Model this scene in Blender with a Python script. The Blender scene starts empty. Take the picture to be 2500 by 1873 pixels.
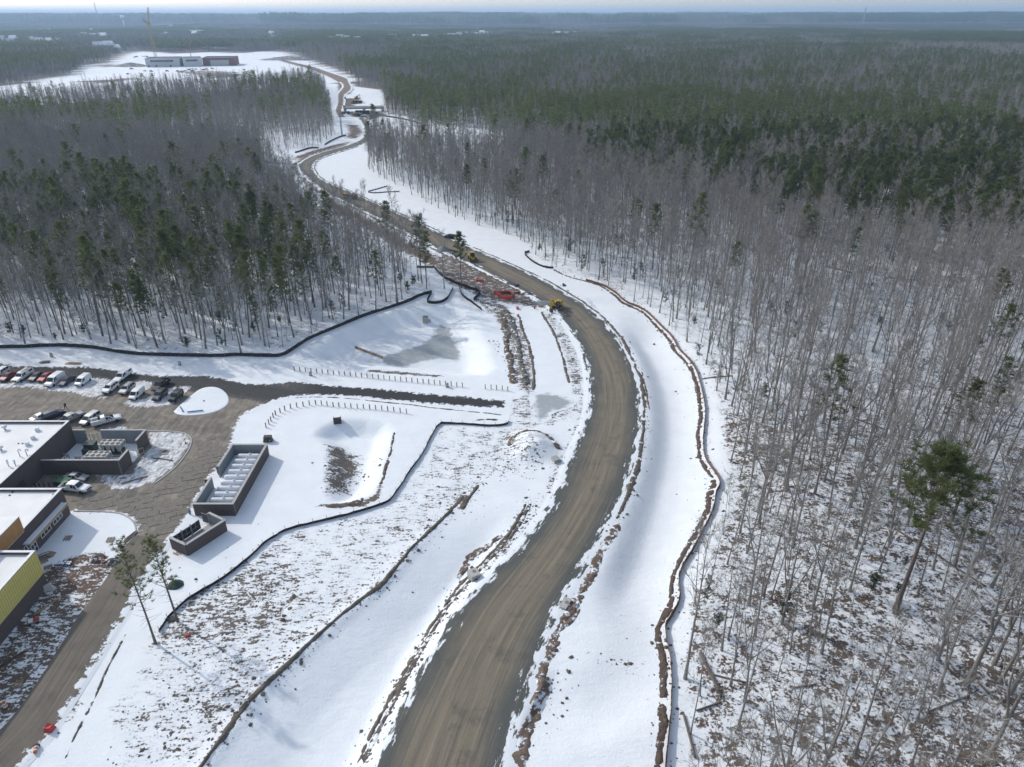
import bpy, math, random
import numpy as np
from mathutils import Matrix, Vector, noise as mnoise

# ------------------------------------------------------------------ camera, sky, sun, exposure
CAM_H, PITCH, FPX, CXP, CYP = 80.0, 27.4, 1735.0, 1250.0, 936.5      # metres, degrees, photo pixels (2500 x 1873)
SUN_DIR = (-0.84, 0.54)                                             # horizontal direction towards the sun
SUN_EL = 32.0
HAZE = 0.95e-4                                                      # extinction of the air per metre
scene = bpy.context.scene
col = scene.collection
cam_d = bpy.data.cameras.new('camera'); cam = bpy.data.objects.new('camera', cam_d); col.objects.link(cam)
cam.location = (0, 0, CAM_H); cam.rotation_euler = (math.radians(90 - PITCH), 0, 0)
cam_d.sensor_width = 36.0; cam_d.lens = 36.0 * FPX / 2500.0; cam_d.clip_start = 0.5; cam_d.clip_end = 80000
scene.camera = cam
world = bpy.data.worlds.new('World'); scene.world = world; world.use_nodes = True
wn = world.node_tree; wn.nodes.clear()
w_out = wn.nodes.new('ShaderNodeOutputWorld'); w_bg = wn.nodes.new('ShaderNodeBackground'); w_sky = wn.nodes.new('ShaderNodeTexSky')
w_sky.sky_type = 'NISHITA'; w_sky.sun_disc = False; w_sky.sun_elevation = math.radians(SUN_EL)
w_sky.sun_rotation = math.atan2(SUN_DIR[0], SUN_DIR[1]); w_sky.altitude = 100
w_sky.air_density = 1.0; w_sky.dust_density = 1.2; w_sky.ozone_density = 0.6
w_bg.inputs[1].default_value = 0.15
w_hs = wn.nodes.new('ShaderNodeHueSaturation'); w_hs.inputs['Saturation'].default_value = 0.70      # thin high cloud whitens the sky
wn.links.new(w_sky.outputs[0], w_hs.inputs['Color']); wn.links.new(w_hs.outputs[0], w_bg.inputs[0]); wn.links.new(w_bg.outputs[0], w_out.inputs[0])
sun_d = bpy.data.lights.new('sun', 'SUN'); sun_d.energy = 2.0; sun_d.angle = math.radians(1.0); sun_d.color = (1.0, 0.955, 0.88)
sun = bpy.data.objects.new('sun', sun_d); col.objects.link(sun)
_sh = math.hypot(*SUN_DIR); _ce = math.cos(math.radians(SUN_EL))
sun_vec = Vector((SUN_DIR[0] / _sh * _ce, SUN_DIR[1] / _sh * _ce, math.sin(math.radians(SUN_EL))))
sun.rotation_euler = sun_vec.to_track_quat('Z', 'Y').to_euler(); sun.location = (0, 0, 300)
vs = scene.view_settings; vs.view_transform = 'Standard'; vs.look = 'None'; vs.exposure = 0.46; vs.gamma = 1.0; vs.use_curve_mapping = False
cy = scene.cycles
cy.max_bounces = 5; cy.diffuse_bounces = 2; cy.glossy_bounces = 2; cy.transmission_bounces = 3; cy.volume_bounces = 1; cy.transparent_max_bounces = 6
cy.use_denoising = True; cy.use_adaptive_sampling = True; cy.adaptive_threshold = 0.015
try: cy.denoiser = 'OPENIMAGEDENOISE'
except Exception: pass
RNG = np.random.default_rng(7); random.seed(11)

# ------------------------------------------------------------------ pixels of the photograph to points on a level plane
_p = math.radians(PITCH); _cp, _sp = math.cos(_p), math.sin(_p)
def P(px, py, z=0.0):
    dx = (px - CXP) / FPX; dy = -(py - CYP) / FPX
    d = (dx, _cp + dy * _sp, -_sp + dy * _cp); t = (z - CAM_H) / d[2]
    return (d[0] * t, d[1] * t)
def zoom(x0, y0, s): return lambda pts, z=0.0: [P(x0 + a / s, y0 + b / s, z) for a, b in pts]
ZV = zoom(0, 0, .8848); ZA = zoom(0, 0, 2.4578); ZB = zoom(800, 0, 2.4578); ZD = zoom(600, 250, 3.013); ZE = zoom(0, 800, 3.403); ZF = zoom(0, 1000, 3.16)
ZG = zoom(0, 1300, 2.8914); ZH = zoom(550, 680, 2.4578); ZI = zoom(600, 1200, 2.461); ZJ = zoom(1100, 1200, 2.461)
ZK = zoom(1000, 600, 2.761); ZL = zoom(1700, 1200, 2.4625); ZM = zoom(1700, 600, 2.761); ZQ = zoom(0, 880, 6.703); ZR = zoom(200, 880, 6.703)
ZS = zoom(0, 1020, 5.53); ZT = zoom(400, 1060, 5.178); ZU = zoom(0, 1260, 5.522); ZW = zoom(1020, 580, 5.53); ZX = zoom(720, 200, 6.506); ZY = zoom(300, 60, 5.53)
ZP = zoom(0, 0, 1.0)
def in_view(x, y, z=0.0, m=60.0):
    """photo pixel coordinates of world points (arrays)"""
    yy = y * _cp - (z - CAM_H) * _sp; zz = y * _sp + (z - CAM_H) * _cp
    yy = np.maximum(yy, .1)
    return CXP + FPX * x / yy, CYP - FPX * zz / yy

# ------------------------------------------------------------------ helpers: meshes, objects, materials
class MB:
    def __init__(s): s.v = []; s.f = []; s.m = Matrix.Identity(4)
    def add(s, vs_, fs):
        b = len(s.v)
        s.v += [tuple(s.m @ Vector(p)) for p in vs_]; s.f += [tuple(b + i for i in f) for f in fs]; return s
    def box(s, c, d, rz=0.0, taper=(1, 1)):
        x, y, z = [k / 2 for k in d]; ca, sa = math.cos(rz), math.sin(rz); v = []
        for sz in (-1, 1):
            tx, ty = taper if sz > 0 else (1, 1)
            for a, b in ((-1, -1), (1, -1), (1, 1), (-1, 1)):
                lx, ly = a * x * tx, b * y * ty
                v.append((c[0] + lx * ca - ly * sa, c[1] + lx * sa + ly * ca, c[2] + sz * z))
        return s.add(v, [(3, 2, 1, 0), (4, 5, 6, 7), (0, 1, 5, 4), (1, 2, 6, 5), (2, 3, 7, 6), (3, 0, 4, 7)])
    def prism(s, poly, z0, z1):
        n = len(poly); v = [(a, b, z0) for a, b in poly] + [(a, b, z1) for a, b in poly]
        return s.add(v, [tuple(range(n - 1, -1, -1)), tuple(range(n, 2 * n))] + [(i, (i + 1) % n, n + (i + 1) % n, n + i) for i in range(n)])
    def side(s, poly, y0, y1):
        """a polygon in x,z extruded along y"""
        n = len(poly); v = [(a, y0, b) for a, b in poly] + [(a, y1, b) for a, b in poly]
        return s.add(v, [tuple(range(n)), tuple(range(2 * n - 1, n - 1, -1))] + [(i, n + i, n + (i + 1) % n, (i + 1) % n) for i in range(n)])
    def tube(s, path, rad, n=6, caps=True):
        path = [Vector(p) for p in path]; k = len(path)
        if not hasattr(rad, '__len__'): rad = [rad] * k
        v = []; f = []; ref = None
        for i, p in enumerate(path):
            t = (path[min(i + 1, k - 1)] - path[max(i - 1, 0)]).normalized()
            if ref is None: ref = Vector((1, 0, 0)) if abs(t.x) < .8 else Vector((0, 1, 0))
            a = (ref - t * ref.dot(t)).normalized(); ref = a; b = t.cross(a)
            for j in range(n):
                w = 2 * math.pi * j / n; v.append(p + (a * math.cos(w) + b * math.sin(w)) * rad[i])
        for i in range(k - 1):
            for j in range(n):
                f.append((i * n + j, i * n + (j + 1) % n, (i + 1) * n + (j + 1) % n, (i + 1) * n + j))
        if caps: f += [tuple(range(n - 1, -1, -1)), tuple(range((k - 1) * n, k * n))]
        return s.add(v, f)
    def lathe(s, prof, c=(0, 0, 0), n=10, axis='Z'):
        v = []; f = []
        for r, z in prof:
            for j in range(n):
                w = 2 * math.pi * j / n; a, b = r * math.cos(w), r * math.sin(w)
                q = (a, b, z) if axis == 'Z' else ((z, a, b) if axis == 'X' else (a, z, b))
                v.append((c[0] + q[0], c[1] + q[1], c[2] + q[2]))
        k = len(prof)
        for i in range(k - 1):
            for j in range(n): f.append((i * n + j, i * n + (j + 1) % n, (i + 1) * n + (j + 1) % n, (i + 1) * n + j))
        f += [tuple(range(n - 1, -1, -1)), tuple(range((k - 1) * n, k * n))]
        return s.add(v, f)
    def loft(s, rings, caps=True):
        n = len(rings[0]); v = [p for r in rings for p in r]; f = []
        for i in range(len(rings) - 1):
            for j in range(n): f.append((i * n + j, i * n + (j + 1) % n, (i + 1) * n + (j + 1) % n, (i + 1) * n + j))
        if caps: f += [tuple(range(n - 1, -1, -1)), tuple(range((len(rings) - 1) * n, len(rings) * n))]
        return s.add(v, f)
    def quad(s, a, b, c, d): return s.add([a, b, c, d], [(0, 1, 2, 3)])
    def build(s, name, mat, parent=None, smooth=False):
        return mobj(name, s.v, s.f, mat, parent, smooth)
def mobj(name, v, f, mat, parent=None, smooth=False):
    me = bpy.data.meshes.new(name); me.from_pydata([tuple(p) for p in v], [], f); me.update()
    if mat is not None: me.materials.append(mat)
    if smooth: me.polygons.foreach_set('use_smooth', [True] * len(me.polygons))
    o = bpy.data.objects.new(name, me); col.objects.link(o)
    if parent is not None: o.parent = parent
    return o
def np_mesh(name, v, f, mat, smooth=True, attrs=None, uv=None):
    """fast mesh from arrays; f is (n,3) or (n,4)"""
    me = bpy.data.meshes.new(name); v = np.asarray(v, np.float32); f = np.asarray(f, np.int32); k = f.shape[1]
    me.vertices.add(len(v)); me.vertices.foreach_set('co', v.ravel())
    me.loops.add(f.size); me.loops.foreach_set('vertex_index', f.ravel())
    me.polygons.add(len(f)); me.polygons.foreach_set('loop_start', np.arange(0, f.size, k, dtype=np.int32)); me.polygons.foreach_set('loop_total', np.full(len(f), k, np.int32))
    if smooth: me.polygons.foreach_set('use_smooth', np.ones(len(f), bool))
    for nm, a in (attrs or {}).items():
        at = me.attributes.new(nm, 'FLOAT', 'POINT'); at.data.foreach_set('value', np.asarray(a, np.float32))
    if uv is not None:
        l = me.uv_layers.new(name='UVMap'); l.data.foreach_set('uv', np.asarray(uv, np.float32)[f.ravel()].ravel())
    me.update(calc_edges=True); me.validate()
    if mat is not None: me.materials.append(mat)
    return me
def link(name, me, parent=None):
    o = bpy.data.objects.new(name, me); col.objects.link(o)
    if parent is not None: o.parent = parent
    return o
def tag(o, label=None, cat=None, group=None, kind=None):
    if label: o['label'] = label
    if cat: o['category'] = cat
    if group: o['group'] = group
    if kind: o['kind'] = kind
    return o
def empty(name, loc=(0, 0, 0), rz=0.0, label=None, cat=None, group=None):
    o = bpy.data.objects.new(name, None); col.objects.link(o); o.location = loc; o.rotation_euler = (0, 0, rz); o.empty_display_size = .3
    return tag(o, label, cat, group)
def kids(o): return [c for c in col.objects if c.parent is o]
def copy_tree(o, loc=None, rz=None, label=None, group=None, sc=None, kidmap={}):
    def rec(a, par):
        c = a.copy(); col.objects.link(c); c.parent = par
        for ch in a.children: rec(ch, c)
        return c
    c = rec(o, None)
    if loc is not None: c.location = loc
    if rz is not None: c.rotation_euler = (0, 0, rz)
    if sc is not None: c.scale = (sc, sc, sc)
    if label: c['label'] = label
    if group: c['group'] = group
    return c

class NT:
    """a short hand for node trees"""
    def __init__(s, name):
        s.mat = bpy.data.materials.new(name); s.mat.use_nodes = True; s.t = s.mat.node_tree; s.t.nodes.clear()
        s.out = s.t.nodes.new('ShaderNodeOutputMaterial'); s.b = s.t.nodes.new('ShaderNodeBsdfPrincipled'); s.t.links.new(s.b.outputs[0], s.out.inputs[0])
        s.b.inputs['Specular IOR Level'].default_value = 0.25
    def n(s, typ, **kw):
        x = s.t.nodes.new('ShaderNode' + typ)
        for k, v in kw.items(): setattr(x, k, v)
        return x
    def set(s, sock, v):
        if hasattr(v, 'is_output') or isinstance(v, bpy.types.NodeSocket): s.t.links.new(v, sock)
        else: sock.default_value = v
    def pos(s): return s.n('NewGeometry').outputs['Position']
    def obj(s): return s.n('TexCoord').outputs['Object']
    def uv(s): return s.n('UVMap').outputs[0]
    def attr(s, nm): return s.n('Attribute', attribute_name=nm).outputs['Fac']
    def map(s, vec, sc=(1, 1, 1), rot=(0, 0, 0)):
        m = s.n('Mapping'); s.set(m.inputs[0], vec); m.inputs['Scale'].default_value = sc; m.inputs['Rotation'].default_value = rot; return m.outputs[0]
    def noise(s, vec, scale=1.0, detail=4.0, rough=.55, dist=0.0):
        x = s.n('TexNoise'); s.set(x.inputs['Vector'], vec); x.inputs['Scale'].default_value = scale; x.inputs['Detail'].default_value = detail
        x.inputs['Roughness'].default_value = rough; x.inputs['Distortion'].default_value = dist; return x.outputs[0]
    def math(s, op, a, b=None, c=None, clamp=False):
        x = s.n('Math', operation=op, use_clamp=clamp); s.set(x.inputs[0], a)
        if b is not None: s.set(x.inputs[1], b)
        if c is not None: s.set(x.inputs[2], c)
        return x.outputs[0]
    def rng(s, v, a, b, c=0.0, d=1.0, smooth=False):
        x = s.n('MapRange'); x.clamp = True
        if smooth: x.interpolation_type = 'SMOOTHSTEP'
        s.set(x.inputs[0], v); x.inputs[1].default_value = a; x.inputs[2].default_value = b; x.inputs[3].default_value = c; x.inputs[4].default_value = d; return x.outputs[0]
    def mix(s, f, a, b, blend='MIX'):
        x = s.n('Mix', data_type='RGBA', blend_type=blend); s.set(x.inputs[0], f)
        for sock, v in ((x.inputs[6], a), (x.inputs[7], b)):
            s.set(sock, v if not isinstance(v, tuple) else (v[0], v[1], v[2], 1.0))
        return x.outputs[2]
    def bump(s, h, dist=.1, strength=1.0, normal=None):
        x = s.n('Bump'); x.inputs['Distance'].default_value = dist; x.inputs['Strength'].default_value = strength; s.set(x.inputs['Height'], h)
        if normal is not None: s.set(x.inputs['Normal'], normal)
        return x.outputs[0]
    def fin(s, color, rough=.8, normal=None, metal=0.0):
        s.set(s.b.inputs['Base Color'], color if not isinstance(color, tuple) else (*color[:3], 1.0)); s.set(s.b.inputs['Roughness'], rough); s.b.inputs['Metallic'].default_value = metal
        if normal is not None: s.set(s.b.inputs['Normal'], normal)
        return s.mat
def pmat(name, c1, c2=None, scale=4.0, rough=.7, metal=0.0, bump=0.0, bscale=None, spec=None, detail=4.0, coat=0.0):
    """plain procedural surface: two tones mixed by noise, with a little relief"""
    q = NT(name); o = q.obj(); c2 = c2 or tuple(k * .8 for k in c1)
    nz = q.noise(o, scale, detail); cc = q.mix(q.rng(nz, .32, .68), c1, c2)
    nm = q.bump(q.noise(o, bscale or scale * 4, 3), bump, .6) if bump else None
    if spec is not None: q.b.inputs['Specular IOR Level'].default_value = spec
    if coat: q.b.inputs['Coat Weight'].default_value = coat; q.b.inputs['Coat Roughness'].default_value = .08
    return q.fin(cc, rough, nm, metal)
def glass_mat(name, c=(.02, .025, .03), rough=.06):
    q = NT(name); q.b.inputs['Specular IOR Level'].default_value = .6
    return q.fin(q.mix(q.rng(q.noise(q.obj(), 1.2), .3, .7), c, tuple(k * 1.6 for k in c)), rough)
SNOW_A, SNOW_B = (.80, .83, .85), (.74, .775, .80)
def snow_color(q, pos):
    return q.mix(q.rng(q.noise(pos, .22, 5), .35, .7), SNOW_A, SNOW_B)
def snow_mat(name='snow'):
    q = NT(name); p = q.pos(); h = q.math('ADD', q.noise(p, .8, 4), q.math('MULTIPLY', q.noise(p, 4.5, 3), .25))
    return q.fin(snow_color(q, p), .6, q.bump(h, .18, .5))

# polygons: signed distance (negative inside), polylines: distance and place along
def seg_dist(x, y, pts, closed):
    best = np.full(x.shape, 1e9); n = len(pts); x = x.astype(np.float64)
    for i in range(n if closed else n - 1):
        ax, ay = pts[i]; bx, by = pts[(i + 1) % n]; ex, ey = bx - ax, by - ay; L = ex * ex + ey * ey + 1e-12
        t = np.clip(((x - ax) * ex + (y - ay) * ey) / L, 0, 1)
        best = np.minimum(best, (x - ax - t * ex) ** 2 + (y - ay - t * ey) ** 2)
    return np.sqrt(best)
def inside(x, y, pts):
    r = np.zeros(x.shape, bool); n = len(pts)
    for i in range(n):
        ax, ay = pts[i]; bx, by = pts[(i + 1) % n]
        if ay == by: continue
        c = (ay > y) != (by > y)
        r ^= c & (x < (bx - ax) * (y - ay) / (by - ay) + ax)
    return r
def sdist(x, y, pts, far=60.0):
    """signed distance, exact only within `far` of the outline's box"""
    x = np.asarray(x, float); y = np.asarray(y, float); out = np.full(x.shape, far)
    a = np.array(pts); m = (x > a[:, 0].min() - far) & (x < a[:, 0].max() + far) & (y > a[:, 1].min() - far) & (y < a[:, 1].max() + far)
    if m.any():
        d = seg_dist(x[m], y[m], pts, True); d[inside(x[m], y[m], pts)] *= -1; out[m] = np.minimum(d, far)
    return out
def side_dist(x, y, pts, far=40.0):
    """distance to an open line, signed: positive on its right-hand side going along it"""
    x = np.asarray(x, float); y = np.asarray(y, float); best = np.full(x.shape, far * far * 1.0); sg = np.ones(x.shape)
    for i in range(len(pts) - 1):
        ax, ay = pts[i]; bx, by = pts[i + 1]; ex, ey = bx - ax, by - ay; L = ex * ex + ey * ey + 1e-12
        t = np.clip(((x - ax) * ex + (y - ay) * ey) / L, 0, 1); d = (x - ax - t * ex) ** 2 + (y - ay - t * ey) ** 2
        m = d < best; best = np.where(m, d, best); sg = np.where(m, np.where((x - ax) * ey - (y - ay) * ex > 0, 1.0, -1.0), sg)
    return np.sqrt(best) * sg
def sstep(v, a, b):
    t = np.clip((v - a) / (b - a), 0, 1); return t * t * (3 - 2 * t)
def smooth_line(pts, step=2.0, it=2):
    a = np.array(pts, float)
    for _ in range(it):
        q = [a[0]]
        for i in range(len(a) - 1): q += [a[i] * .75 + a[i + 1] * .25, a[i] * .25 + a[i + 1] * .75]
        q.append(a[-1]); a = np.array(q)
    d = np.r_[0, np.cumsum(np.hypot(*np.diff(a, axis=0).T))]; n = max(2, int(d[-1] / step) + 1); s = np.linspace(0, d[-1], n)
    return np.c_[np.interp(s, d, a[:, 0]), np.interp(s, d, a[:, 1])]
_PERM = np.random.default_rng(3).permutation(256); _PERM = np.r_[_PERM, _PERM]; _GR = np.random.default_rng(5).uniform(-1, 1, 256)
def vnoise(x, y):
    """value noise, about -1..1"""
    x = np.asarray(x, float); y = np.asarray(y, float); xi = np.floor(x).astype(int); yi = np.floor(y).astype(int); fx = x - xi; fy = y - yi
    fx = fx * fx * (3 - 2 * fx); fy = fy * fy * (3 - 2 * fy)
    def g(i, j): return _GR[_PERM[(_PERM[i & 255] + j) & 255]]
    return (g(xi, yi) * (1 - fx) + g(xi + 1, yi) * fx) * (1 - fy) + (g(xi, yi + 1) * (1 - fx) + g(xi + 1, yi + 1) * fx) * fy
def fbm(x, y, o=4):
    s = 0; a = 1.0; t = 0
    for k in range(o): s = s + a * vnoise(x * 2 ** k + 17 * k, y * 2 ** k + 31 * k); t += a; a *= .5
    return s / t
# ------------------------------------------------------------------ the lie of the land
ROAD_L = ZP([(909, 1873), (941, 1801), (978, 1728), (1010, 1667), (1047, 1606), (1075, 1549), (1104, 1509), (1128, 1476), (1161, 1440), (1201, 1395), (1250, 1358), (1283, 1318), (1300, 1297), (1366, 1200), (1384, 1125),
             (1409, 1082), (1431, 1027), (1440, 984), (1436, 950), (1438, 919), (1427, 875), (1409, 832), (1391, 803), (1366, 770), (1337, 745), (1290, 720), (1254, 698), (1196, 669), (1145, 642), (1098, 622), (1031, 590), (975, 560),
             (932, 537), (882, 512), (832, 488), (792, 467), (766, 449), (743, 429), (729, 413), (726, 403), (739, 393), (766, 379), (799, 369), (839, 358), (875, 346), (892, 333), (895, 320), (885, 300), (869, 283)])
ROAD_R = ZP([(1234, 1873), (1252, 1800), (1270, 1729), (1313, 1607), (1360, 1500), (1393, 1432), (1435, 1365), (1478, 1290), (1510, 1230), (1532, 1179), (1551, 1118), (1561, 1053), (1565, 991), (1561, 951), (1547, 904), (1525, 853), (1500, 814),
             (1467, 777), (1427, 745), (1380, 716), (1326, 683), (1275, 660), (1225, 638), (1174, 616), (1111, 587), (1031, 549), (965, 519), (899, 489), (849, 466), (806, 449), (779, 436), (766, 419), (763, 403), (776, 389), (799, 380), (832, 370),
             (875, 357), (905, 343), (908, 326), (902, 306), (889, 287)])
def resample(a, n):
    a = np.array(a); d = np.r_[0, np.cumsum(np.hypot(*np.diff(a, axis=0).T))]; s = np.linspace(0, d[-1], n); return np.c_[np.interp(s, d, a[:, 0]), np.interp(s, d, a[:, 1])]
def ext(a, back, fwd=0.0):
    a = np.array(a, float)
    if back: e = a[0] - a[1]; a = np.vstack([a[0] + e / np.hypot(*e) * back, a])
    if fwd: e = a[-1] - a[-2]; a = np.vstack([a, a[-1] + e / np.hypot(*e) * fwd])
    return a
ROAD_C0 = [(a[0] * .5 + b[0] * .5, a[1] * .5 + b[1] * .5) for a, b in zip(resample(ROAD_L, 46), resample(ROAD_R, 46))]
ROAD_LS = smooth_line(ext(ROAD_L, 50), 1.5); ROAD_RS = smooth_line(ext(ROAD_R, 50), 1.5)
# pair the two edges: for every point of a middle line take the nearest place on either edge
def road_pairs(n=420):
    mid = smooth_line(np.array([(a + b) / 2 for a, b in zip(resample(ROAD_LS, 60), resample(ROAD_RS, 60))]), 1.0, 3)
    for _ in range(3):
        q = []
        for m in mid:
            a = ROAD_LS[np.argmin(np.hypot(*(ROAD_LS - m).T))]; b = ROAD_RS[np.argmin(np.hypot(*(ROAD_RS - m).T))]; q.append((a + b) / 2)
        q = np.array(q); k = np.ones(9) / 9; q = np.c_[np.convolve(np.pad(q[:, 0], 4, 'edge'), k, 'valid'), np.convolve(np.pad(q[:, 1], 4, 'edge'), k, 'valid')]; mid = resample(q, n)
    t = np.gradient(mid, axis=0); t /= np.hypot(*t.T)[:, None]; nr = np.c_[t[:, 1], -t[:, 0]]
    wl = np.array([np.min(np.hypot(*(ROAD_LS - m).T)) for m in mid]); wr = np.array([np.min(np.hypot(*(ROAD_RS - m).T)) for m in mid])
    k = np.ones(7) / 7; wl = np.convolve(np.pad(wl, 3, 'edge'), k, 'valid'); wr = np.convolve(np.pad(wr, 3, 'edge'), k, 'valid')
    return mid, nr, wl, wr
R_MID, R_NR, R_WL, R_WR = road_pairs()

POND1 = ZH([(470, 450), (560, 370), (660, 310), (800, 245), (1000, 190), (1200, 168), (1390, 168), (1470, 200), (1540, 300), (1600, 420), (1640, 540), (1560, 590), (1350, 590), (1150, 560), (900, 535), (650, 510), (500, 490)])
ICE1 = ZH([(940, 470), (1050, 440), (1180, 400), (1260, 345), (1250, 300), (1300, 285), (1340, 300), (1375, 380), (1415, 475), (1380, 488), (1300, 480), (1230, 482), (1150, 512), (1050, 527), (960, 515)], -3.3)
POND2 = ZH([(500, 950), (560, 885), (680, 838), (860, 832), (980, 856), (1018, 900), (1005, 990), (965, 1110), (935, 1230), (895, 1290), (800, 1340), (690, 1365), (610, 1350), (590, 1260), (605, 1120), (590, 1010), (540, 970)])
SWALE = ZK([(1290, 450), (1350, 520), (1480, 640), (1560, 800), (1600, 950), (1620, 1110), (1600, 1330), (1560, 1500), (1505, 1657)]) + ZJ([(1030, 180), (960, 360), (870, 560), (790, 720), (720, 830), (650, 1000)])
RIDGE_L = ext(ZG([(1250, 1900)]) + ZI([(0, 1290), (60, 1220), (180, 1100), (300, 990), (420, 880), (540, 780), (640, 690), (740, 620), (830, 550), (900, 460), (1000, 340), (1100, 240), (1230, 120), (1340, 0)]) + ZH([(1400, 1405), (1470, 1310), (1540, 1215)]), 30)
MOUND = ZH([(1690, 1000), (1715, 935), (1790, 905), (1880, 905), (1960, 935), (2010, 1000), (1990, 1070), (1900, 1100), (1800, 1110), (1720, 1070)])
BERM_R = ZK([(960, 150), (1060, 200), (1180, 235), (1300, 270), (1380, 320), (1430, 370), (1560, 420), (1610, 460), (1680, 530), (1760, 600), (1800, 680), (1860, 740), (1920, 820), (1950, 920), (1970, 1010), (1985, 1100), (1975, 1200), (1965, 1300), (1975, 1400), (2020, 1480), (2070, 1560), (2082, 1610)]) + \
    ZJ([(1580, 0), (1570, 100), (1500, 230), (1420, 370), (1360, 460), (1355, 550), (1370, 620), (1310, 740), (1270, 790), (1285, 900), (1305, 1000), (1310, 1150), (1305, 1300), (1290, 1450), (1270, 1657)])
BERM_R = ext(BERM_R, 0, 35)
LOT = ZP([(-90, 880), (0, 887), (41, 894), (147, 895), (220, 895), (264, 901), (323, 909), (382, 917), (435, 917), (500, 917), (558, 926), (600, 936), (650, 938), (721, 931), (794, 940), (916, 948), (1038, 961), (1160, 971), (1237, 979), (1230, 997), (1120, 991), (1038, 985),
          (916, 973), (810, 965), (753, 965), (690, 971), (625, 994), (592, 1015), (577, 1040), (566, 1080), (535, 1139), (506, 1171), (471, 1228), (462, 1253), (443, 1278), (415, 1310), (405, 1335), (392, 1360), (290, 1352), (305, 1330), (332, 1304), (335, 1285), (323, 1266), (285, 1253),
          (177, 1250), (120, 1250), (60, 1250), (-90, 1250)])
TRACK_L = ZG([(960, 20), (900, 130), (790, 330), (610, 560), (490, 760), (340, 1000), (210, 1200), (60, 1390), (-90, 1530)]); TRACK_R = ZG([(1190, 60), (1070, 230), (940, 430), (885, 575), (720, 840), (620, 1000), (500, 1190), (410, 1340), (300, 1490), (150, 1640), (40, 1760)])

def h_site(x, y):
    z = np.zeros_like(x)
    d = sdist(x, y, POND1); z -= 3.3 * sstep(-d, 0.0, 9.0)
    d = sdist(x, y, POND2); z -= 2.2 * sstep(-d, 0.0, 5.5)
    s = smooth_line(SWALE, 2.0, 3); kk = np.ones(13) / 13; s = np.c_[np.convolve(np.pad(s[:, 0], 6, 'edge'), kk, 'valid'), np.convolve(np.pad(s[:, 1], 6, 'edge'), kk, 'valid')]; d = side_dist(x, y, [tuple(p) for p in s[::-1]], 30)   # going towards the camera the swale lies on the left
    a = seg_dist(x, y, [tuple(s[0])], True) if False else None
    e0 = np.hypot(x - s[0][0], y - s[0][1]); e1 = np.hypot(x - s[-1][0], y - s[-1][1]); w = sstep(e0, 3, 22) * sstep(e1, 3, 20)
    z += np.where(d > -2, -2.0 * sstep(d, -.6, 5.4) * (1 - sstep(d, 6.0, 18.0)) * w, 0)
    s = smooth_line(RIDGE_L, 3.0); d = side_dist(x, y, [tuple(p) for p in s[::2]], 40)
    e1 = np.hypot(x - s[-1][0], y - s[-1][1]); w = sstep(e1, 2, 30) * sstep(e1 - np.abs(d), .2, 7.0)
    dl = seg_dist(x, y, [tuple(p) for p in R_MID[::6]], False) - 6.5
    prof = np.interp(d, [-3, -1.2, 0, .6, 1.6, 8.5, 11, 40], [0, .1, .3, .2, -.25, -1.75, -1.95, -1.95]) * np.where(d > 0, sstep(dl, 0.2, 6.0), 1.0)
    z += np.where((d > -3) & (d < 39) & (side_dist(x, y, [tuple(p) for p in R_MID[::4]], 60.) < 0), prof * w, 0)
    d = sdist(x, y, MOUND); z += 1.7 * sstep(-d, -1.0, 4.5) * (1 + .35 * fbm(x * .35, y * .35))
    return z
def hgt(x, y):
    x = np.asarray(x, float); y = np.asarray(y, float); z = np.zeros(x.shape); m = (np.abs(x) < 260) & (y > -60) & (y < 420)
    if m.any(): z[m] = h_site(x[m], y[m])
    r = np.hypot(x, y); f = sstep(r, 900, 3200)
    z = z + f * (20 * fbm(x / 1500. + 3.1, y / 1500. + 8.2, 3) + 6 * fbm(x / 420., y / 420., 2)) + sstep(r, 5000, 14000) * (16 + 34 * fbm(x / 5200. + .7, y / 5200., 3))
    return z
def hz(x, y): return float(hgt(np.array([x]), np.array([y]))[0])

# what covers the ground: (outline, snow cover 0..1, soil 0 grey .. 1 red clay, soft edge in metres)
FIELD = ZH([(1280, 875), (1690, 890), (1760, 860), (1960, 1010), (1900, 1150), (1540, 1215), (1400, 1400), (1300, 1475)]) + ZI([(1230, 120), (1100, 240), (1000, 340), (900, 460), (830, 550), (740, 620), (640, 690), (540, 780), (300, 990), (60, 1220)]) + \
    ZG([(1450, 1657), (900, 1700), (700, 1300), (950, 1000), (1080, 800), (1120, 700), (1300, 490), (1600, 310), (1880, 60)]) + ZI([(150, 285), (300, 215), (560, 155), (800, 85), (920, 0)]) + ZH([(1010, 1300), (1110, 1150), (1220, 980)])
FIELD2 = ZG([(1120, 690), (1300, 490), (1600, 320), (1900, 200), (2024, 330), (1900, 700), (1500, 760), (1100, 800)])
ROUGH_BL = ZG([(300, 300), (480, 180), (700, 130), (860, 190), (800, 330), (610, 570), (480, 770), (330, 1010), (200, 1200), (60, 1400), (-90, 1550), (-90, 900), (200, 500)])
BANKS = ZG([(420, 1250), (480, 1180), (600, 1200), (470, 1330), (400, 1420), (300, 1540), (180, 1657), (60, 1800), (-40, 1700), (200, 1500)])
WORKS = ZW([(200, 300), (420, 200), (640, 330), (900, 420), (1200, 560), (1420, 700), (1800, 880), (1780, 960), (1550, 940), (1350, 900), (1150, 880), (1000, 860), (820, 800), (640, 700), (430, 620), (250, 450)])
WORKS2 = ZH([(1480, 120), (1600, 110), (1700, 170), (1790, 300), (1850, 500), (1860, 700), (1760, 670), (1720, 560), (1690, 330), (1600, 220)])
SHOULDER = ZK([(880, 430), (960, 460), (1060, 590), (1120, 700), (1190, 880), (1180, 1010), (1100, 1000), (1080, 900), (1040, 740), (990, 600), (930, 500)])
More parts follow.
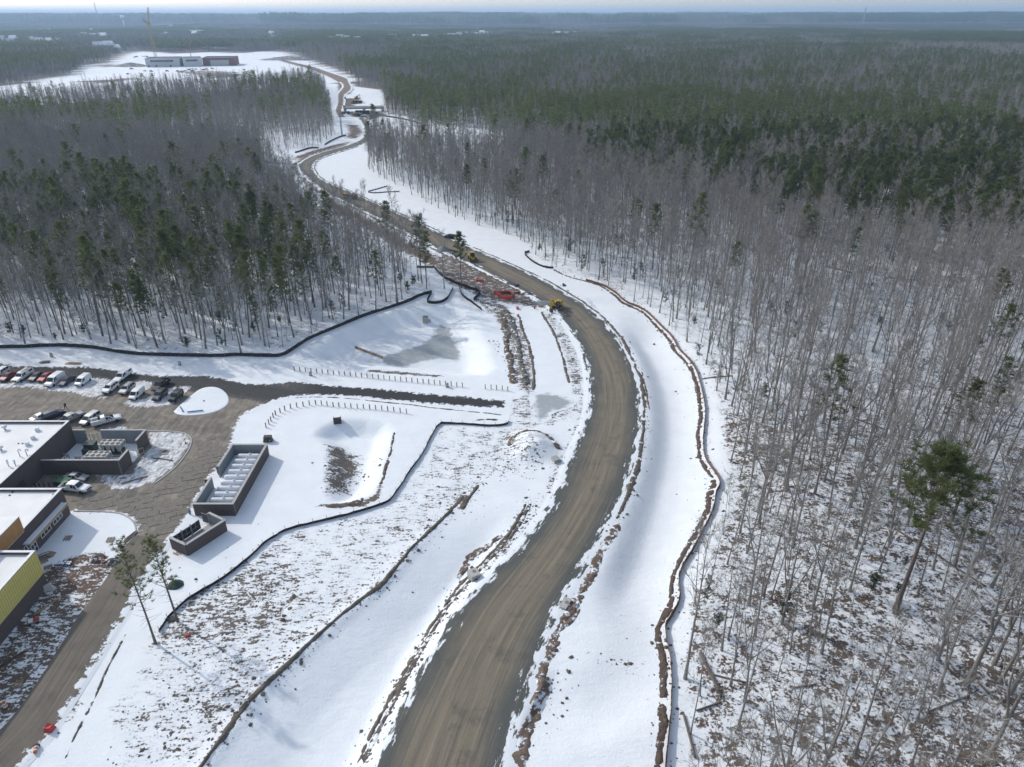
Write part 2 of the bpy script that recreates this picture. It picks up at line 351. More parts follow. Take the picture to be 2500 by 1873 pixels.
SHOULDER2 = ZK([(1200, 1060), (1180, 1180), (1090, 1360), (1030, 1500), (960, 1657), (900, 1657), (1000, 1420), (1080, 1300), (1140, 1150)])
SHOULDER3 = ZI([(1600, 250), (1723, 190), (1723, 250), (1600, 400), (1480, 490), (1350, 600), (1290, 620), (1400, 500), (1440, 420)])
JUNCTION = ZH([(1700, 720), (1850, 680), (2080, 740), (2180, 720), (2160, 800), (1960, 880), (1820, 900), (1700, 850)])
POND2MUD = ZH([(630, 1040), (700, 1020), (800, 1080), (790, 1180), (720, 1260), (730, 1310), (640, 1330), (610, 1260), (640, 1160)], -2.0)
POND2RIM = ZH([(930, 1220), (905, 1290), (820, 1335), (700, 1350), (560, 1355), (540, 1370), (700, 1375), (830, 1365), (920, 1320), (945, 1240)])
ACCESSMUD = ZH([(860, 545), (1000, 555), (1320, 583), (1310, 592), (1000, 572), (850, 560)])
FAR_MUD = [ZX([(830, 680), (1000, 690), (1060, 800), (960, 900), (840, 900), (880, 790)]), ZX([(0, 1190), (400, 1060), (830, 950), (830, 985), (400, 1120), (0, 1260)]), ZX([(690, 0), (840, 0), (920, 120), (860, 200), (700, 180)]), ZX([(740, 260), (1000, 260), (1090, 340), (900, 360), (1000, 400), (740, 430)]),
           ZX([(760, 470), (1000, 500), (1340, 480), (1440, 530), (1200, 600), (900, 540)]), ZA([(1160, 425), (1330, 430), (1500, 450), (1340, 470), (1180, 445)]), ZA([(480, 490), (660, 480), (760, 470), (640, 500)]), ZD([(560, 690), (800, 790), (1000, 900), (1200, 1020), (1400, 1130), (1500, 1210), (1350, 1200), (1100, 1060), (800, 880), (560, 760)]),
           ZA([(1660, 350), (1850, 350), (1820, 362), (1660, 360)]), ZA([(580, 385), (700, 395), (690, 410), (600, 405)]), ZA([(1190, 430), (1330, 436), (1310, 455), (1200, 440)])]
YARD = ZF([(690, 500), (1000, 500), (1060, 400), (1140, 290), (1130, 165), (1390, 165), (1455, 190), (1478, 240), (1440, 330), (1330, 460), (1180, 570), (1000, 622), (850, 622), (830, 590)])
CLEAR = ZV([(1500, 2600), (1475, 1700), (1466, 1500), (1462, 1390), (1500, 1235), (1566, 1095), (1570, 1020), (1546, 940), (1540, 850), (1508, 783), (1472, 742), (1428, 697), (1378, 657), (1308, 627), (1243, 597), (1186, 580), (1150, 555)]) + \
    ZD([(2080, 1090), (1950, 990), (1700, 915), (1550, 855), (1400, 785), (1280, 725), (1190, 675), (1140, 640), (1050, 600), (880, 500), (885, 400), (870, 330), (1000, 255), (1300, 215), (1600, 300), (1850, 290), (1850, 235), (1700, 195), (1400, 172), (1250, 140), (1100, 90), (1030, 90)]) + \
    ZX([(1440, 500), (1400, 400), (1385, 180), (1330, 125), (930, 72), (900, 0)]) + ZA([(2160, 480), (2040, 430), (1940, 395), (1850, 362), (1700, 318), (1580, 316), (1450, 326), (1250, 318), (1050, 328), (850, 305), (760, 335), (650, 383), (520, 393), (430, 448), (250, 478), (100, 508), (0, 518), (-120, 525),
    (-120, 640), (0, 655), (500, 610), (800, 575), (1200, 550), (1500, 535), (1700, 520), (1900, 505), (1975, 560), (1980, 640)]) + ZX([(545, 270), (560, 420), (640, 560), (650, 720), (690, 850), (560, 950), (380, 1040), (0, 1080), (-100, 1130)]) + \
    ZD([(180, 340), (150, 400), (200, 520), (280, 660), (400, 800), (530, 905), (660, 995), (800, 1075), (950, 1145), (1100, 1205), (1260, 1250), (1430, 1310), (1540, 1375), (1350, 1385), (1150, 1475), (900, 1562), (700, 1630)]) + ZV([(610, 764), (500, 766), (400, 764), (300, 760), (215, 748), (110, 742), (0, 745), (-300, 745), (-900, 2600)])
# (lines drawn on the photograph only where it shows the ground; the wood's edge follows the fences)
def cover(x, y, near):
    c = np.ones(x.shape); s = np.zeros(x.shape)
    def lay(poly, cv, soil, soft=2.0, far=30.0):
        nonlocal c, s
        w = sstep(-sdist(x, y, poly, far), -soft * .5, soft * .5); c = c * (1 - w) + cv * w; s = s * (1 - w) + soil * w
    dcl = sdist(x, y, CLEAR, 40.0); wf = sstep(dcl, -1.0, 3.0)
    litter_shade = .57 + .20 * sstep(y, 90, 190) - .06 * sstep(x, 60, 100) * sstep(-y, -110, -60) + .05 * (x < 0)
    far = sstep(np.hypot(x, y), 420, 900); litter_shade = litter_shade * (1 - far) + .30 * far  # far off, a browner floor stands in for shade under the canopy
    litter_shade = litter_shade + .16 * fbm(x / 11. + 7, y / 11., 3); c = c * (1 - wf) + np.clip(litter_shade, .2, .95) * wf; s = s * (1 - wf) + .45 * wf
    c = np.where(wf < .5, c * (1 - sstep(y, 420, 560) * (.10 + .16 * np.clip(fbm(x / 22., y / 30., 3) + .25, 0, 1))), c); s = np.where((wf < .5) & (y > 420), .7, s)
    for m in FAR_MUD: lay(m, .12, .75, 4.0, 20)
    if near:
        lay(FIELD, .72 + .14 * fbm(x / 13., y / 13. + 5, 3), .10, 5.0); lay(FIELD2, .56, .25, 8.0); lay(ROUGH_BL, .47, .45, 3.0); lay(BANKS, .45, .2, 3.0); lay(WORKS, .36, .5, 3.0); lay(WORKS2, .50, .35, 3.0)
        lay(SHOULDER, .58, .05, 3.0); lay(SHOULDER2, .60, .05, 2.5); lay(SHOULDER3, .62, .05, 2.0); lay(JUNCTION, .66, .1, 3.0); lay(POND2MUD, .22, .1, 6.0); lay(POND2RIM, .2, .3, 1.2); lay(ACCESSMUD, .3, .3, .8); lay(YARD, .74, .15, 1.5)
        lay(ZU([(560, 800), (760, 640), (960, 560), (1400, 500), (1500, 700), (1300, 1050), (1000, 1050), (760, 1000)]), .40, .9, 2.0)
        d = seg_dist(x, y, [tuple(p) for p in BERM_R], False); w = sstep(-d, -9, -1.5) * (side_dist(x, y, [tuple(p) for p in BERM_R], 20) < 0) * .0
    return c, s, wf

# ------------------------------------------------------------------ ground sheet
def ground_mat():
    q = NT('snowy_ground'); p = q.pos(); cv = q.attr('cover'); so = q.attr('soil')
    n1 = q.noise(p, .42, 6, .62); n2 = q.noise(q.map(p, (.55, 1.9, 1), (0, 0, math.radians(-58))), 1.0, 5, .62); wn_ = q.noise(p, .9, 7, .66, .6); mxw = q.n('Mix', data_type='FLOAT'); q.set(mxw.inputs[0], q.attr('wood')); q.set(mxw.inputs[2], n2); q.set(mxw.inputs[3], wn_); n2 = mxw.outputs[0]; n3 = q.noise(p, 2.6, 4, .6)
    nn = q.math('ADD', q.math('MULTIPLY', n1, .30), q.math('ADD', q.math('MULTIPLY', n2, .40), q.math('MULTIPLY', n3, .30)))
    thr = q.math('ADD', q.math('MULTIPLY', cv, .24), q.math('MULTIPLY_ADD', q.math('POWER', cv, 9.0), .12, .375)); sn = q.rng(q.math('SUBTRACT', thr, nn), -.006, .012)
    grey = q.mix(q.noise(p, 1.7, 5), (.10, .088, .074), (.20, .17, .14)); red = q.mix(q.noise(p, .9, 5), (.155, .085, .055), (.085, .058, .042))
    soil = q.mix(q.rng(q.math('ADD', so, q.math('MULTIPLY', q.math('SUBTRACT', n1, .5), 1.2)), .2, .9), grey, red)
    soil = q.mix(q.rng(n3, .45, .75), soil, (.07, .058, .048))
    dirty = q.rng(q.math('SUBTRACT', thr, nn), .0, .07)
    snow = q.mix(dirty, (.62, .63, .64), snow_color(q, p))
    h = q.math('ADD', q.math('MULTIPLY', sn, .10), q.math('ADD', q.math('MULTIPLY', n3, .12), q.math('ADD', q.math('MULTIPLY', q.noise(p, 7.0, 3), .06), q.math('MULTIPLY', q.noise(q.map(p, (.5, 1.1, 1), (0, 0, .5)), .9, 5, .6), .22))))
    return q.fin(q.mix(sn, soil, snow), .75, q.bump(h, .8, .55))
M_GROUND = ground_mat()
def grid(x0, x1, y0, y1, rx, ry=None):
    ry = ry or rx; xs = np.linspace(x0, x1, int(round((x1 - x0) / rx)) + 1); ys = np.linspace(y0, y1, int(round((y1 - y0) / ry)) + 1); X, Y = np.meshgrid(xs, ys); return X, Y
def quads(nx, ny):
    i = np.arange(nx * ny).reshape(ny, nx); return np.c_[i[:-1, :-1].ravel(), i[:-1, 1:].ravel(), i[1:, 1:].ravel(), i[1:, :-1].ravel()]
def build_ground():
    V = []; Fc = []; C = []; S = []; W = []; base = 0
    def put(X, Y, hole, near, dz):
        nonlocal base
        ny, nx = X.shape; x = X.ravel(); y = Y.ravel(); f = quads(nx, ny)
        if hole:
            cx = x[f].mean(1); cy_ = y[f].mean(1); f = f[~((cx > hole[0]) & (cx < hole[1]) & (cy_ > hole[2]) & (cy_ < hole[3]))]
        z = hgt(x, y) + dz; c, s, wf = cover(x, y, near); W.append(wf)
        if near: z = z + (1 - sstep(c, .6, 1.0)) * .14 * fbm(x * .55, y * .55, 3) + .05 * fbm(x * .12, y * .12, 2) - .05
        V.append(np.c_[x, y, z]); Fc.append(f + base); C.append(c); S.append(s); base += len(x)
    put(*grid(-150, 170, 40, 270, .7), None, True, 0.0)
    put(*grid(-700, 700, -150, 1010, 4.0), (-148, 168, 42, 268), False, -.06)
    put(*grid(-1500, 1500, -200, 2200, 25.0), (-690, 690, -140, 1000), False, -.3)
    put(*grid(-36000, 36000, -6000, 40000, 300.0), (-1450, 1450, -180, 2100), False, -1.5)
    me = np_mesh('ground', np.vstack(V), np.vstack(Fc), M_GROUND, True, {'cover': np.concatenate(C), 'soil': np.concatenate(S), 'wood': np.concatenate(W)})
    return tag(link('ground', me), kind='structure')
GROUND = build_ground()
# exact height of the near sheet (bilinear, as the ground is drawn), used to stand things on
def ground_z(x, y):
    x = np.atleast_1d(np.asarray(x, float)); y = np.atleast_1d(np.asarray(y, float)); z = hgt(x, y); m = (x > -150) & (x < 170) & (y > 40) & (y < 270)
    c, s, _w = cover(x, y, True); z = np.where(m, z + (1 - sstep(c, .6, 1.0)) * .14 * fbm(x * .55, y * .55, 3) + .05 * fbm(x * .12, y * .12, 2) - .05, z - .06); return z
def gz(x, y): return float(ground_z(x, y)[0])

# ------------------------------------------------------------------ roads and other laid surfaces
def strip(name, L, R, mat, dz, n_across=24, over=0.0, kind='structure', crown=0.0):
    """a sheet between two paired edge lines; UV: metres across and along, attribute rim: metres in from the edge"""
    L = np.array(L); R = np.array(R); n = len(L); t = np.linspace(0, 1, n_across); w = np.hypot(*(R - L).T)
    t_ = (t[None, :] * (w[:, None] + 2 * over) - over) / w[:, None]
    X = L[:, 0:1] + (R - L)[:, 0:1] * t_; Y = L[:, 1:2] + (R - L)[:, 1:2] * t_
    mid = (L + R) / 2; s = np.r_[0, np.cumsum(np.hypot(*np.diff(mid, axis=0).T))]
    x = X.ravel(); y = Y.ravel(); rim = np.minimum(t_, 1 - t_) * w[:, None]
    z = np.maximum(ground_z(x, y), hgt(x, y)) + dz + (crown * np.clip(rim, 0, 3) / 3).ravel() - .12 * sstep(-rim, 0, over + .01).ravel() * (over > 0)
    uv = np.c_[((t_ - .5) * w[:, None]).ravel(), np.repeat(s, n_across)]
    me = np_mesh(name, np.c_[x, y, z], quads(n_across, n), mat, True, {'rim': rim.ravel(), 'side': (t_ * 2 - 1).ravel()}, uv)
    return tag(link(name, me), kind=kind)
def road_mat():
    q = NT('gravel_road'); p = q.pos(); u = q.uv(); rim = q.attr('rim'); side = q.attr('side')
    st = q.noise(q.map(u, (1.0, .028, 1)), 1.3, 6, .65); st2 = q.noise(q.map(u, (3.2, .05, 1)), 1.0, 3, .6); fine = q.noise(p, 9.0, 3, .7); big = q.noise(p, .09, 4)
    base = q.mix(q.rng(st, .34, .66), (.135, .121, .098), (.255, .214, .152))
    base = q.mix(q.math('MULTIPLY', q.rng(st2, .52, .72), .55), base, (.285, .235, .162))
    base = q.mix(q.rng(q.math('ADD', rim, q.math('MULTIPLY', q.math('SUBTRACT', big, .5), 5.0)), 4.4, 1.2), base, (.092, .098, .092))
    base = q.mix(q.math('MULTIPLY', q.rng(fine, .55, .8), .35), base, (.30, .28, .25)); base = q.mix(q.math('MULTIPLY', q.rng(fine, .42, .25), .4), base, (.06, .057, .05))
    rut = q.noise(q.map(u, (2.2, .06, 1), (0, 0, .035)), 1.0, 4, .6); rut2 = q.noise(q.map(u, (2.6, .07, 1), (0, 0, -.05)), 1.0, 4, .6); base = q.mix(q.math('MULTIPLY', q.rng(rut, .56, .66), .5), base, (.085, .078, .066)); base = q.mix(q.math('MULTIPLY', q.rng(rut2, .58, .68), .4), base, (.29, .25, .19))
    base = q.mix(q.math('MULTIPLY', q.rng(q.noise(p, .22, 6, .68), .54, .68), .55), base, (.085, .082, .074)); grit = q.noise(p, 3.2, 5, .75); base = q.mix(q.math('MULTIPLY', q.rng(grit, .58, .72), .5), base, (.06, .056, .05))
    edge = q.noise(q.map(u, (.9, .22, 1)), 1.0, 6, .68)
    sn = q.rng(q.math('ADD', rim, q.math('MULTIPLY', q.math('SUBTRACT', edge, .52), 9.0)), .35, .05)
    col_ = q.mix(sn, base, snow_color(q, p)); h = q.math('ADD', q.math('MULTIPLY', fine, .5), q.math('ADD', st, q.math('MULTIPLY', sn, .6)))
    return q.fin(col_, .9, q.bump(h, .12, .5))
M_ROAD = road_mat()
w_all = (R_WL + R_WR) / 2
strip('gravel_road', R_MID - R_NR * R_WL[:, None], R_MID + R_NR * R_WR[:, None], M_ROAD, .09, 34, 1.4, crown=.06)
FARROAD_L = ZX([(690, 560), (640, 470), (650, 430), (690, 330), (678, 200), (730, 140), (790, 60), (690, -20)]) + ZA([(2040, 500), (1960, 455), (1850, 412), (1740, 385), (1630, 352)]); FARROAD_R = ZX([(800, 555), (740, 480), (740, 430), (780, 330), (772, 210), (860, 160), (905, 100), (850, 0)]) + ZA([(2080, 470), (1985, 440), (1880, 402), (1760, 376), (1650, 347)])
def earth_road_mat(name, c1, c2, one_side=-3.0):
    q = NT(name); p = q.pos(); u = q.uv(); rim = q.attr('rim'); st = q.noise(q.map(u, (1.4, .035, 1)), 1.5, 6, .68); fine = q.noise(p, 6.0, 4, .7); big = q.noise(p, .25, 5)
    base = q.mix(q.rng(st, .35, .65), c1, c2); base = q.mix(q.math('MULTIPLY', q.rng(big, .45, .7), .5), base, tuple(k * .62 for k in c1)); base = q.mix(q.math('MULTIPLY', q.rng(fine, .55, .8), .3), base, (.28, .26, .23))
    sn = q.math('MULTIPLY', q.rng(q.math('ADD', rim, q.math('MULTIPLY', q.math('SUBTRACT', q.noise(p, .7, 6, .68), .52), 7.0)), .4, .1), q.rng(q.attr('side'), one_side, one_side + .3))
    return q.fin(q.mix(sn, base, snow_color(q, p)), .92, q.bump(q.math('ADD', st, q.math('MULTIPLY', fine, .6)), .16, .6))
M_TRACK = earth_road_mat('dirt_track', (.135, .118, .098), (.21, .185, .15), .0); M_FARROAD = earth_road_mat('clay_road', (.17, .125, .095), (.25, .19, .15))
strip('construction_road', resample(smooth_line(FARROAD_L, 3), 130), resample(smooth_line(FARROAD_R, 3), 130), M_FARROAD, .35, 10, 2.0)
strip('dirt_track', resample(smooth_line(TRACK_L, 1), 150), resample(smooth_line(TRACK_R, 1), 150), M_TRACK, .10, 24, 1.0)

SNOWROW = [ZE([(-60, 450), (60, 460), (170, 440), (330, 440), (480, 450), (640, 440), (760, 415), (900, 420), (960, 440), (880, 500), (860, 560), (840, 590), (700, 575), (600, 545), (420, 530), (250, 500), (100, 500), (-60, 520)]), ZE([(1000, 480), (1180, 435), (1300, 450), (1260, 500), (1200, 540), (1130, 500), (1050, 500)]),
           ZE([(1010, 625), (1060, 600), (1200, 590), (1290, 540), (1400, 500), (1560, 480), (1600, 490), (1500, 600), (1440, 640), (1330, 660), (1180, 665), (1060, 655)]), ZE([(600, 385), (650, 400), (640, 415), (600, 405)]), ZE([(840, 845), (1000, 815), (1080, 820), (1060, 845), (900, 870)]), ZE([(800, 560), (900, 570), (880, 600), (800, 590)])]
def lot_mat():
    q = NT('parking_lot'); p = q.pos(); sd = q.attr('rim'); sw = q.attr('snow'); dk = q.attr('dark')
    trk = q.noise(q.map(p, (.9, .09, 1), (0, 0, math.radians(62))), 1.0, 6, .65); trk2 = q.noise(q.map(p, (1.1, .12, 1), (0, 0, math.radians(20))), 1.0, 5, .65); big = q.noise(p, .10, 5, .6); fine = q.noise(p, 7, 3, .7)
    asp = q.mix(q.rng(dk, .6, 1.0), q.mix(q.rng(q.noise(p, 1.1, 5), .35, .7), (.060, .060, .060), (.100, .097, .092)), q.mix(q.rng(q.noise(p, 2.1, 5), .35, .7), (.030, .031, .033), (.045, .045, .045))); dirt = q.mix(q.rng(q.math('ADD', q.math('MULTIPLY', trk, .45), q.math('MULTIPLY', q.noise(p, .45, 6, .65, .8), .55)), .40, .60), (.145, .128, .105), (.285, .252, .205))
    f = q.rng(q.math('ADD', q.math('MULTIPLY', trk2, .5), q.math('ADD', q.math('MULTIPLY', big, .7), q.math('MULTIPLY', dk, -.75))), .38, .60); c = q.mix(f, asp, dirt)
    c = q.mix(q.math('MULTIPLY', q.rng(fine, .55, .8), .25), c, (.26, .25, .23))
    nn = q.noise(p, .85, 6, .66); nx = q.noise(q.map(p, (1.6, .45, 1), (0, 0, math.radians(80))), 1.0, 5, .66)
    sn1 = q.rng(q.math('ADD', sd, q.math('MULTIPLY', q.math('SUBTRACT', nn, .5), 5.0)), .55, .1); sn2 = q.rng(q.math('ADD', sw, q.math('MULTIPLY', q.math('SUBTRACT', nx, .5), 2.4)), .50, .68)
    dirty = q.mix(q.rng(nn, .4, .62), (.44, .43, .42), snow_color(q, p)); sn = q.math('MAXIMUM', sn1, sn2)
    return q.fin(q.mix(sn, c, q.mix(sn1, dirty, snow_color(q, p))), .85, q.bump(q.math('ADD', q.math('MULTIPLY', sn, .8), q.math('MULTIPLY', fine, .3)), .12, .5))
def sheet(name, poly, mat, dz, res, margin, extra=None):
    a = np.array(poly); X, Y = grid(max(a[:, 0].min() - margin, -149), a[:, 0].max() + margin, a[:, 1].min() - margin, a[:, 1].max() + margin, res); ny, nx = X.shape; x = X.ravel(); y = Y.ravel(); d = sdist(x, y, poly, 40.)
    f = quads(nx, ny); f = f[(d[f] < margin).any(1)]; used = np.unique(f); mp = np.zeros(len(x), int); mp[used] = np.arange(len(used)); x = x[used]; y = y[used]; d = d[used]
    at = {'rim': -d}; at.update(extra(x, y) if extra else {})
    me = np_mesh(name, np.c_[x, y, ground_z(x, y) + dz - .08 * sstep(d, 0, margin)], mp[f], mat, True, at); return tag(link(name, me), kind='structure')
def lot_extra(x, y):
    s = np.zeros(x.shape)
    for k in SNOWROW: s = np.maximum(s, sstep(-sdist(x, y, k, 15.), -1.2, 1.6))
    s = np.maximum(s, .80 * sstep(-sdist(x, y, YARD, 15.), -.2, .6))
    d = sstep(x, -62, -45) * (y > 128) ; d = np.maximum(d, sstep(-np.abs(y - np.interp(x, [-150, -95, -60, -40], [166, 160, 150, 143])), -5.5, -2.5) * .85)
    return {'snow': s, 'dark': d}
M_LOT = lot_mat()
LOT_O = sheet('parking_lot', LOT, M_LOT, .06, .8, 2.2, lot_extra)
M_SNOW = snow_mat(); M_ICE = pmat('ice', (.40, .44, .46), (.52, .56, .58), .8, .32, 0, .02, 2.0, .4)
def slab_sheet(name, poly, mat, dz, res=.8, dome=0.0, kind='structure', wob=.0):
    """a thin mass with its own edge laid on the ground"""
    a = smooth_line(list(poly) + [poly[0]], .9, 2)[:-1]
    if wob: c = a.mean(0); a = c + (a - c) * (1 + wob * fbm(a[:, 0:1] * .6, a[:, 1:2] * .6))
    c = a.mean(0); rings = []; fr = [1.0, .985, .96, .9, .75, .55, .3, .05]; hh = [-.15, .6, .9, 1.0, 1.0, 1.0, 1.0, 1.0]; v = []
    for k, g in zip(fr, hh):
        q = c + (a - c) * k; z = ground_z(q[:, 0], q[:, 1]) + dz * g + dome * (1 - k ** 2); v.append(np.c_[q, z])
    n = len(a); v = np.vstack(v); f = []
    for i in range(len(fr) - 1):
        j = np.arange(n); f.append(np.c_[i * n + j, i * n + (j + 1) % n, (i + 1) * n + (j + 1) % n, (i + 1) * n + j])
    me = np_mesh(name, v, np.vstack(f), mat, True); return tag(link(name, me), kind=kind)
ISLAND = ZE([(1440, 700), (1500, 640), (1580, 570), (1660, 505), (1750, 487), (1830, 500), (1890, 550), (1908, 600), (1890, 650), (1800, 700), (1700, 722), (1560, 733), (1470, 725)])
slab_sheet('snow_island', ISLAND, M_SNOW, .16, dome=.05)
def ice_sheet(name, poly, z, mat):
    a = np.array(smooth_line(list(poly) + [poly[0]], .8, 2)[:-1]); X, Y = grid(a[:, 0].min() - 2, a[:, 0].max() + 2, a[:, 1].min() - 2, a[:, 1].max() + 2, .6); ny, nx = X.shape; x = X.ravel(); y = Y.ravel(); d = sdist(x, y, [tuple(p) for p in a], 40.)
    f = quads(nx, ny); f = f[(d[f] < 1.7).all(1)]; used = np.unique(f); mp = np.zeros(len(x), int); mp[used] = np.arange(len(used)); x = x[used]; y = y[used]; d = d[used]; g_ = ground_z(x, y)
    me = np_mesh(name, np.c_[x, y, np.maximum(np.maximum(g_ + .02, z), hgt(x, y) - .01)], mp[f], mat, True, {'rim': -d}); return tag(link(name, me), kind='structure')
def ice_mat():
    q = NT('pond_ice'); p = q.pos(); n = q.noise(q.map(p, (.5, 1.6, 1)), 1.4, 6, .65); e = q.rng(q.math('ADD', q.attr('rim'), q.math('MULTIPLY', q.math('SUBTRACT', q.noise(p, .5, 5), .5), 4.0)), .5, -.7); return q.fin(q.mix(q.math('MAXIMUM', e, q.rng(n, .60, .70)), q.mix(q.noise(p, .2, 3), (.30, .33, .335), (.38, .41, .415)), (.76, .79, .81)), .5, q.bump(n, .03, .4))
M_PICE = ice_mat()
_iz = float(ground_z(np.array([c[0] for c in ICE1]), np.array([c[1] for c in ICE1])).max())
ice_sheet('pond_ice', ICE1, -3.31, M_PICE)
for k in (ZH([(1860, 700), (1960, 690), (2080, 740), (2060, 765), (1960, 790), (1925, 815), (1920, 850), (1870, 855), (1880, 810), (1870, 760)]),):
    zz = ground_z(np.array([c[0] for c in k]), np.array([c[1] for c in k])); ice_sheet('puddle_ice', k, -9.0, M_PICE)

# ridges of pushed-up soil: the ragged outline is where the uneven ridge dips under the snow
def soil_mat(name, c1, c2, c3=None, snow=.45):
    q = NT(name); p = q.pos(); n = q.noise(p, 1.3, 6, .65); f = q.noise(p, 7, 4, .65); c = q.mix(q.rng(n, .36, .64), c1, c2); c = q.mix(q.math('MULTIPLY', q.rng(f, .55, .75), .5), c, c3 or tuple(min(1, k * 1.7) for k in c2))
    sn = q.rng(q.noise(p, .75, 7, .66), .60 - .16 * snow, .64 - .16 * snow)
    return q.fin(q.mix(sn, c, snow_color(q, p)), .95, q.bump(q.math('ADD', n, q.math('ADD', q.math('MULTIPLY', f, .4), q.math('MULTIPLY', sn, .3))), .25, .7))
M_SOIL = soil_mat('brown_soil', (.10, .078, .06), (.165, .13, .098), None, .2); M_CLAY = soil_mat('red_clay', (.13, .095, .072), (.185, .138, .108)); M_REDSOIL = soil_mat('red_soil', (.080, .060, .050), (.118, .086, .068), None, -.1); M_BANK = soil_mat('bank_soil', (.10, .085, .07), (.15, .13, .105), None, -.2); M_MUD = soil_mat('dark_mud', (.075, .065, .055), (.125, .11, .095)); M_GRIT = soil_mat('grey_grit', (.11, .105, .095), (.17, .16, .14), None, .25)
def ridge(name, pts, width, height, mat, rag=.6, snowy=0.0, step=.3, nx=13, seed=0.0, kind='stuff', lift=0.0, top=None):
    a = smooth_line(pts, step, 2); t = np.gradient(a, axis=0); t /= np.hypot(*t.T)[:, None]; nr = np.c_[t[:, 1], -t[:, 0]]; u = np.linspace(-1, 1, nx); n = len(a); s = np.arange(n) * step
    wid = width * (1 + .5 * fbm(s / 4. + seed, s * 0 + seed, 3)); off = .3 * width * fbm(s / 6. + seed + 40, s * 0, 3)
    X = a[:, 0:1] + nr[:, 0:1] * (u[None] * wid[:, None] * .5 + off[:, None]); Y = a[:, 1:2] + nr[:, 1:2] * (u[None] * wid[:, None] * .5 + off[:, None]); x = X.ravel(); y = Y.ravel()
    prof = np.repeat((1 - u[None] ** 2), n, 0).ravel(); z = ground_z(x, y) + .55 * height * (prof * (1 + rag * 1.1 * fbm(x * .7 + seed, y * .7, 3)) + rag * 1.0 * fbm(x * 1.5, y * 1.5 + seed, 4) - .30 - snowy) + lift
    e = np.minimum(s, s[::-1]); z -= (height * np.repeat(1 - sstep(e, 0, 2.5), nx))
    me = np_mesh(name, np.c_[x, y, z], quads(nx, n), mat); return tag(link(name, me), kind=kind)
ridge('soil_ridge', RIDGE_L, .95, .5, M_BANK, .55, seed=1)
ridge('soil_berm', np.array(BERM_R) + np.array([-.6, 0]), 1.15, .28, M_REDSOIL, .9, .0, seed=2)
for i, k in enumerate((ZH([(1640, 190), (1690, 330), (1700, 450), (1720, 560), (1740, 650)]), ZH([(1640, 160), (1715, 240), (1757, 370), (1768, 480), (1800, 590), (1812, 660)]), ZH([(1750, 200), (1800, 340), (1838, 450), (1853, 560), (1850, 690)]), ZK([(880, 430), (960, 560), (1020, 700), (1060, 860), (1080, 950)]))):
    ridge('trench_spoil', k, (2.6, 2.4, 1.1, .9)[i], (.9, 1.0, .5, .45)[i], (M_SOIL, M_GRIT, M_BANK, M_BANK)[i], .65, .08, seed=5 + i)
ridge('mound_crest', ZH([(1685, 1000), (1700, 950), (1740, 918), (1800, 905), (1880, 908), (1950, 938), (2000, 985), (2022, 1030)], 1.2), 1.7, .7, M_CLAY, .7, .0, seed=9)
right_edge = R_MID + R_NR * (R_WR[:, None] + .9); ridge('road_bank', right_edge[58:330:3], 1.3, .45, M_BANK, .6, .02, seed=12)
ridge('road_bank', right_edge[2:62:3] + R_NR[2:62:3] * .5, 2.2, .5, M_CLAY, .8, .1, seed=13)
ridge('road_bank', (R_MID - R_NR * (R_WL[:, None] + 1.2))[130:232:3], 1.8, .4, M_BANK, .8, .12, seed=14)
ridge('road_bank', (R_MID - R_NR * (R_WL[:, None] + 2.4))[236:330:3], 3.6, .6, M_CLAY, .8, .05, seed=15)
DITCH = ZI([(690, 1700), (740, 1560), (830, 1380), (930, 1190), (1000, 1060), (1100, 880), (1190, 720), (1290, 580), (1400, 480), (1500, 390), (1620, 270), (1680, 150), (1723, 70)], -.9)
ridge('ditch_stones_shade', DITCH, .85, .35, M_MUD, .55, -.05, seed=16); ridge('ditch_soil', np.array(DITCH) + np.array([-.8, .2]), .8, .4, M_BANK, .9, .1, seed=17)  # first strip: stones and mud, coloured dark for the ditch's shade too
ridge('ditch_soil', ZI([(1260, 520), (1300, 460), (1350, 380), (1400, 340), (1450, 330), (1500, 280), (1600, 255)], -.5), 1.5, .6, M_CLAY, .8, .05, seed=18)
ridge('inlet_soil', ZJ([(760, 570), (775, 620), (740, 700), (690, 750), (620, 820)]), 1.6, .6, M_CLAY, .9, .0, seed=19); ridge('inlet_soil', ZJ([(800, 665), (760, 740), (690, 800), (610, 830)]), .9, .45, M_CLAY, .5, .0, seed=20)
ridge('pond_rim_soil', ZH([(1018, 900), (1008, 985), (968, 1105), (940, 1215), (915, 1275)]), .8, .3, M_SOIL, .9, .1, seed=21); ridge('pond_rim_soil', ZH([(870, 1310), (780, 1350), (660, 1365), (560, 1362)], -.2), 1.9, .5, M_SOIL, .6, .0, seed=22)
ridge('kerb_soil', ZK([(1560, 830), (1585, 930), (1605, 1020), (1622, 1130)]), .5, .25, M_SOIL, .9, .12, seed=23)
ridge('tree_root_soil', ZG([(1120, 710), (1180, 640), (1260, 600), (1320, 560)]), 3.0, .6, M_MUD, 1.0, .1, seed=24)
ridge('lane_edge_soil', ZH([(350, 722), (500, 708), (700, 715), (1000, 745), (1300, 780), (1500, 800), (1700, 822)]), .5, .22, M_SOIL, .9, .08, seed=25); ridge('lane_edge_soil', ZH([(1450, 848), (1560, 845), (1680, 850)]), 1.3, .3, M_MUD, .9, .1, seed=26)
ridge('track_bank', ZG([(900, 575), (830, 690), (760, 800), (640, 990), (540, 1150)]), .8, .25, M_MUD, .9, .16, seed=27); ridge('track_bank', ZG([(930, 640), (880, 740), (760, 960), (670, 1150), (580, 1350), (500, 1500), (440, 1650)]), .5, .22, M_MUD, .9, .16, seed=28)
ridge('sun_side_soil', ZG([(985, 450), (950, 510), (890, 570)]), 1.8, .35, M_MUD, .5, .0, seed=29)

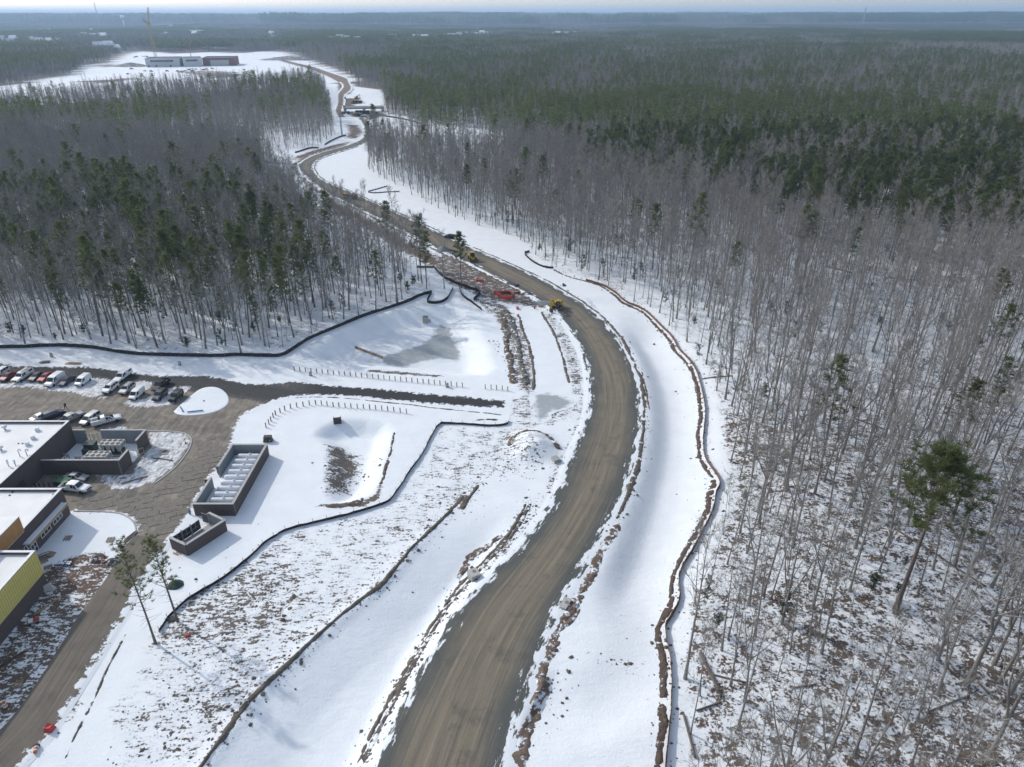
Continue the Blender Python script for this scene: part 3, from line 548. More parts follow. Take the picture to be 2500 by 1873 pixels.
def clods(name, x, y, size, mat, seed=0):
    r = np.random.default_rng(seed); n = len(x); z = ground_z(x, y); base = np.array([(1, 0, 0), (.3, .95, 0), (-.8, .6, 0), (-.8, -.6, 0), (.3, -.95, 0), (0.1, 0, .8)]); f0 = np.array([(0, 1, 5), (1, 2, 5), (2, 3, 5), (3, 4, 5), (4, 0, 5)])
    v = base[None] * size[:, None, None] * r.uniform(.6, 1.4, (n, 6, 3)); a = r.uniform(0, 6.28, n); c, s_ = np.cos(a)[:, None], np.sin(a)[:, None]; X = v[..., 0] * c - v[..., 1] * s_ + x[:, None]; Y = v[..., 0] * s_ + v[..., 1] * c + y[:, None]; Z = v[..., 2] + z[:, None] - .03
    me = np_mesh(name, np.stack([X, Y, Z], -1).reshape(-1, 3), (f0[None] + 6 * np.arange(n)[:, None, None]).reshape(-1, 3), mat, False); return tag(link(name, me), kind='stuff')
def along(pts, n, spread, r):
    a = smooth_line(pts, .5, 1); i = r.integers(0, len(a), n); return a[i] + r.normal(size=(n, 2)) * spread
rc = np.random.default_rng(77); pc = [along(RIDGE_L, 900, .9, rc), along(RIDGE_L, 250, 2.6, rc), along(BERM_R, 900, 1.2, rc), along(BERM_R, 220, 3.5, rc), along(DITCH, 800, 1.0, rc), along(right_edge[2:330:3], 1300, 1.1, rc), along((R_MID - R_NR * (R_WL[:, None] + 1.5))[20:330:3], 1200, 1.3, rc)]
for q_, n_c, sp_c in ((ZJ([(650, 960), (700, 1050), (600, 1250), (540, 1450)]), 60, 1.6), (ZJ([(860, 980), (950, 1000), (1230, 1100)]), 50, .9), (ZG([(1500, 1200), (1300, 1350), (1000, 1400)]), 160, 3.0), (ZG([(1600, 300), (1900, 500), (1500, 800)]), 260, 4.0), (ZH([(1700, 1050), (1850, 1080), (1700, 1180), (1600, 1080)]), 220, 2.5), (ZK([(560, 640), (640, 700), (700, 850)]), 120, 1.0), (ZH([(700, 1100), (760, 1200)]), 120, 3.0)): pc.append(along(q_, n_c, sp_c, rc))
pc = np.vstack(pc); clods('soil_clods', pc[:, 0], pc[:, 1], np.clip(rc.lognormal(-2.1, .55, len(pc)), .04, .42), M_BANK, 4)
# ------------------------------------------------------------------ trees
class TB:
    """triangles for one tree, in lists"""
    def __init__(s): s.v = []; s.f = []
    def tube(s, path, rad, n):
        b = len(s.v); k = len(path); ref = np.array([1., .13, .07])
        for i in range(k):
            t = path[min(i + 1, k - 1)] - path[max(i - 1, 0)]; t = t / (np.linalg.norm(t) + 1e-9); a = ref - t * ref.dot(t); a /= np.linalg.norm(a) + 1e-9; c = np.cross(t, a); ref = a
            for j in range(n): w = 2 * math.pi * j / n; s.v.append(path[i] + (a * math.cos(w) + c * math.sin(w)) * rad[i])
        for i in range(k - 1):
            for j in range(n):
                p, q = b + i * n + j, b + i * n + (j + 1) % n; s.f.append((p, q, q + n)); s.f.append((p, q + n, p + n))
    def blade(s, p, d, L, w, r):
        d = d / (np.linalg.norm(d) + 1e-9); a = np.cross(d, r.normal(size=3)); a /= np.linalg.norm(a) + 1e-9; b = len(s.v)
        s.v += [p - a * w * .5, p + a * w * .5, p + d * L]; s.f.append((b, b + 1, b + 2))
    def mesh(s, name, mat, smooth=False): return np_mesh(name, np.array(s.v), np.array(s.f), mat, smooth)
def bend(p0, d0, L, n, r, up=.25, wob=.12):
    pts = [p0]; d = d0 / np.linalg.norm(d0)
    for i in range(n):
        d = d + np.array([0, 0, up / n]) + r.normal(size=3) * wob / math.sqrt(n); d /= np.linalg.norm(d); pts.append(pts[-1] + d * L / n)
    return pts
def trunk_path(H, r, lean=.02, wob=.25, n=9):
    q = np.zeros(2); dr = r.normal(size=2) * lean; pts = []
    for i in range(n + 1): pts.append(np.array([q[0], q[1], H * i / n])); q = q + dr * H / n + r.normal(size=2) * wob / n
    return pts
def at(path, t):
    x = t * (len(path) - 1); i = min(int(x), len(path) - 2); return path[i] * (1 - (x - i)) + path[i + 1] * (x - i)
def bare_tree(seed, H=24., R=.2, cb=.42, spread=4.2, limbs=15, sub=6, tw=6, tww=.034, fork=False, twl=1.5):
    r = np.random.default_rng(seed); T = TB(); C = TB(); path = trunk_path(H, r)
    rad = [R * (1 + .5 * (i == 0)) * (1 - .93 * (i / 9) ** 1.15) for i in range(10)]; path[0][2] = -.3; T.tube(path, rad, 7)
    az = r.uniform(0, 6.28); lead = [path]
    if fork:
        for _k in range(1 + (seed % 2)):
            a0 = r.uniform(0, 6.28); t0 = r.uniform(.22, .42); p2 = bend(at(path, t0), np.array([math.cos(a0) * .42, math.sin(a0) * .42, 1.]), H * (.9 - t0), 9, r, .25, .16); T.tube(p2, [R * .62 * (1 - .9 * j / 9) for j in range(10)], 6); lead.append(p2)
    for i in range(limbs):
        t = cb + (1 - cb) * (i + r.uniform(-.3, .6)) / limbs; t = min(max(t, .2), .99); az += 2.4 + r.uniform(-.5, .5); p = at(path, t) if len(lead) == 1 or r.random() < .5 else at(lead[1 + i % (len(lead) - 1)], min(1., max(.25, (t - .25) / .72))); k = (t - cb) / (1 - cb)
        L = spread * (1.15 - .7 * k) * r.uniform(.65, 1.25); inc = math.radians(r.uniform(42, 70) - 26 * k); d = np.array([math.cos(az) * math.sin(inc), math.sin(az) * math.sin(inc), math.cos(inc)])
        lp = bend(p, d, L * 1.12, 5, r, .34, .26); r0 = max(.03, R * .38 * (1 - .65 * k)); C.tube(lp, [r0 * (1 - .8 * j / 5) for j in range(6)], 4)
        for j in range(sub):
            s = .25 + .75 * (j + r.uniform(0, .9)) / sub; q = at(lp, min(s, 1)); a2 = r.normal(size=3) * .75; dd = (lp[-1] - lp[0]) / L; d2 = dd + a2; d2[2] += .25; l2 = L * .42 * (1.2 - .6 * s) * r.uniform(.7, 1.3)
            sp = bend(q, d2, l2, 3, r, .35, .25); C.tube(sp, [.022, .018, .013, .008], 3)
            for m in range(tw):
                g = at(sp, .2 + .8 * r.random()); d3 = (sp[-1] - sp[0]) / l2 + r.normal(size=3) * .6; d3[2] += .3; C.blade(g, d3, r.uniform(.6, 1.2) * twl, tww, r)
    for m in range(22): C.blade(at(path, r.uniform(.86, 1.)), np.r_[r.normal(size=2) * .8, 1.0], r.uniform(.8, 1.8), tww, r)
    return T, C
def tuft(C, c, rad, n, w, r, flat=.75):
    for _ in range(n):
        d = r.normal(size=3); d[2] = abs(d[2]) * .9 + .1; d /= np.linalg.norm(d); C.blade(c + d * rad * r.uniform(-.15, .35), d + r.normal(size=3) * .25, rad * r.uniform(.65, 1.1), w, r)
def pine_tree(seed, H=25., R=.2, cb=.58, spread=3.0, limbs=26, tufts=4, nn=22, rad=.82, w=.16, dead=5):
    r = np.random.default_rng(seed); T = TB(); C = TB(); path = trunk_path(H, r, .012, .2); rads = [R * (1 + .4 * (i == 0)) * (1 - .9 * (i / 9) ** 1.2) for i in range(10)]; path[0][2] = -.3; T.tube(path, rads, 7); az = r.uniform(0, 6.28)
    for i in range(dead):
        t = r.uniform(cb * .55, cb); a = r.uniform(0, 6.28); T.tube(bend(at(path, t), np.array([math.cos(a), math.sin(a), .1]), r.uniform(.8, 2.2), 3, r, .1, .2), [.03, .02, .015, .008], 3)
    for i in range(limbs):
        k = (i + r.uniform(0, .8)) / limbs; t = cb + (.99 - cb) * k; az += 2.4 + r.uniform(-.6, .6); p = at(path, t); L = spread * (.55 + .6 * math.sin(math.pi * min(1, .22 + k * .8))) * (1.05 - .55 * k) * r.uniform(.55, 1.3); inc = math.radians(r.uniform(66, 88) - 40 * k)
        lp = bend(p, np.array([math.cos(az) * math.sin(inc), math.sin(az) * math.sin(inc), math.cos(inc)]), L, 4, r, .5, .2); T.tube(lp, [.055, .045, .035, .025, .012], 3)
        for j in range(tufts):
            s = 1.0 if j == 0 else r.uniform(.4, 1.0); q = at(lp, s) + r.normal(size=3) * np.array([.5, .5, .28]) * (j > 0); tuft(C, q, rad * r.uniform(.7, 1.25), nn, w, r)
    for j in range(4): tuft(C, at(path, 1.) + r.normal(size=3) * .35, rad, nn, w, r)
    return T, C
def leaf_mat(name, c1, c2, c3):
    q = NT(name); p = q.pos(); rnd = q.n('ObjectInfo').outputs['Random']; c = q.mix(q.rng(q.noise(p, .45, 4), .35, .65), c1, c2); c = q.mix(q.math('MULTIPLY', rnd, .55), c, c3)
    q.b.inputs['Subsurface Weight'].default_value = 0.0; q.fin(c, .6)
    tr = q.n('BsdfTranslucent'); q.t.links.new(c.node.outputs[2], tr.inputs[0]); mx = q.n('MixShader'); mx.inputs[0].default_value = .55; q.t.links.new(q.b.outputs[0], mx.inputs[1]); q.t.links.new(tr.outputs[0], mx.inputs[2]); q.t.links.new(mx.outputs[0], q.out.inputs[0]); return q.mat
def bark_mat(name, c1, c2):
    q = NT(name); p = q.obj(); rnd = q.n('ObjectInfo').outputs['Random']; n = q.noise(q.map(p, (3, 3, .5)), 1.5, 5); c = q.mix(q.rng(n, .35, .65), c1, c2); c = q.mix(q.math('MULTIPLY', rnd, .5), c, tuple(k * .7 for k in c2)); return q.fin(c, .9, q.bump(n, .03, .6))
M_BARK = bark_mat('grey_bark', (.29, .275, .26), (.20, .19, .18)); M_TWIG = bark_mat('twigs', (.335, .316, .290), (.25, .235, .216)); M_PBARK = bark_mat('pine_bark', (.175, .145, .122), (.115, .095, .082))
M_NEEDLE = leaf_mat('pine_needles', (.116, .142, .052), (.142, .166, .060), (.088, .114, .047)); M_TAN = leaf_mat('dry_leaves', (.26, .19, .11), (.20, .14, .08), (.17, .12, .08)); M_HOLLY = leaf_mat('evergreen_leaves', (.045, .07, .035), (.07, .095, .05), (.03, .05, .03))
BARE = []; PINE = []; UNDER = []; FUZZ = []
for i, (h, R, cb, sp, lb) in enumerate(((24, .20, .42, 4.0, 15), (26, .24, .45, 4.6, 16), (22, .17, .5, 3.0, 13), (25, .26, .35, 5.6, 17), (20, .13, .52, 2.4, 11), (23, .19, .4, 3.6, 14), (27, .30, .38, 6.2, 18), (18, .10, .5, 1.9, 10))):
    T, C = bare_tree(100 + i, h, R, cb, sp, lb, fork=i in (1, 3, 5, 6)); BARE.append((T.mesh('bare_trunk', M_BARK, True), C.mesh('bare_crown', M_TWIG), h))
for i, (h, R, cb, sp, lb) in enumerate(((24, .15, .40, 4.0, 14), (25, .17, .42, 4.6, 15), (22, .13, .46, 3.4, 12), (26, .19, .36, 5.2, 15))): T, C = bare_tree(150 + i, h, R, cb, sp, lb, 7, 7, .05); FUZZ.append((T.mesh('bare_trunk', M_BARK, True), C.mesh('bare_crown', M_TWIG), h))
for i, (h, R, cb, sp, lb) in enumerate(((25, .20, .58, 3.6, 28), (27, .24, .52, 4.2, 32), (23, .17, .60, 2.9, 24), (26, .22, .48, 3.7, 30), (21, .15, .46, 2.8, 24))):
    T, C = pine_tree(200 + i, h, R, cb, sp, lb); PINE.append((T.mesh('pine_trunk', M_PBARK, True), C.mesh('pine_crown', M_NEEDLE), h))
def sapling(seed, H, leafy, mat):
    r = np.random.default_rng(seed); T = TB(); C = TB(); p = trunk_path(H, r, .05, .3); T.tube(p, [.05 * (1 - .8 * i / 9) for i in range(10)], 4)
    for i in range(16):
        a = r.uniform(0, 6.28); lp = bend(at(p, r.uniform(.25, 1)), np.array([math.cos(a), math.sin(a), .6]), H * r.uniform(.16, .34), 3, r, .2, .25); T.tube(lp, [.018, .014, .01, .006], 3)
        for m in range(leafy): C.blade(at(lp, r.random()) + r.normal(size=3) * .12, r.normal(size=3), r.uniform(.25, .5), .16, r)
        for m in range(4): T.blade(at(lp, r.random()), (lp[-1] - lp[0]) + r.normal(size=3) * .6, r.uniform(.4, .9), .022, r)
    return T, C
for i, (h, lf, m) in enumerate(((6, 6, M_TAN), (8, 3, M_TAN), (4, 26, M_HOLLY), (6, 30, M_HOLLY), (9, 0, None), (12, 0, None))):
    T, C = sapling(300 + i, h, lf, m); UNDER.append((T.mesh('sapling_stem', M_TWIG), C.mesh('sapling_leaves', m) if lf else None, h))

# light trees for the distance
def light_bare(seed, H, n=70, w=.13):
    r = np.random.default_rng(seed); C = TB(); p = trunk_path(H, r); C.tube([p[0], p[4], p[9]], [.22, .16, .03], 4)
    for i in range(n):
        t = r.uniform(.42, 1.); a = r.uniform(0, 6.28); inc = math.radians(r.uniform(15, 60) * (1.25 - .6 * t)); d = np.array([math.cos(a) * math.sin(inc), math.sin(a) * math.sin(inc), math.cos(inc)]); L = r.uniform(1.5, 4.2) * (1.5 - t)
        q = at(p, t) + d * L * r.uniform(0, .8); C.blade(q, d + r.normal(size=3) * .25, L * .9, w, r)
    return C
def light_pine(seed, H, n=62, sz=1.05):
    r = np.random.default_rng(seed); C = TB(); p = trunk_path(H, r, .01); cb = r.uniform(.5, .62)
    for i in range(n):
        k = r.random(); t = cb + (1 - cb) * k; a = r.uniform(0, 6.28); ra = 3.3 * (.45 + .55 * math.sin(math.pi * min(1, .18 + .80 * k))) * math.sqrt(r.random()) * (1.1 - .4 * k); c = at(p, t) + np.array([math.cos(a) * ra, math.sin(a) * ra, r.normal() * .5]); q_ = r.normal(size=(6, 3)); [C.blade(c + v_ * .25 * sz, v_ * np.array([1, 1, .55]), sz * r.uniform(.5, .95), .5 * sz, r) for v_ in q_]
    return C, p
def merge_tb(parts):
    o = TB()
    for T, M in parts:
        b = len(o.v); a = np.array(T.v) @ M[:3, :3].T + M[:3, 3]; o.v += list(a); o.f += [(x + b, y + b, z + b) for x, y, z in T.f]
    return o
def src(cname, meshes):
    c = bpy.data.collections.new(cname)
    for i, (nm, ms) in enumerate(meshes):
        o = bpy.data.objects.new(f'{nm}.{i:03d}', ms); c.objects.link(o); o['kind'] = 'stuff'
    return c
def join_meshes(name, ms):
    """one mesh with several materials, for the scattered copies"""
    vs_ = []; fs = []; mi = []; mats = []; b = 0
    for m in ms:
        if m is None: continue
        v = np.empty(len(m.vertices) * 3, np.float32); m.vertices.foreach_get('co', v); f = np.empty(len(m.loops), np.int32); m.loops.foreach_get('vertex_index', f)
        vs_.append(v.reshape(-1, 3)); fs.append(f.reshape(-1, 3) + b); b += len(m.vertices); mi.append(np.full(len(m.polygons), len(mats))); mats.append(m.materials[0])
    me = np_mesh(name, np.vstack(vs_), np.vstack(fs), None, False)
    for m in mats: me.materials.append(m)
    me.polygons.foreach_set('material_index', np.concatenate(mi).astype(np.int32)); return me
def scatter(name, coll, x, y, z, idx, rot, scl, tilt=.06):
    me = bpy.data.meshes.new(name); me.vertices.add(len(x)); me.vertices.foreach_set('co', np.c_[x, y, z].astype(np.float32).ravel())
    for nm, typ, a in (('idx', 'INT', idx), ('rot', 'FLOAT', rot), ('scl', 'FLOAT', scl), ('tilt_a', 'FLOAT', np.sin(np.asarray(rot) * 7) * tilt), ('tilt_b', 'FLOAT', np.cos(np.asarray(rot) * 5) * tilt)):
        at_ = me.attributes.new(nm, typ, 'POINT'); at_.data.foreach_set('value', np.asarray(a, np.int32 if typ == 'INT' else np.float32))
    o = bpy.data.objects.new(name, me); col.objects.link(o); o['kind'] = 'stuff'
    g = bpy.data.node_groups.new(name, 'GeometryNodeTree'); g.interface.new_socket('Geometry', in_out='INPUT', socket_type='NodeSocketGeometry'); g.interface.new_socket('Geometry', in_out='OUTPUT', socket_type='NodeSocketGeometry')
    N = g.nodes.new; gi = N('NodeGroupInput'); go = N('NodeGroupOutput'); ip = N('GeometryNodeInstanceOnPoints'); ci = N('GeometryNodeCollectionInfo'); ci.inputs['Collection'].default_value = coll; ci.inputs['Separate Children'].default_value = True; ci.inputs['Reset Children'].default_value = True
    def na(nm, typ): a = N('GeometryNodeInputNamedAttribute'); a.data_type = typ; a.inputs[0].default_value = nm; return [s for s in a.outputs if s.enabled][0]
    cx = N('ShaderNodeCombineXYZ'); L = g.links.new; L(na('rot', 'FLOAT'), cx.inputs[2]); L(na('tilt_a', 'FLOAT'), cx.inputs[0]); L(na('tilt_b', 'FLOAT'), cx.inputs[1]); L(gi.outputs[0], ip.inputs['Points']); L(ci.outputs[0], ip.inputs['Instance']); ip.inputs['Pick Instance'].default_value = True
    L(na('idx', 'INT'), ip.inputs['Instance Index']); L(cx.outputs[0], ip.inputs['Rotation']); L(na('scl', 'FLOAT'), ip.inputs['Scale']); L(ip.outputs[0], go.inputs[0])
    md = o.modifiers.new('scatter', 'NODES'); md.node_group = g; return o

# where woods stand and where they are pine
PZ = 18.0
PINES = [(ZV([(830, 235), (1000, 262), (1250, 292), (1310, 330), (1560, 385), (1700, 425), (1900, 450), (2260, 480), (2330, 330), (2260, 260), (1900, 195), (1500, 185), (1200, 205), (1000, 190), (830, 150)], PZ), .84), (ZV([(840, 130), (1000, 190), (1200, 205), (1500, 185), (1900, 195), (2260, 240), (2260, 130), (1700, 70), (900, 75)], PZ), .30),
         (ZV([(-60, 400), (200, 340), (560, 375), (680, 400), (690, 470), (720, 560), (640, 650), (300, 620), (-60, 640)], PZ), .36), (ZV([(-60, 215), (420, 225), (420, 275), (-60, 260)], PZ), .38), (ZV([(500, 170), (700, 165), (715, 215), (560, 230)], PZ), .40), (ZV([(1060, 370), (1180, 360), (1180, 420), (1060, 430)], PZ), .45)]
def pine_p(x, y):
    p = np.where((x > 0) & (y < 300), .010, .030); r = np.hypot(x, y)
    p = np.where(r > 1100, np.clip(.24 + 2.4 * fbm(x / 420. + 5, y / 560., 3), .03, .95), p)
    for poly, v in PINES:
        w = sstep(-sdist(x, y, poly, 60.), -8, 18); hole = np.clip(v + .8 * fbm(x / 48. + 2, y / 48. + 9, 3) + 1.0 * fbm(x / 11., y / 11. + 4, 2), .02, .98); p = p * (1 - w) + hole * w
    return p
def wood_points(y0, y1, sp, rng, xm=None):
    X, Y = np.meshgrid(np.arange(-1.05 * y1 - 90, 1.05 * y1 + 90, sp), np.arange(y0, y1, sp)); x = (X + rng.uniform(-.48, .48, X.shape) * sp).ravel(); y = (Y + rng.uniform(-.48, .48, X.shape) * sp).ravel()
    k = np.abs(x) < .98 * y + 80; x = x[k]; y = y[k]; return x, y
rg = np.random.default_rng(42)
x, y = wood_points(28, 470, 4.05, rg); d = sdist(x, y, CLEAR, 80.); k = d > .2 + 1.5 * rg.random(len(x)); gap = fbm(x / 16. + 4, y / 16., 3); k &= (rg.random(len(x)) < .93 - .25 * (gap > .25)); k &= ~((x < 0) & (y < 90)); k &= rg.random(len(x)) > np.where(x > 0, np.interp(y, [0, 150, 230, 300, 480], [.20, .28, .27, .14, .03]), np.interp(y, [150, 230, 480], [.22, .05, 0])); x = x[k]; y = y[k]; r_ = np.hypot(x, y)
k = ~((sdist(x, y, ZD([(940, 250), (1500, 300), (1860, 290), (1950, 470), (1500, 520), (1000, 440)]), 30.) < 0) & (rg.random(len(x)) < .55)); x = x[k]; y = y[k]; r_ = r_[k]
ispine = (rg.random(len(x)) < pine_p(x, y)) & ~((x > 0) & (y < 210) & (sdist(x, y, CLEAR, 30.) < 16)); z = ground_z(x, y); scl = np.clip(rg.normal(.80, .12, len(x)), .5, 1.08); rot = rg.uniform(0, 6.28, len(x)); iv = rg.integers(0, 8, len(x)); pv = rg.integers(0, 5, len(x))
px_, py_ = in_view(x, y, z + 10); seen = (px_ > -40) & (px_ < 2540) & (py_ > -50) & (py_ < 2050)
NAMED = []          # trees with a place of their own in the photograph: kept clear of the scattered ones
BIGPINE = P(2187, 1486); k = (np.hypot(x - BIGPINE[0], y - BIGPINE[1]) > 5.0) & ~((np.abs(x - BIGPINE[0] * y / BIGPINE[1]) < 7) & (y < BIGPINE[1]) & (y > BIGPINE[1] - 24))
order = np.argsort(r_); single = np.zeros(len(x), bool)
for kind_ in (False, True):
    c_ = [i for i in order if ispine[i] == kind_ and seen[i] and k[i]][:296 if not kind_ else 290]; single[c_] = True
def tree_obj(name, tm, cm, loc, rz, s, label, cat, group):
    e = empty(name, loc, rz, label, cat, group); e.scale = (s, s, s); e.rotation_euler = (math.sin(rz * 7) * .06, math.cos(rz * 5) * .06, rz); link('trunk', tm, e); link('crown', cm, e); return e
BADJ = ('tall', 'stout', 'slim', 'wide-crowned', 'thin', 'straight', 'spreading', 'whip-thin'); PADJ = ('tall', 'stout', 'slim', 'full-crowned', 'short'); dedge = sdist(x, y, CLEAR, 80.)
for i in np.nonzero(single)[0]:
    right = x[i] > 5 or (x[i] > -60 and y[i] > 330); ew = 'at the edge of' if dedge[i] < 9 else ('inside' if dedge[i] < 32 else 'deep inside'); wd = 'the snowy wood beyond the red soil berm' if right else 'the wood behind the long black silt fence'
    if ispine[i]: tm, cm, h = PINE[pv[i]]; nm_, ad = 'pine_tree', PADJ[pv[i]] + ' green pine'
    else: tm, cm, h = BARE[iv[i]]; nm_, ad = 'bare_tree', BADJ[iv[i]] + ' leafless grey tree'
    tree_obj(nm_, tm, cm, (x[i], y[i], z[i]), rot[i], scl[i], f'{ad} {ew} {wd}', 'tree', f'{ad}s {ew} {wd}')
near_src = src('near_wood_shapes', [('bare_tree_shape', join_meshes('bare_tree_shape', m[:2])) for m in BARE] + [('pine_tree_shape', join_meshes('pine_tree_shape', m[:2])) for m in PINE] + [('sapling_shape', join_meshes('sapling_shape', m[:2])) for m in UNDER] + [('thick_tree_shape', join_meshes('thick_tree_shape', m[:2])) for m in FUZZ])
o_ = k & ~single
scatter('near_woodland', near_src, x[o_], y[o_], z[o_], np.where(ispine, 8 + pv, np.where(r_ > 215, 19 + iv % 4, iv))[o_], rot[o_], scl[o_])
x, y = wood_points(28, 330, 5.2, rg); d = sdist(x, y, CLEAR, 80.); k = (d > 1.0) & (rg.random(len(x)) < .62) & ~((x < 0) & (y < 90)); x = x[k]; y = y[k]
ui = rg.choice(6, len(x), p=[.24, .16, .09, .05, .26, .20]); scatter('understorey', near_src, x, y, ground_z(x, y), 13 + ui, rg.uniform(0, 6.28, len(x)), rg.uniform(.6, 1.15, len(x)))
# middle distance
LB = [light_bare(400 + i, h, 85, .15) for i, h in enumerate((23, 25, 21, 26))]; LP = [light_pine(500 + i, h)[0] for i, h in enumerate((25, 27, 23, 26))]
for i in range(4):
    rr = np.random.default_rng(600 + i); LP[i].tube([np.zeros(3), np.array([0, 0, 13.])], [.2, .16], 4)
mid_src = src('middle_wood_shapes', [('far_bare_shape', t.mesh('far_bare_shape', M_TWIG)) for t in LB] + [('far_pine_shape', t.mesh('far_pine_shape', M_NEEDLE)) for t in LP])
x, y = wood_points(470, 1500, 5.6, rg); d = sdist(x, y, CLEAR, 60.); k = (d > 2) & ~((sdist(x, y, ZD([(940, 250), (1500, 300), (1860, 290), (1950, 470), (1500, 520), (1000, 440)]), 30.) < 0) & (rg.random(len(x)) < .55)) & (rg.random(len(x)) < .93); x = x[k]; y = y[k]; pp = rg.random(len(x)) < pine_p(x, y)
scatter('middle_woodland', mid_src, x, y, hgt(x, y) - .1, np.where(pp, 4, 0) + rg.integers(0, 4, len(x)), rg.uniform(0, 6.28, len(x)), np.clip(rg.normal(.82, .12, len(x)), .5, 1.1))
# far woods: whole stands repeated
def stand(seed, size, n, pf, big=1.0):
    r = np.random.default_rng(seed); parts = []
    sb = [light_bare(700 + i, 24, 14, .55 * big) for i in range(3)]; sp_ = [light_pine(710 + i, 25, 12, 2.3)[0] for i in range(3)]
    pb = []; pn = []
    for _ in range(n):
        M = np.eye(4); a = r.uniform(0, 6.28); s = r.uniform(.75, 1.2); M[:3, :3] = np.array([[math.cos(a), -math.sin(a), 0], [math.sin(a), math.cos(a), 0], [0, 0, 1]]) * s; M[0, 3], M[1, 3] = r.uniform(-.5, .5, 2) * size
        if r.random() < pf: pn.append((sp_[r.integers(3)], M))
        else: pb.append((sb[r.integers(3)], M))
    return join_meshes('stand', [merge_tb(pb).mesh('b', M_TWIG), merge_tb(pn).mesh('p', M_NEEDLE)])
far_src = src('far_wood_shapes', [('stand_shape', stand(800 + i, 90., 190, pf)) for i, pf in enumerate((.06, .1, .5, .85, .92))])
x, y = wood_points(1500, 6000, 78., rg); d = sdist(x, y, CLEAR, 90.); k = d > 35; x = x[k]; y = y[k]; pp = pine_p(x, y); ix = np.where(pp > .62, rg.integers(3, 5, len(x)), np.where(pp > .34, 2, rg.integers(0, 2, len(x))))
scatter('far_woodland', far_src, x, y, hgt(x, y) - 1.6, ix, rg.integers(0, 4, len(x)) * math.pi / 2, rg.uniform(.85, 1.0, len(x)), 0.0)
x, y = wood_points(6000, 17000, 260., rg); pp = pine_p(x * .4, y * .4); ix = np.where(pp > .55, 4, np.where(pp > .34, 2, 0)); scatter('horizon_woodland', far_src, x, y, hgt(x, y) - 3, ix, rg.integers(0, 4, len(x)) * math.pi / 2, np.full(len(x), 3.0) * rg.uniform(.9, 1.15, len(x)), 0.0)
# ------------------------------------------------------------------ buildings and enclosures
def brick_mat(name, c1, c2, mortar, sx=1.0):
    q = NT(name); p = q.obj(); sx_ = q.n('SeparateXYZ'); q.t.links.new(p, sx_.inputs[0]); cb = q.n('CombineXYZ'); q.set(cb.inputs[0], q.math('ADD', sx_.outputs[0], sx_.outputs[1])); q.set(cb.inputs[1], sx_.outputs[2])
    b = q.n('TexBrick'); q.t.links.new(cb.outputs[0], b.inputs[0]); b.inputs['Scale'].default_value = 1.0; b.inputs['Brick Width'].default_value = .4 * sx; b.inputs['Row Height'].default_value = .2 * sx; b.inputs['Mortar Size'].default_value = .012
    b.inputs['Color1'].default_value = (*c1, 1); b.inputs['Color2'].default_value = (*c2, 1); b.inputs['Mortar'].default_value = (*mortar, 1)
    st = q.noise(p, .5, 5); return q.fin(q.mix(q.math('MULTIPLY', q.rng(st, .45, .75), .4), b.outputs[0], tuple(k * 1.35 for k in c1)), .88, q.bump(b.outputs['Fac'], .01, .5))
M_BRICK = brick_mat('dark_brick', (.105, .080, .075), (.078, .060, .058), (.12, .11, .105), .6); M_BLOCK = brick_mat('grey_block', (.23, .25, .26), (.20, .22, .235), (.26, .27, .28)); M_REDBRICK = brick_mat('red_brick', (.20, .09, .075), (.17, .075, .065), (.2, .16, .15))
M_COPING = pmat('stone_coping', (.46, .45, .43), (.38, .375, .36), 2, .8, 0, .01); M_ROOF = pmat('white_roof_membrane', (.80, .80, .80), (.70, .70, .69), .25, .6, 0, .01, .8, None, 6); M_WHITE = pmat('white_metal', (.74, .75, .75), (.66, .67, .67), 1.5, .45)
M_STEEL = pmat('galvanised_steel', (.42, .43, .44), (.34, .35, .36), 3, .45, .5); M_DARK = pmat('dark_metal', (.035, .036, .038), (.055, .055, .055), 3, .5); M_FAN = pmat('fan_black', (.02, .02, .022), (.03, .03, .03), 5, .5); M_GLASS = glass_mat('window_glass')
M_GREEN = pmat('green_metal', (.045, .075, .06), (.035, .06, .05), 2, .5); M_BEIGE = pmat('beige_metal', (.55, .53, .48), (.47, .45, .41), 2, .55); M_WOOD = pmat('raw_timber', (.42, .30, .18), (.33, .235, .14), 3, .8, 0, .01); M_OLDWOOD = pmat('weathered_timber', (.26, .21, .16), (.19, .155, .12), 3, .9, 0, .02)
M_ORANGE = pmat('orange_boards', (.46, .25, .10), (.38, .20, .08), 1.2, .7, 0, .01); M_YELLOW = pmat('yellow_siding', (.62, .53, .17), (.56, .48, .16), .6, .5); M_CONC = pmat('concrete', (.38, .37, .35), (.30, .29, .275), 1.5, .9, 0, .01); M_FLOOR = pmat('slab', (.42, .41, .39), (.33, .32, .30), .6, .9)
M_BLACK = pmat('black_fabric', (.022, .022, .024), (.035, .035, .036), 2, .85, 0, .02); M_TANK = pmat('white_tank', (.76, .78, .80), (.66, .69, .72), 1.1, .45)
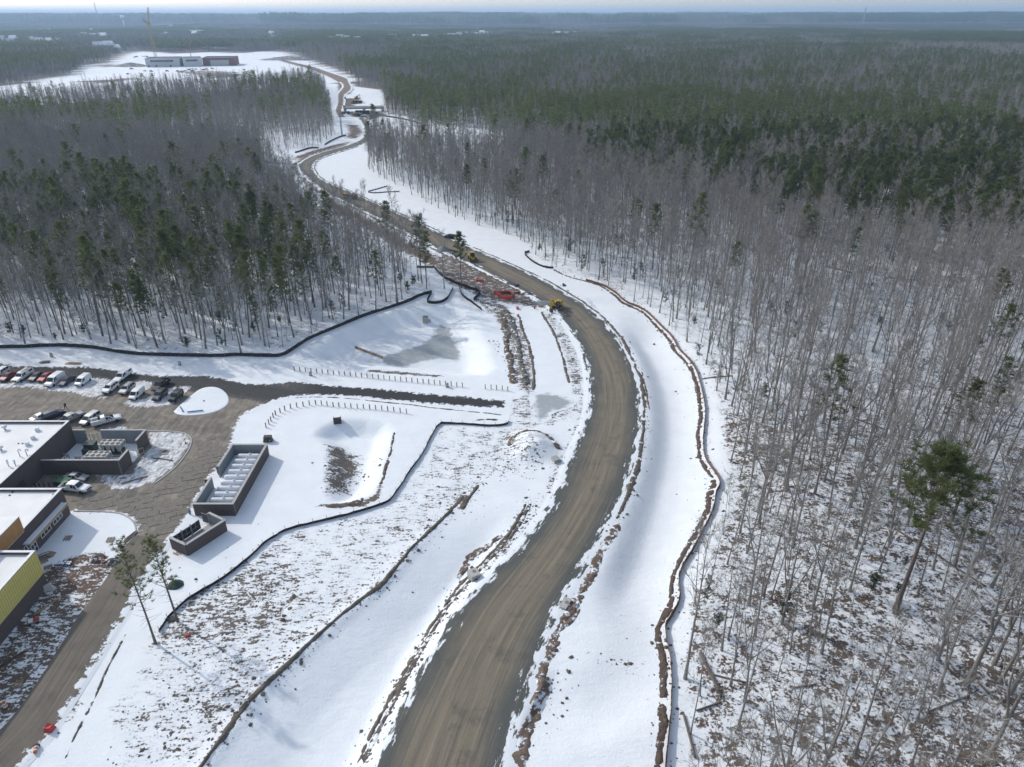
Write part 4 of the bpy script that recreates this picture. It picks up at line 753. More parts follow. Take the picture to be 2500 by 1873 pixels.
def flat_roof_block(name, x0, x1, y0, y1, h, label, wallmat=M_BRICK, zb=-.3, par=.45, t=.35):
    """a block with brick walls, a parapet and a sunk white roof"""
    e = empty(name, (x1, y1, 0), 0, label, 'building'); X0, Y0 = x0 - x1, y0 - y1
    def wall(n_, a, b, c, d, z0, z1, m): return MB().box(((a + b) / 2, (c + d) / 2, (z0 + z1) / 2), (b - a, d - c, z1 - z0)).build(n_, m, e)
    wall('wall', -t, 0, Y0, 0, zb, h, wallmat); wall('wall', X0, -t - .002, -t, 0, zb, h, wallmat); wall('wall', X0, X0 + t, Y0, -t - .002, zb, h, wallmat); wall('wall', X0 + t + .002, -t - .002, Y0, Y0 + t, zb, h, wallmat)
    wall('roof', X0 + t, -t, Y0 + t, -t, h - par - .3, h - par, M_ROOF)
    for a, b, c, d in ((-t - .05, .05, Y0 - .05, .05), (X0, -t - .052, -t - .05, .05)): wall('coping', a, b, c, d, h + .002, h + .09, M_WHITE)
    return e
BA = flat_roof_block('brick_building', -150, -91.7, 103.6, 127.1, 5.4, 'long brick building with a white flat roof and vents beside the chiller yard')
def vent(par, px, py, kind, base, zr):
    x, y = P(px, py, zr); loc = (x - base[0], y - base[1], zr); m = MB(); m.m = Matrix.Translation(loc)
    if kind == 'mush': m.lathe([(.22, 0), (.22, .5), (.5, .55), (.55, .75), (.3, .95)], n=10); m.build('roof_vent', M_WHITE, par, True)
    elif kind == 'box': m.box((0, 0, .35), (.75, .6, .7), .5); m.build('roof_vent', M_WHITE, par)
    elif kind == 'goose': m.tube([(0, 0, 0), (0, 0, 1.3), (.1, 0, 1.55), (.3, 0, 1.6), (.45, 0, 1.45), (.48, 0, 1.2)], .11, 8); m.build('vent_pipe', M_WHITE, par, True)
    elif kind == 'pipe': m.lathe([(.1, 0), (.1, .7), (.2, .72), (.2, .9), (.1, .92), (.1, 1.2), (.22, 1.22), (.18, 1.4)], n=8); m.build('vent_pipe', M_WHITE, par, True)
    else: m.lathe([(.16, 0), (.16, .12)], n=8); m.build('roof_drain', M_DARK, par)
bA = (-91.7, 127.1)
for a, b, k in ((70, 160, 'mush'), (505, 175, 'box'), (450, 285, 'box'), (375, 370, 'box'), (250, 350, 'cap'), (305, 350, 'cap'), (270, 520, 'goose'), (370, 520, 'goose'), (120, 655, 'pipe'), (215, 655, 'pipe'), (15, 440, 'mush')): vent(BA, a / 5.53, 1020 + b / 5.53, k, bA, 4.95)
MB().box((.03, -18.5, 1.3), (.08, 3.0, 2.9)).build('door_opening_shade', M_DARK, BA)  # dark panel on the wall stands in for the shaded doorway
BB = flat_roof_block('brick_building', -150, -79.8, 60, 103.3, 5.5, 'brick building with a timber-edged canopy over white-framed windows')
bB = (-79.8, 103.3)
for a, b in ((170, 1010), (130, 1048), (720, 1040)): vent(BB, a / 5.53, 1020 + b / 5.53, 'cap', bB, 5.06)
MB().box((.55, -6.9, 3.32), (1.1, 11.2, .16)).build('canopy', M_WHITE, BB); MB().box((1.13, -6.9, 3.2), (.06, 11.2, .42)).build('canopy_fascia', M_WOOD, BB); MB().box((.56, -6.9, 3.44), (1.0, 11.0, .08)).build('canopy_snow', M_SNOW, BB)
def window(par, x, y0, y1, z0, z1, nv=3, nh=2, fm=M_WHITE):
    w = MB().box((x, (y0 + y1) / 2, z0 - .05), (.14, y1 - y0 + .2, .08)).build('window', M_COPING, par); m = MB()
    for i in range(nv + 1): m.box((x + .012, y0 + (y1 - y0) * i / nv, (z0 + z1) / 2), (.10, .09, z1 - z0))
    for j in range(nh + 1): m.box((x + .01, (y0 + y1) / 2, z0 + (z1 - z0) * j / nh), (.09, y1 - y0 + .08, .09))
    m.build('frame', fm, w)
    for i in range(nv):
        for j in range(nh): MB().box((x - .01, y0 + (y1 - y0) * (i + .5) / nv, z0 + (z1 - z0) * (j + .5) / nh), (.05, (y1 - y0) / nv - .1, (z1 - z0) / nh - .1)).build('pane', M_GLASS, w)
window(BB, .01, -4.7, -2.2, 1.1, 2.7, 3, 2); window(BB, .01, -8.3, -5.6, 1.1, 2.7, 3, 2); window(BB, .01, -12.6, -9.8, .1, 2.7, 4, 3)
MB().box((-4.0, -17.7, 6.6), (8.2, 12.8, 3.0)).build('upper_storey', M_ROOF, BB)
for i in range(7): MB().box((.14, -17.7, 5.42 + i * .41), (.06, 12.8, .385)).build('sheathing_board', M_ORANGE, BB)
MB().box((.05, -17.7, 8.18), (.4, 13.0, .12)).build('coping', M_WHITE, BB)
for k in range(5): MB().box((.16, -11.36, 5.6 + k * .5), (.05, .5, .05)).build('ladder_rung', M_STEEL, BB)
BY = flat_roof_block('yellow_building', -150, -73.2, 44, 85.0, 7.0, 'building clad in yellow metal siding above a dark brick base')
pan = MB().box((.07, .19, 4.88), (.14, .375, 4.15)).build('siding_panel', M_YELLOW, BY)
pan.location = (.01, -.45, 0)
for i in range(1, 60): c = pan.copy(); col.objects.link(c); c.location = (.01, -.45 - .452 * i, 0)
MB().box((.02, -20, 2.72), (.12, 41, .1)).build('base_flashing', M_COPING, BY)
for i in range(4): MB().box((-6.2 + i * .2, -7.8 - .4 * i, 7.0 + .03 * i), (2.6, 5.4, .08), .35).build('roof_panel', M_STEEL, BY)
MB().box((-3.6, -8.6, 6.95), (.5, 9.0, .8), .1).build('roof_duct', M_STEEL, BY)

def leaf_wall(par, a, b, h, t=.34, inner=1, z0=-.3):
    """one length of wall: brick leaf outside, grey block inside (inner=+1: inside is to the left going a to b), a stone cap"""
    ax, ay = a; bx, by = b; L = math.hypot(bx - ax, by - ay); ang = math.atan2(by - ay, bx - ax); m = Matrix.Translation((ax, ay, 0)) @ Matrix.Rotation(ang, 4, 'Z')
    for nm, y0, mt in (('wall', -inner * t * .25, M_BRICK), ('block_lining', inner * t * .25, M_BLOCK)):
        k = MB(); k.m = m; k.box((L / 2, y0, (h + z0) / 2), (L, t * .5 - .002, h - z0)); k.build(nm, mt, par)
    k = MB(); k.m = m; k.box((L / 2, 0, h + .06), (L + .06, t + .1, .115)); k.build('coping', M_COPING, par)
YW = empty('chiller_yard_enclosure', (-76.4, 115.6, 0), 0, 'brick yard enclosure with stone caps around the two fan chillers', 'enclosure')
def rel(e, p): return (p[0] - e.location.x, p[1] - e.location.y)
for a, b, i in (((-91.5, 115.7), (-76.6, 115.7), 1), ((-76.4, 115.54), (-76.4, 119.4), 1), ((-76.4, 122.8), (-76.4, 126.75), 1), ((-76.24, 126.95), (-85.7, 126.95), 1), ((-89.1, 126.95), (-91.5, 126.95), 1)): leaf_wall(YW, rel(YW, a), rel(YW, b), 3.25, inner=i)
def gate(par, a, b, h, mesh=None, posts=True, name='gate'):
    ax, ay = a; bx, by = b; L = math.hypot(bx - ax, by - ay); k = MB(); k.m = Matrix.Translation((ax, ay, 0)) @ Matrix.Rotation(math.atan2(by - ay, bx - ax), 4, 'Z')
    for z in (.15, h / 2, h): k.box((L / 2, 0, z), (L, .06, .06))
    for x_ in (0.03, L / 2, L - .03): k.box((x_, 0, h / 2 + .07), (.07, .07, h))
    k.tube([(0, 0, .15), (L / 2, 0, h / 2), (L, 0, .15)], .02, 4)
    g = k.build(name, M_STEEL, par)
    if mesh is not None:
        k2 = MB(); k2.m = k.m; k2.box((L / 2, .045, h / 2 + .08), (L - .08, .02, h - .1)); k2.build('panel', mesh, g)
gate(YW, rel(YW, (-76.4, 119.5)), rel(YW, (-74.8, 121.9)), 2.2); gate(YW, rel(YW, (-76.4, 122.7)), rel(YW, (-75.6, 120.9)), 2.2); gate(YW, rel(YW, (-89.0, 126.9)), rel(YW, (-87.4, 126.5)), 2.6); gate(YW, rel(YW, (-85.8, 126.9)), rel(YW, (-87.3, 126.6)), 2.6)
MB().box((-7.5, 5.7, .02), (15.2, 11.2, .1)).build('yard_slab', M_SNOW, YW)
def chiller(loc, label):
    e = empty('chiller', loc, 0, label, 'chiller'); L, W, Hh = 4.4, 2.25, 2.75
    for a in (-1, 0, 1):
        for b in (-1, 1): MB().box((a * (L / 2 - .06), b * (W / 2 - .06), Hh / 2), (.12, .12, Hh)).build('leg', M_BEIGE, e)
    MB().box((0, 0, Hh + .1), (L, W, .2)).build('deck', M_BEIGE, e); MB().box((0, 0, .35), (L - .1, W - .1, .3)).build('base', M_STEEL, e)
    for i in range(4):
        MB().side([(-L / 2 + .1 + i * (L - .2) / 4, 2.7), (-L / 2 + .1 + (i + 1) * (L - .2) / 4, 2.7), (-L / 2 + .1 + (i + .5) * (L - .2) / 4 + .1, 1.2), (-L / 2 + .1 + (i + .5) * (L - .2) / 4 - .1, 1.2)], -W / 2 + .15, W / 2 - .15).build('coil', M_STEEL, e)
        for j in (-1, 1):
            f = MB().lathe([(.47, Hh + .2), (.47, Hh + .27), (.41, Hh + .27), (.41, Hh + .21)], (-L / 2 + (i + .5) * L / 4, j * W / 4, 0), 14).build('fan', M_BEIGE, e)
            k = MB(); k.lathe([(.41, Hh + .215), (.41, Hh + .235)], (-L / 2 + (i + .5) * L / 4, j * W / 4, 0), 14); k.build('fan_blades', M_FAN, f)
    MB().box((0, .2, .85), (L - .6, W - .7, .7)).build('compressor_case', M_DARK, e); return e
chiller((-81.4, 122.7, .07), 'fan-topped chiller standing against the far yard wall'); chiller((-82.0, 118.3, .07), 'fan-topped chiller tucked behind the front yard wall')
e = empty('transformer', (-86.9, 124.2, .07), 0, 'dark green transformer cabinet in the chiller yard', 'transformer'); MB().box((0, 0, .9), (2.0, 1.7, 1.8)).build('cabinet', M_GREEN, e); MB().box((-.25, -1.35, .6), (1.5, .9, 1.15)).build('lower_cabinet', M_GREEN, e); MB().box((0, 0, 1.84), (2.2, 1.9, .1)).build('lid', M_GREEN, e)
for i, (x_, y_) in enumerate(((-89.9, 120.6), (-87.0, 119.6), (-84.6, 120.5))):
    e = empty('switch_stand', (x_, y_, .07), .2 * i, ('steel post stand with grey switch boxes by the building wall', 'steel post stand with grey boxes in front of the transformer', 'steel post stand with grey boxes beside the far chiller')[i], 'switch stand')
    for s in (-1, 1): MB().box((s * .5, 0, .8), (.09, .09, 1.6)).build('post', M_STEEL, e)
    MB().box((.25, -.12, 1.15), (.5, .2, .8)).build('switch_box', M_COPING, e); MB().box((-.3, -.1, 1.3), (.35, .16, .5)).build('switch_box', M_STEEL, e); MB().box((0, 0, 1.5), (1.2, .05, .05)).build('rail', M_STEEL, e)
e = empty('formwork_frame', (-88.0, 117.4, .07), 0, 'low timber form frame around a pale slab in the chiller yard', 'frame'); MB().box((0, 0, .1), (3.8, 1.4, .16)).build('slab', M_FLOOR, e)
for a in (-1, 1): MB().box((0, a * .75, .14), (4.0, .08, .26)).build('board', M_WOOD, e); MB().box((a * 1.96, 0, .14), (.08, 1.4, .26)).build('board', M_WOOD, e)
# bollards in the court, tank enclosure, bin enclosure
for i, (a, b) in enumerate(((540, 935), (600, 938), (672, 938), (737, 915), (778, 862), (822, 812), (480, 935))):
    x_, y_ = ZS([(a, b)])[0]; o = MB().lathe([(.11, -.2), (.11, .95), (.08, 1.02), (.02, 1.04)], n=8).build('bollard', M_DARK, None, True); o.location = (x_, y_, gz(x_, y_)); tag(o, 'dark steel bollard in the snowy court between the two brick buildings', 'bollard', 'bollards in the court')
TK = empty('tank_enclosure', (-49.9, 102.8, 0), 0, 'long open-topped brick enclosure holding a row of white tanks', 'enclosure')
for a, b, i in (((-57.0, 102.8), (-49.73, 102.8), 1), ((-49.9, 102.98), (-49.9, 122.3), 1), ((-49.73, 122.5), (-57.0, 122.5), 1), ((-56.83, 122.3), (-56.83, 114.6), 1), ((-56.83, 111.0), (-56.83, 102.98), 1)): leaf_wall(TK, rel(TK, a), rel(TK, b), 2.5, inner=i)
MB().box((-3.45, 9.85, .06), (6.6, 19.3, .1)).build('tank_slab', M_SNOW, TK)
gate(TK, rel(TK, (-56.85, 114.6)), rel(TK, (-57.9, 115.9)), 2.0, M_DARK); gate(TK, rel(TK, (-56.85, 111.0)), rel(TK, (-58.2, 110.9)), 2.0, M_DARK)
prof = [(.02, -2.35), (.25, -2.32), (.42, -2.2), (.53, -2.0), (.56, -1.75), (.56, 1.75), (.53, 2.0), (.42, 2.2), (.25, 2.32), (.02, 2.35)]
tank = empty('gas_tank', (-53.1, 105.9, .11), 0, 'white snow-dusted horizontal tank in the row inside the long brick enclosure', 'tank', 'tanks in the brick enclosure'); MB().lathe(prof, (0, 0, .82), 14, 'X').build('shell', M_TANK, tank, True)
for s in (-1.4, 1.4): MB().box((s, 0, .2), (.25, .8, .4)).build('saddle', M_DARK, tank)
MB().lathe([(.2, 1.34), (.2, 1.55), (.1, 1.62)], (.25, 0, 0), 10).build('valve_dome', M_TANK, tank, True)
for i in range(1, 9): copy_tree(tank, (-53.1, 105.9 + 1.835 * i, .11))
DK = empty('bin_enclosure', (-54.0, 92.1, 0), 0, 'small angled brick bin enclosure with black gates', 'enclosure'); n_, r_k, l_, re_ = (0, 0), (4.1, 6.4), (-3.4, 1.85), (.62, 8.5)
leaf_wall(DK, l_, n_, 2.2, inner=1); leaf_wall(DK, n_, r_k, 2.2, inner=1); leaf_wall(DK, r_k, re_, 2.2, inner=1)
fx = lambda t: (l_[0] + (re_[0] - l_[0]) * t, l_[1] + (re_[1] - l_[1]) * t)
gate(DK, fx(.05), fx(.27), 2.0, M_DARK); gate(DK, fx(.28), fx(.5), 2.0, M_DARK); gate(DK, fx(.51), (fx(.74)[0] - .1, fx(.74)[1] + .1), 2.0, M_DARK); gate(DK, fx(.95), (fx(.95)[0] - 1.3, fx(.95)[1] + .6), 2.0, M_DARK)
for t in (.02, .275, .505, .96): k = MB(); k.box((*fx(t), 1.15), (.16, .16, 2.3)); k.build('gate_post', M_STEEL, DK)
MB().prism([n_, r_k, re_, l_], -.05, .05).build('bin_slab', M_FLOOR, DK)

# ground mats on the service drive: loose slabs with dark joints
M_MAT = earth = soil_mat('worn_mat', (.175, .158, .135), (.235, .212, .18), (.29, .27, .24), -2.0)
DRIVE = ZF([(530, 668), (870, 650), (1010, 640), (1200, 590), (1350, 480), (1450, 380), (1500, 270), (1600, 200), (1760, 200), (1780, 262), (1690, 430), (1600, 540), (1490, 720), (1460, 800), (1400, 880), (1300, 985), (1090, 1040), (1070, 920), (1000, 815), (900, 785), (570, 775)])
mat_meshes = []
for i in range(8):
    r = random.Random(i); m = MB(); w, d = 1.95, 1.5; pts = [(-w / 2 + r.uniform(-.12, .12), -d / 2 + r.uniform(-.18, .18)), (w / 2 + r.uniform(-.12, .12), -d / 2 + r.uniform(-.18, .18)), (w / 2 + r.uniform(-.12, .12), d / 2 + r.uniform(-.18, .18)), (-w / 2 + r.uniform(-.12, .12), d / 2 + r.uniform(-.18, .18))]
    m.prism(pts, -.03, .045); o = m.build('ground_mat', M_MAT); mat_meshes.append(o.data); bpy.data.objects.remove(o)
r = random.Random(3); ca, sa = math.cos(math.radians(24)), math.sin(math.radians(24)); dx0, dy0 = -66., 106.
for i in range(-22, 23):
    for j in range(-26, 27):
        u, v_ = (i + (.5 if j % 2 else 0) + r.uniform(-.1, .1)) * 2.02, j * 1.56 + r.uniform(-.1, .1); x_, y_ = dx0 + u * ca - v_ * sa, dy0 + u * sa + v_ * ca
        if r.random() < .88 and sdist(np.array([x_]), np.array([y_]), DRIVE, 20.)[0] < -.6:
            o = link('ground_mat', r.choice(mat_meshes), LOT_O); o.location = (x_, y_, gz(x_, y_) + .068 + r.uniform(0, .02)); o.rotation_euler = (r.uniform(-.006, .006), r.uniform(-.006, .006), math.radians(24) + r.uniform(-.1, .1)); s = r.uniform(.92, 1.06); o.scale = (s, s, 1)

# ------------------------------------------------------------------ silt fences, post rows
def fence(pts, label, h=.85, fab=M_BLACK, step=2.4, name='silt_fence', lean=.12):
    a = smooth_line(pts, .6, 1); e = empty(name, (a[0][0], a[0][1], 0), 0, label, 'fence'); z = ground_z(a[:, 0], a[:, 1]); t = np.gradient(a, axis=0); t /= np.hypot(*t.T)[:, None]; nr = np.c_[t[:, 1], -t[:, 0]]; v = []; s = np.arange(len(a)) * .6
    hh = h * (1 + .12 * fbm(s / 3., s * 0, 2)) - .06 * np.abs(np.sin(s * math.pi / step)); off = .10 * fbm(s / 2.2, s * 0 + 3, 2)
    for k, (fo, fz) in enumerate(((0.0, -.15), (.02, .35), (lean, 1.0), (lean + .05, 1.0), (.10, .35), (.08, -.15))):
        q = a + nr * (fo + off[:, None] * max(fz, 0)); v.append(np.c_[q[:, 0] - a[0][0], q[:, 1] - a[0][1], z + np.where(fz < 0, fz, hh * fz)])
    n = len(a); V = np.stack(v, 1).reshape(-1, 3); f = quads(6, n); me = np_mesh('fabric', V, f, fab, False); link('fabric', me, e)
    pm = None
    for i in range(0, n, max(1, int(step / .6))):
        if pm is None: o = MB().box((0, 0, .5), (.06, .06, 1.45)).build('post', M_OLDWOOD, e); pm = o.data
        else: o = link('post', pm, e)
        o.location = (a[i][0] - a[0][0] + nr[i][0] * .16, a[i][1] - a[0][1] + nr[i][1] * .16, z[i])
    return e
fence(ext(ZV([(0, 752), (60, 751), (110, 748), (180, 750), (215, 755), (260, 763), (300, 767), (400, 770), (480, 771)]) + ZH([(60, 463), (100, 465), (250, 470), (345, 468), (420, 420), (500, 365), (620, 315), (720, 275), (850, 220), (980, 180), (1100, 140), (1180, 100), (1240, 88)]), 18), 'long black silt fence along the foot of the wood behind the lot', 1.1)
fence(ZH([(1240, 90), (1215, 130), (1212, 148), (1280, 152), (1330, 130), (1350, 90), (1365, 60)]), 'black silt fence looped around a brush heap at the wood edge', .95)
fence(ZH([(1405, 52), (1415, 90), (1440, 120), (1480, 145), (1540, 190)]), 'short curved black silt fence beside the snowy pond head', .9)
fence(ZW([(230, 420), (340, 540), (480, 610), (600, 650), (740, 700), (860, 745), (820, 795), (760, 850)]), 'black silt fence bending through the churned mud above the pond', 1.0)
fence(ZG([(1120, 705), (1200, 585), (1300, 490), (1400, 430), (1500, 370), (1600, 310), (1700, 230), (1800, 140), (1880, 60), (1960, 20)]) + ZI([(200, 250), (300, 215), (400, 190), (560, 155), (700, 115), (800, 85), (860, 60)]) + ZH([(1010, 1300), (1060, 1230), (1110, 1150), (1170, 1070), (1220, 980), (1275, 868), (1350, 870), (1450, 875), (1600, 888), (1690, 880), (1700, 855)]), 'black silt fence winding between the rough field and the small pond', .6)
fence(np.array(BERM_R)[2:] + np.array([.55, 0]), 'rust-brown silt fence along the red soil berm at the wood edge', .8, pmat('rust_fabric', (.17, .085, .06), (.11, .07, .055), 1.0, .85))
fence(ZW([(1510, 195), (1430, 215), (1500, 290), (1600, 360), (1720, 410), (1830, 415)]), 'black silt fence angled across the snow verge by bare trees', .8)
fence(ZD([(1130, 658), (1030, 662), (940, 670), (885, 660), (960, 640), (1040, 617)]), 'black silt fence folded into a vee on the far snow verge', .5)
fence(ZX([(0, 1130), (120, 1095), (240, 1055), (380, 1055)]), 'black silt fence below a cleared snowy slope', 1.0); fence(ZX([(470, 1005), (560, 950), (660, 900), (740, 870), (810, 855)]), 'straight black silt fence beside the red clay bank', 1.0); fence(ZX([(1400, 545), (1700, 590), (1900, 640), (2100, 700)]), 'dark silt fence round the far snow clearing', 1.2)
post0 = None
def posts(pts, label, group):
    global post0
    for x_, y_ in pts:
        if post0 is None: post0 = MB().box((0, 0, .45), (.20, .20, 1.5)).build('wooden_post', M_OLDWOOD); o = post0
        else: o = post0.copy(); col.objects.link(o)
        o.location = (x_, y_, gz(x_, y_)); o.rotation_euler = (0, 0, random.uniform(-.2, .2)); tag(o, label, 'post', group)
posts(ZH([(415 + i * 33.6, 553 + i * 3.25) for i in range(31)] + [(1560, 662), (1595, 662), (1628, 665), (1662, 668), (1695, 673)]), 'wooden guard post in the straight row between the asphalt lane and big pond', 'guard posts by the big pond')
posts(ZH([(245, 893), (262, 873), (275, 856), (288, 833), (302, 818), (330, 803), (358, 790), (393, 778), (430, 770), (468, 765), (505, 758), (543, 756), (578, 758), (612, 763), (648, 768), (683, 770), (720, 773), (755, 776), (793, 778), (830, 780), (867, 783), (903, 786), (940, 790), (975, 794), (1012, 798), (1050, 803), (1087, 808)]), 'wooden guard post in the curving row above the small pond', 'guard posts by the small pond')
# ------------------------------------------------------------------ vehicles
PAINT = {}
def paint(name, c, metal=.1):
    if name not in PAINT:
        q = NT('paint_' + name); q.b.inputs['Coat Weight'].default_value = .6; q.b.inputs['Coat Roughness'].default_value = .12; d = q.noise(q.obj(), 1.3, 5)
        PAINT[name] = q.fin(q.mix(q.math('MULTIPLY', q.rng(d, .42, .72), .35), c, tuple(k * .7 + .05 for k in c)), .38, None, metal)
    return PAINT[name]
M_TYRE = pmat('tyre', (.022, .022, .023), (.035, .033, .03), 6, .9); M_RIM = pmat('wheel_rim', (.42, .43, .44), (.30, .31, .32), 5, .35, .6); M_CGLASS = glass_mat('car_glass', (.018, .022, .026), .05); M_LAMP = pmat('head_lamp', (.75, .76, .76), (.6, .62, .63), 6, .15); M_TAIL = pmat('tail_lamp', (.35, .02, .015), (.25, .015, .012), 6, .2); M_TRIM = pmat('black_trim', (.03, .03, .031), (.045, .045, .045), 4, .6); M_PLATE = pmat('load_bed', (.10, .10, .105), (.15, .15, .15), 3, .7)
# stations along the car: x, underside, belt, top, half width at belt, half width at top
ST = {
    'sedan': [(-2.38, .42, .72, .74, .72, .66), (-2.2, .30, .92, .96, .86, .76), (-1.62, .24, .97, 1.05, .90, .74), (-.85, .22, .97, 1.43, .91, .60), (.30, .22, .95, 1.45, .91, .60), (1.12, .22, .93, .99, .90, .76), (2.05, .26, .76, .80, .84, .74), (2.38, .36, .58, .62, .70, .62)],
    'suv': [(-2.35, .5, .85, .88, .78, .70), (-2.25, .36, 1.05, 1.25, .90, .80), (-1.9, .30, 1.08, 1.68, .93, .70), (-.6, .28, 1.06, 1.74, .94, .70), (.45, .28, 1.04, 1.70, .94, .68), (1.12, .28, 1.02, 1.10, .93, .80), (2.05, .32, .90, .95, .88, .78), (2.35, .42, .68, .72, .74, .66)],
    'minivan': [(-2.5, .45, .85, .88, .80, .72), (-2.42, .32, 1.0, 1.5, .93, .76), (-2.1, .26, 1.02, 1.72, .95, .74), (-.4, .24, 1.0, 1.76, .96, .74), (.7, .24, .98, 1.66, .96, .70), (1.55, .24, .95, 1.04, .94, .80), (2.2, .28, .82, .86, .86, .76), (2.5, .36, .62, .66, .72, .64)],
    'compact_van': [(-2.3, .5, .9, .95, .80, .76), (-2.26, .34, 1.0, 1.80, .86, .80), (-2.1, .28, 1.02, 1.88, .87, .79), (-.3, .26, 1.0, 1.90, .87, .78), (.75, .26, .98, 1.78, .87, .72), (1.5, .26, .96, 1.06, .86, .74), (2.05, .30, .84, .88, .80, .70), (2.3, .38, .62, .66, .68, .60)],
    'cargo_van': [(-2.9, .5, 1.0, 1.1, .92, .88), (-2.85, .36, 1.1, 1.95, .98, .90), (-2.6, .32, 1.12, 2.10, 1.0, .88), (-.3, .30, 1.12, 2.14, 1.0, .86), (.95, .30, 1.1, 2.04, 1.0, .80), (1.65, .30, 1.06, 1.16, .98, .84), (2.55, .36, .98, 1.02, .94, .84), (2.9, .44, .72, .76, .86, .80)],
    'jeep': [(-2.2, .5, .9, .94, .80, .76), (-2.14, .40, 1.08, 1.6, .88, .80), (-1.95, .38, 1.1, 1.82, .88, .76), (-.5, .36, 1.1, 1.86, .88, .76), (.5, .36, 1.1, 1.82, .88, .74), (.85, .36, 1.1, 1.16, .87, .78), (2.0, .42, 1.02, 1.08, .80, .74), (2.2, .5, .75, .80, .74, .70)],
    'cab': [(-1.25, .5, 1.1, 1.14, .94, .86), (-1.2, .5, 1.12, 1.82, .96, .74), (-.3, .48, 1.12, 1.90, .97, .74), (.6, .48, 1.12, 1.86, .97, .72), (1.3, .48, 1.1, 1.18, .97, .84), (2.45, .5, 1.04, 1.1, .94, .86), (2.85, .56, .85, .9, .88, .80)],
}
def shell(e, st, mt, name='body'):
    rings = [[(x, -w * .9, zb), (x, -w, zb + .18), (x, -w, zl), (x, -wt, zt), (x, wt, zt), (x, w, zl), (x, w, zb + .18), (x, w * .9, zb)] for x, zb, zl, zt, w, wt in st]
    return MB().loft(rings).build(name, mt, e)
def glaze(e, st, ci, side=True, rear=True):
    """ci: index of the last roof station before the wind screen; glass lies just proud of the shell"""
    a, b = st[ci], st[ci + 1]
    def q(s0, s1, f0, f1, in_=.09):
        r = []
        for s, f, sg in ((s0, f0, -1), (s0, f0, 1), (s1, f1, 1), (s1, f1, -1)): r.append((s[0], sg * (s[5] - in_), s[3]))
        return r
    def lerp(p, g, f): return tuple(k * (1 - f) + l * f for k, l in zip(p, g))
    def end(s0, s1, nm, n):
        lo, hi = lerp(s1, s0, .06), lerp(s1, s0, .90); m = MB(); m.add([(lo[0] + n[0], -(lo[5] - .07), lo[3] + n[1]), (lo[0] + n[0], lo[5] - .07, lo[3] + n[1]), (hi[0] + n[0], hi[5] - .07, hi[3] + n[1]), (hi[0] + n[0], -(hi[5] - .07), hi[3] + n[1])], [(0, 1, 2, 3)]); m.build(nm, M_CGLASS, e)
    end(a, b, 'windscreen', (.025, .02))
    k0 = 1
    for j in range(1, ci):
        if st[j][3] < st[j + 1][3] - .15 and st[j][3] - st[j][2] < .4: k0 = j
    if rear: end(st[k0 + 1], st[k0], 'rear_window', (-.025, .02))
    if side:
        xs0 = st[k0 + 1][0] - (.25 if rear else 0) * (st[k0 + 1][0] - st[k0][0]); xs1 = a[0] + .55 * (b[0] - a[0]); cuts = np.linspace(xs0, xs1, 4 if xs1 - xs0 > 2.2 else 3)
        X = [s[0] for s in st]
        def P_(x, f, sg):
            zl, zt, w, wt = [np.interp(x, X, [s[i] for s in st]) for i in (2, 3, 4, 5)]; return (x, sg * (w + (wt - w) * f + .012), zl + (zt - zl) * f)
        for sg in (-1, 1):
            for i in range(len(cuts) - 1):
                x0, x1 = cuts[i] + .05, cuts[i + 1] - .05; last = i == len(cuts) - 2
                f1 = .84; t1 = min(x1, a[0] + .1) if last else x1
                v = [P_(x0, .1, sg), P_(x1, .1, sg), P_(t1, f1, sg), P_(x0 if i or not rear else max(x0, st[k0 + 1][0]), f1, sg)]; MB().add(v, [(0, 1, 2, 3) if sg < 0 else (3, 2, 1, 0)]).build('side_window', M_CGLASS, e)
wheel_mesh = {}
def wheels(e, xs, w, r=.34):
    if r not in wheel_mesh:
        o = MB().lathe([(r * .55, -.1), (r * .96, -.11), (r, -.07), (r, .07), (r * .96, .11), (r * .55, .1)], n=14, axis='Y').build('wheel', M_TYRE); p_ = MB().lathe([(.03, -.085), (r * .6, -.09), (r * .62, 0), (r * .6, .09), (.03, .085)], n=10, axis='Y').build('rim', M_RIM); wheel_mesh[r] = (o.data, p_.data); bpy.data.objects.remove(o); bpy.data.objects.remove(p_)
    for x_ in xs:
        for s in (-1, 1):
            o = link('wheel', wheel_mesh[r][0], e); o.location = (x_, s * (w - .1), r); link('rim', wheel_mesh[r][1], o)
def lamps(e, xf, zf, wf, xr, zr, wr):
    for s in (-1, 1):
        MB().box((xf, s * wf, zf), (.12, .34, .14)).build('headlight', M_LAMP, e); MB().box((xr, s * wr, zr), (.08, .16, .30)).build('tail_light', M_TAIL, e); 
def mirrors(e, x_, z_, w, mt):
    for s in (-1, 1): MB().box((x_, s * (w + .1), z_), (.12, .2, .14)).build('mirror', mt, e)
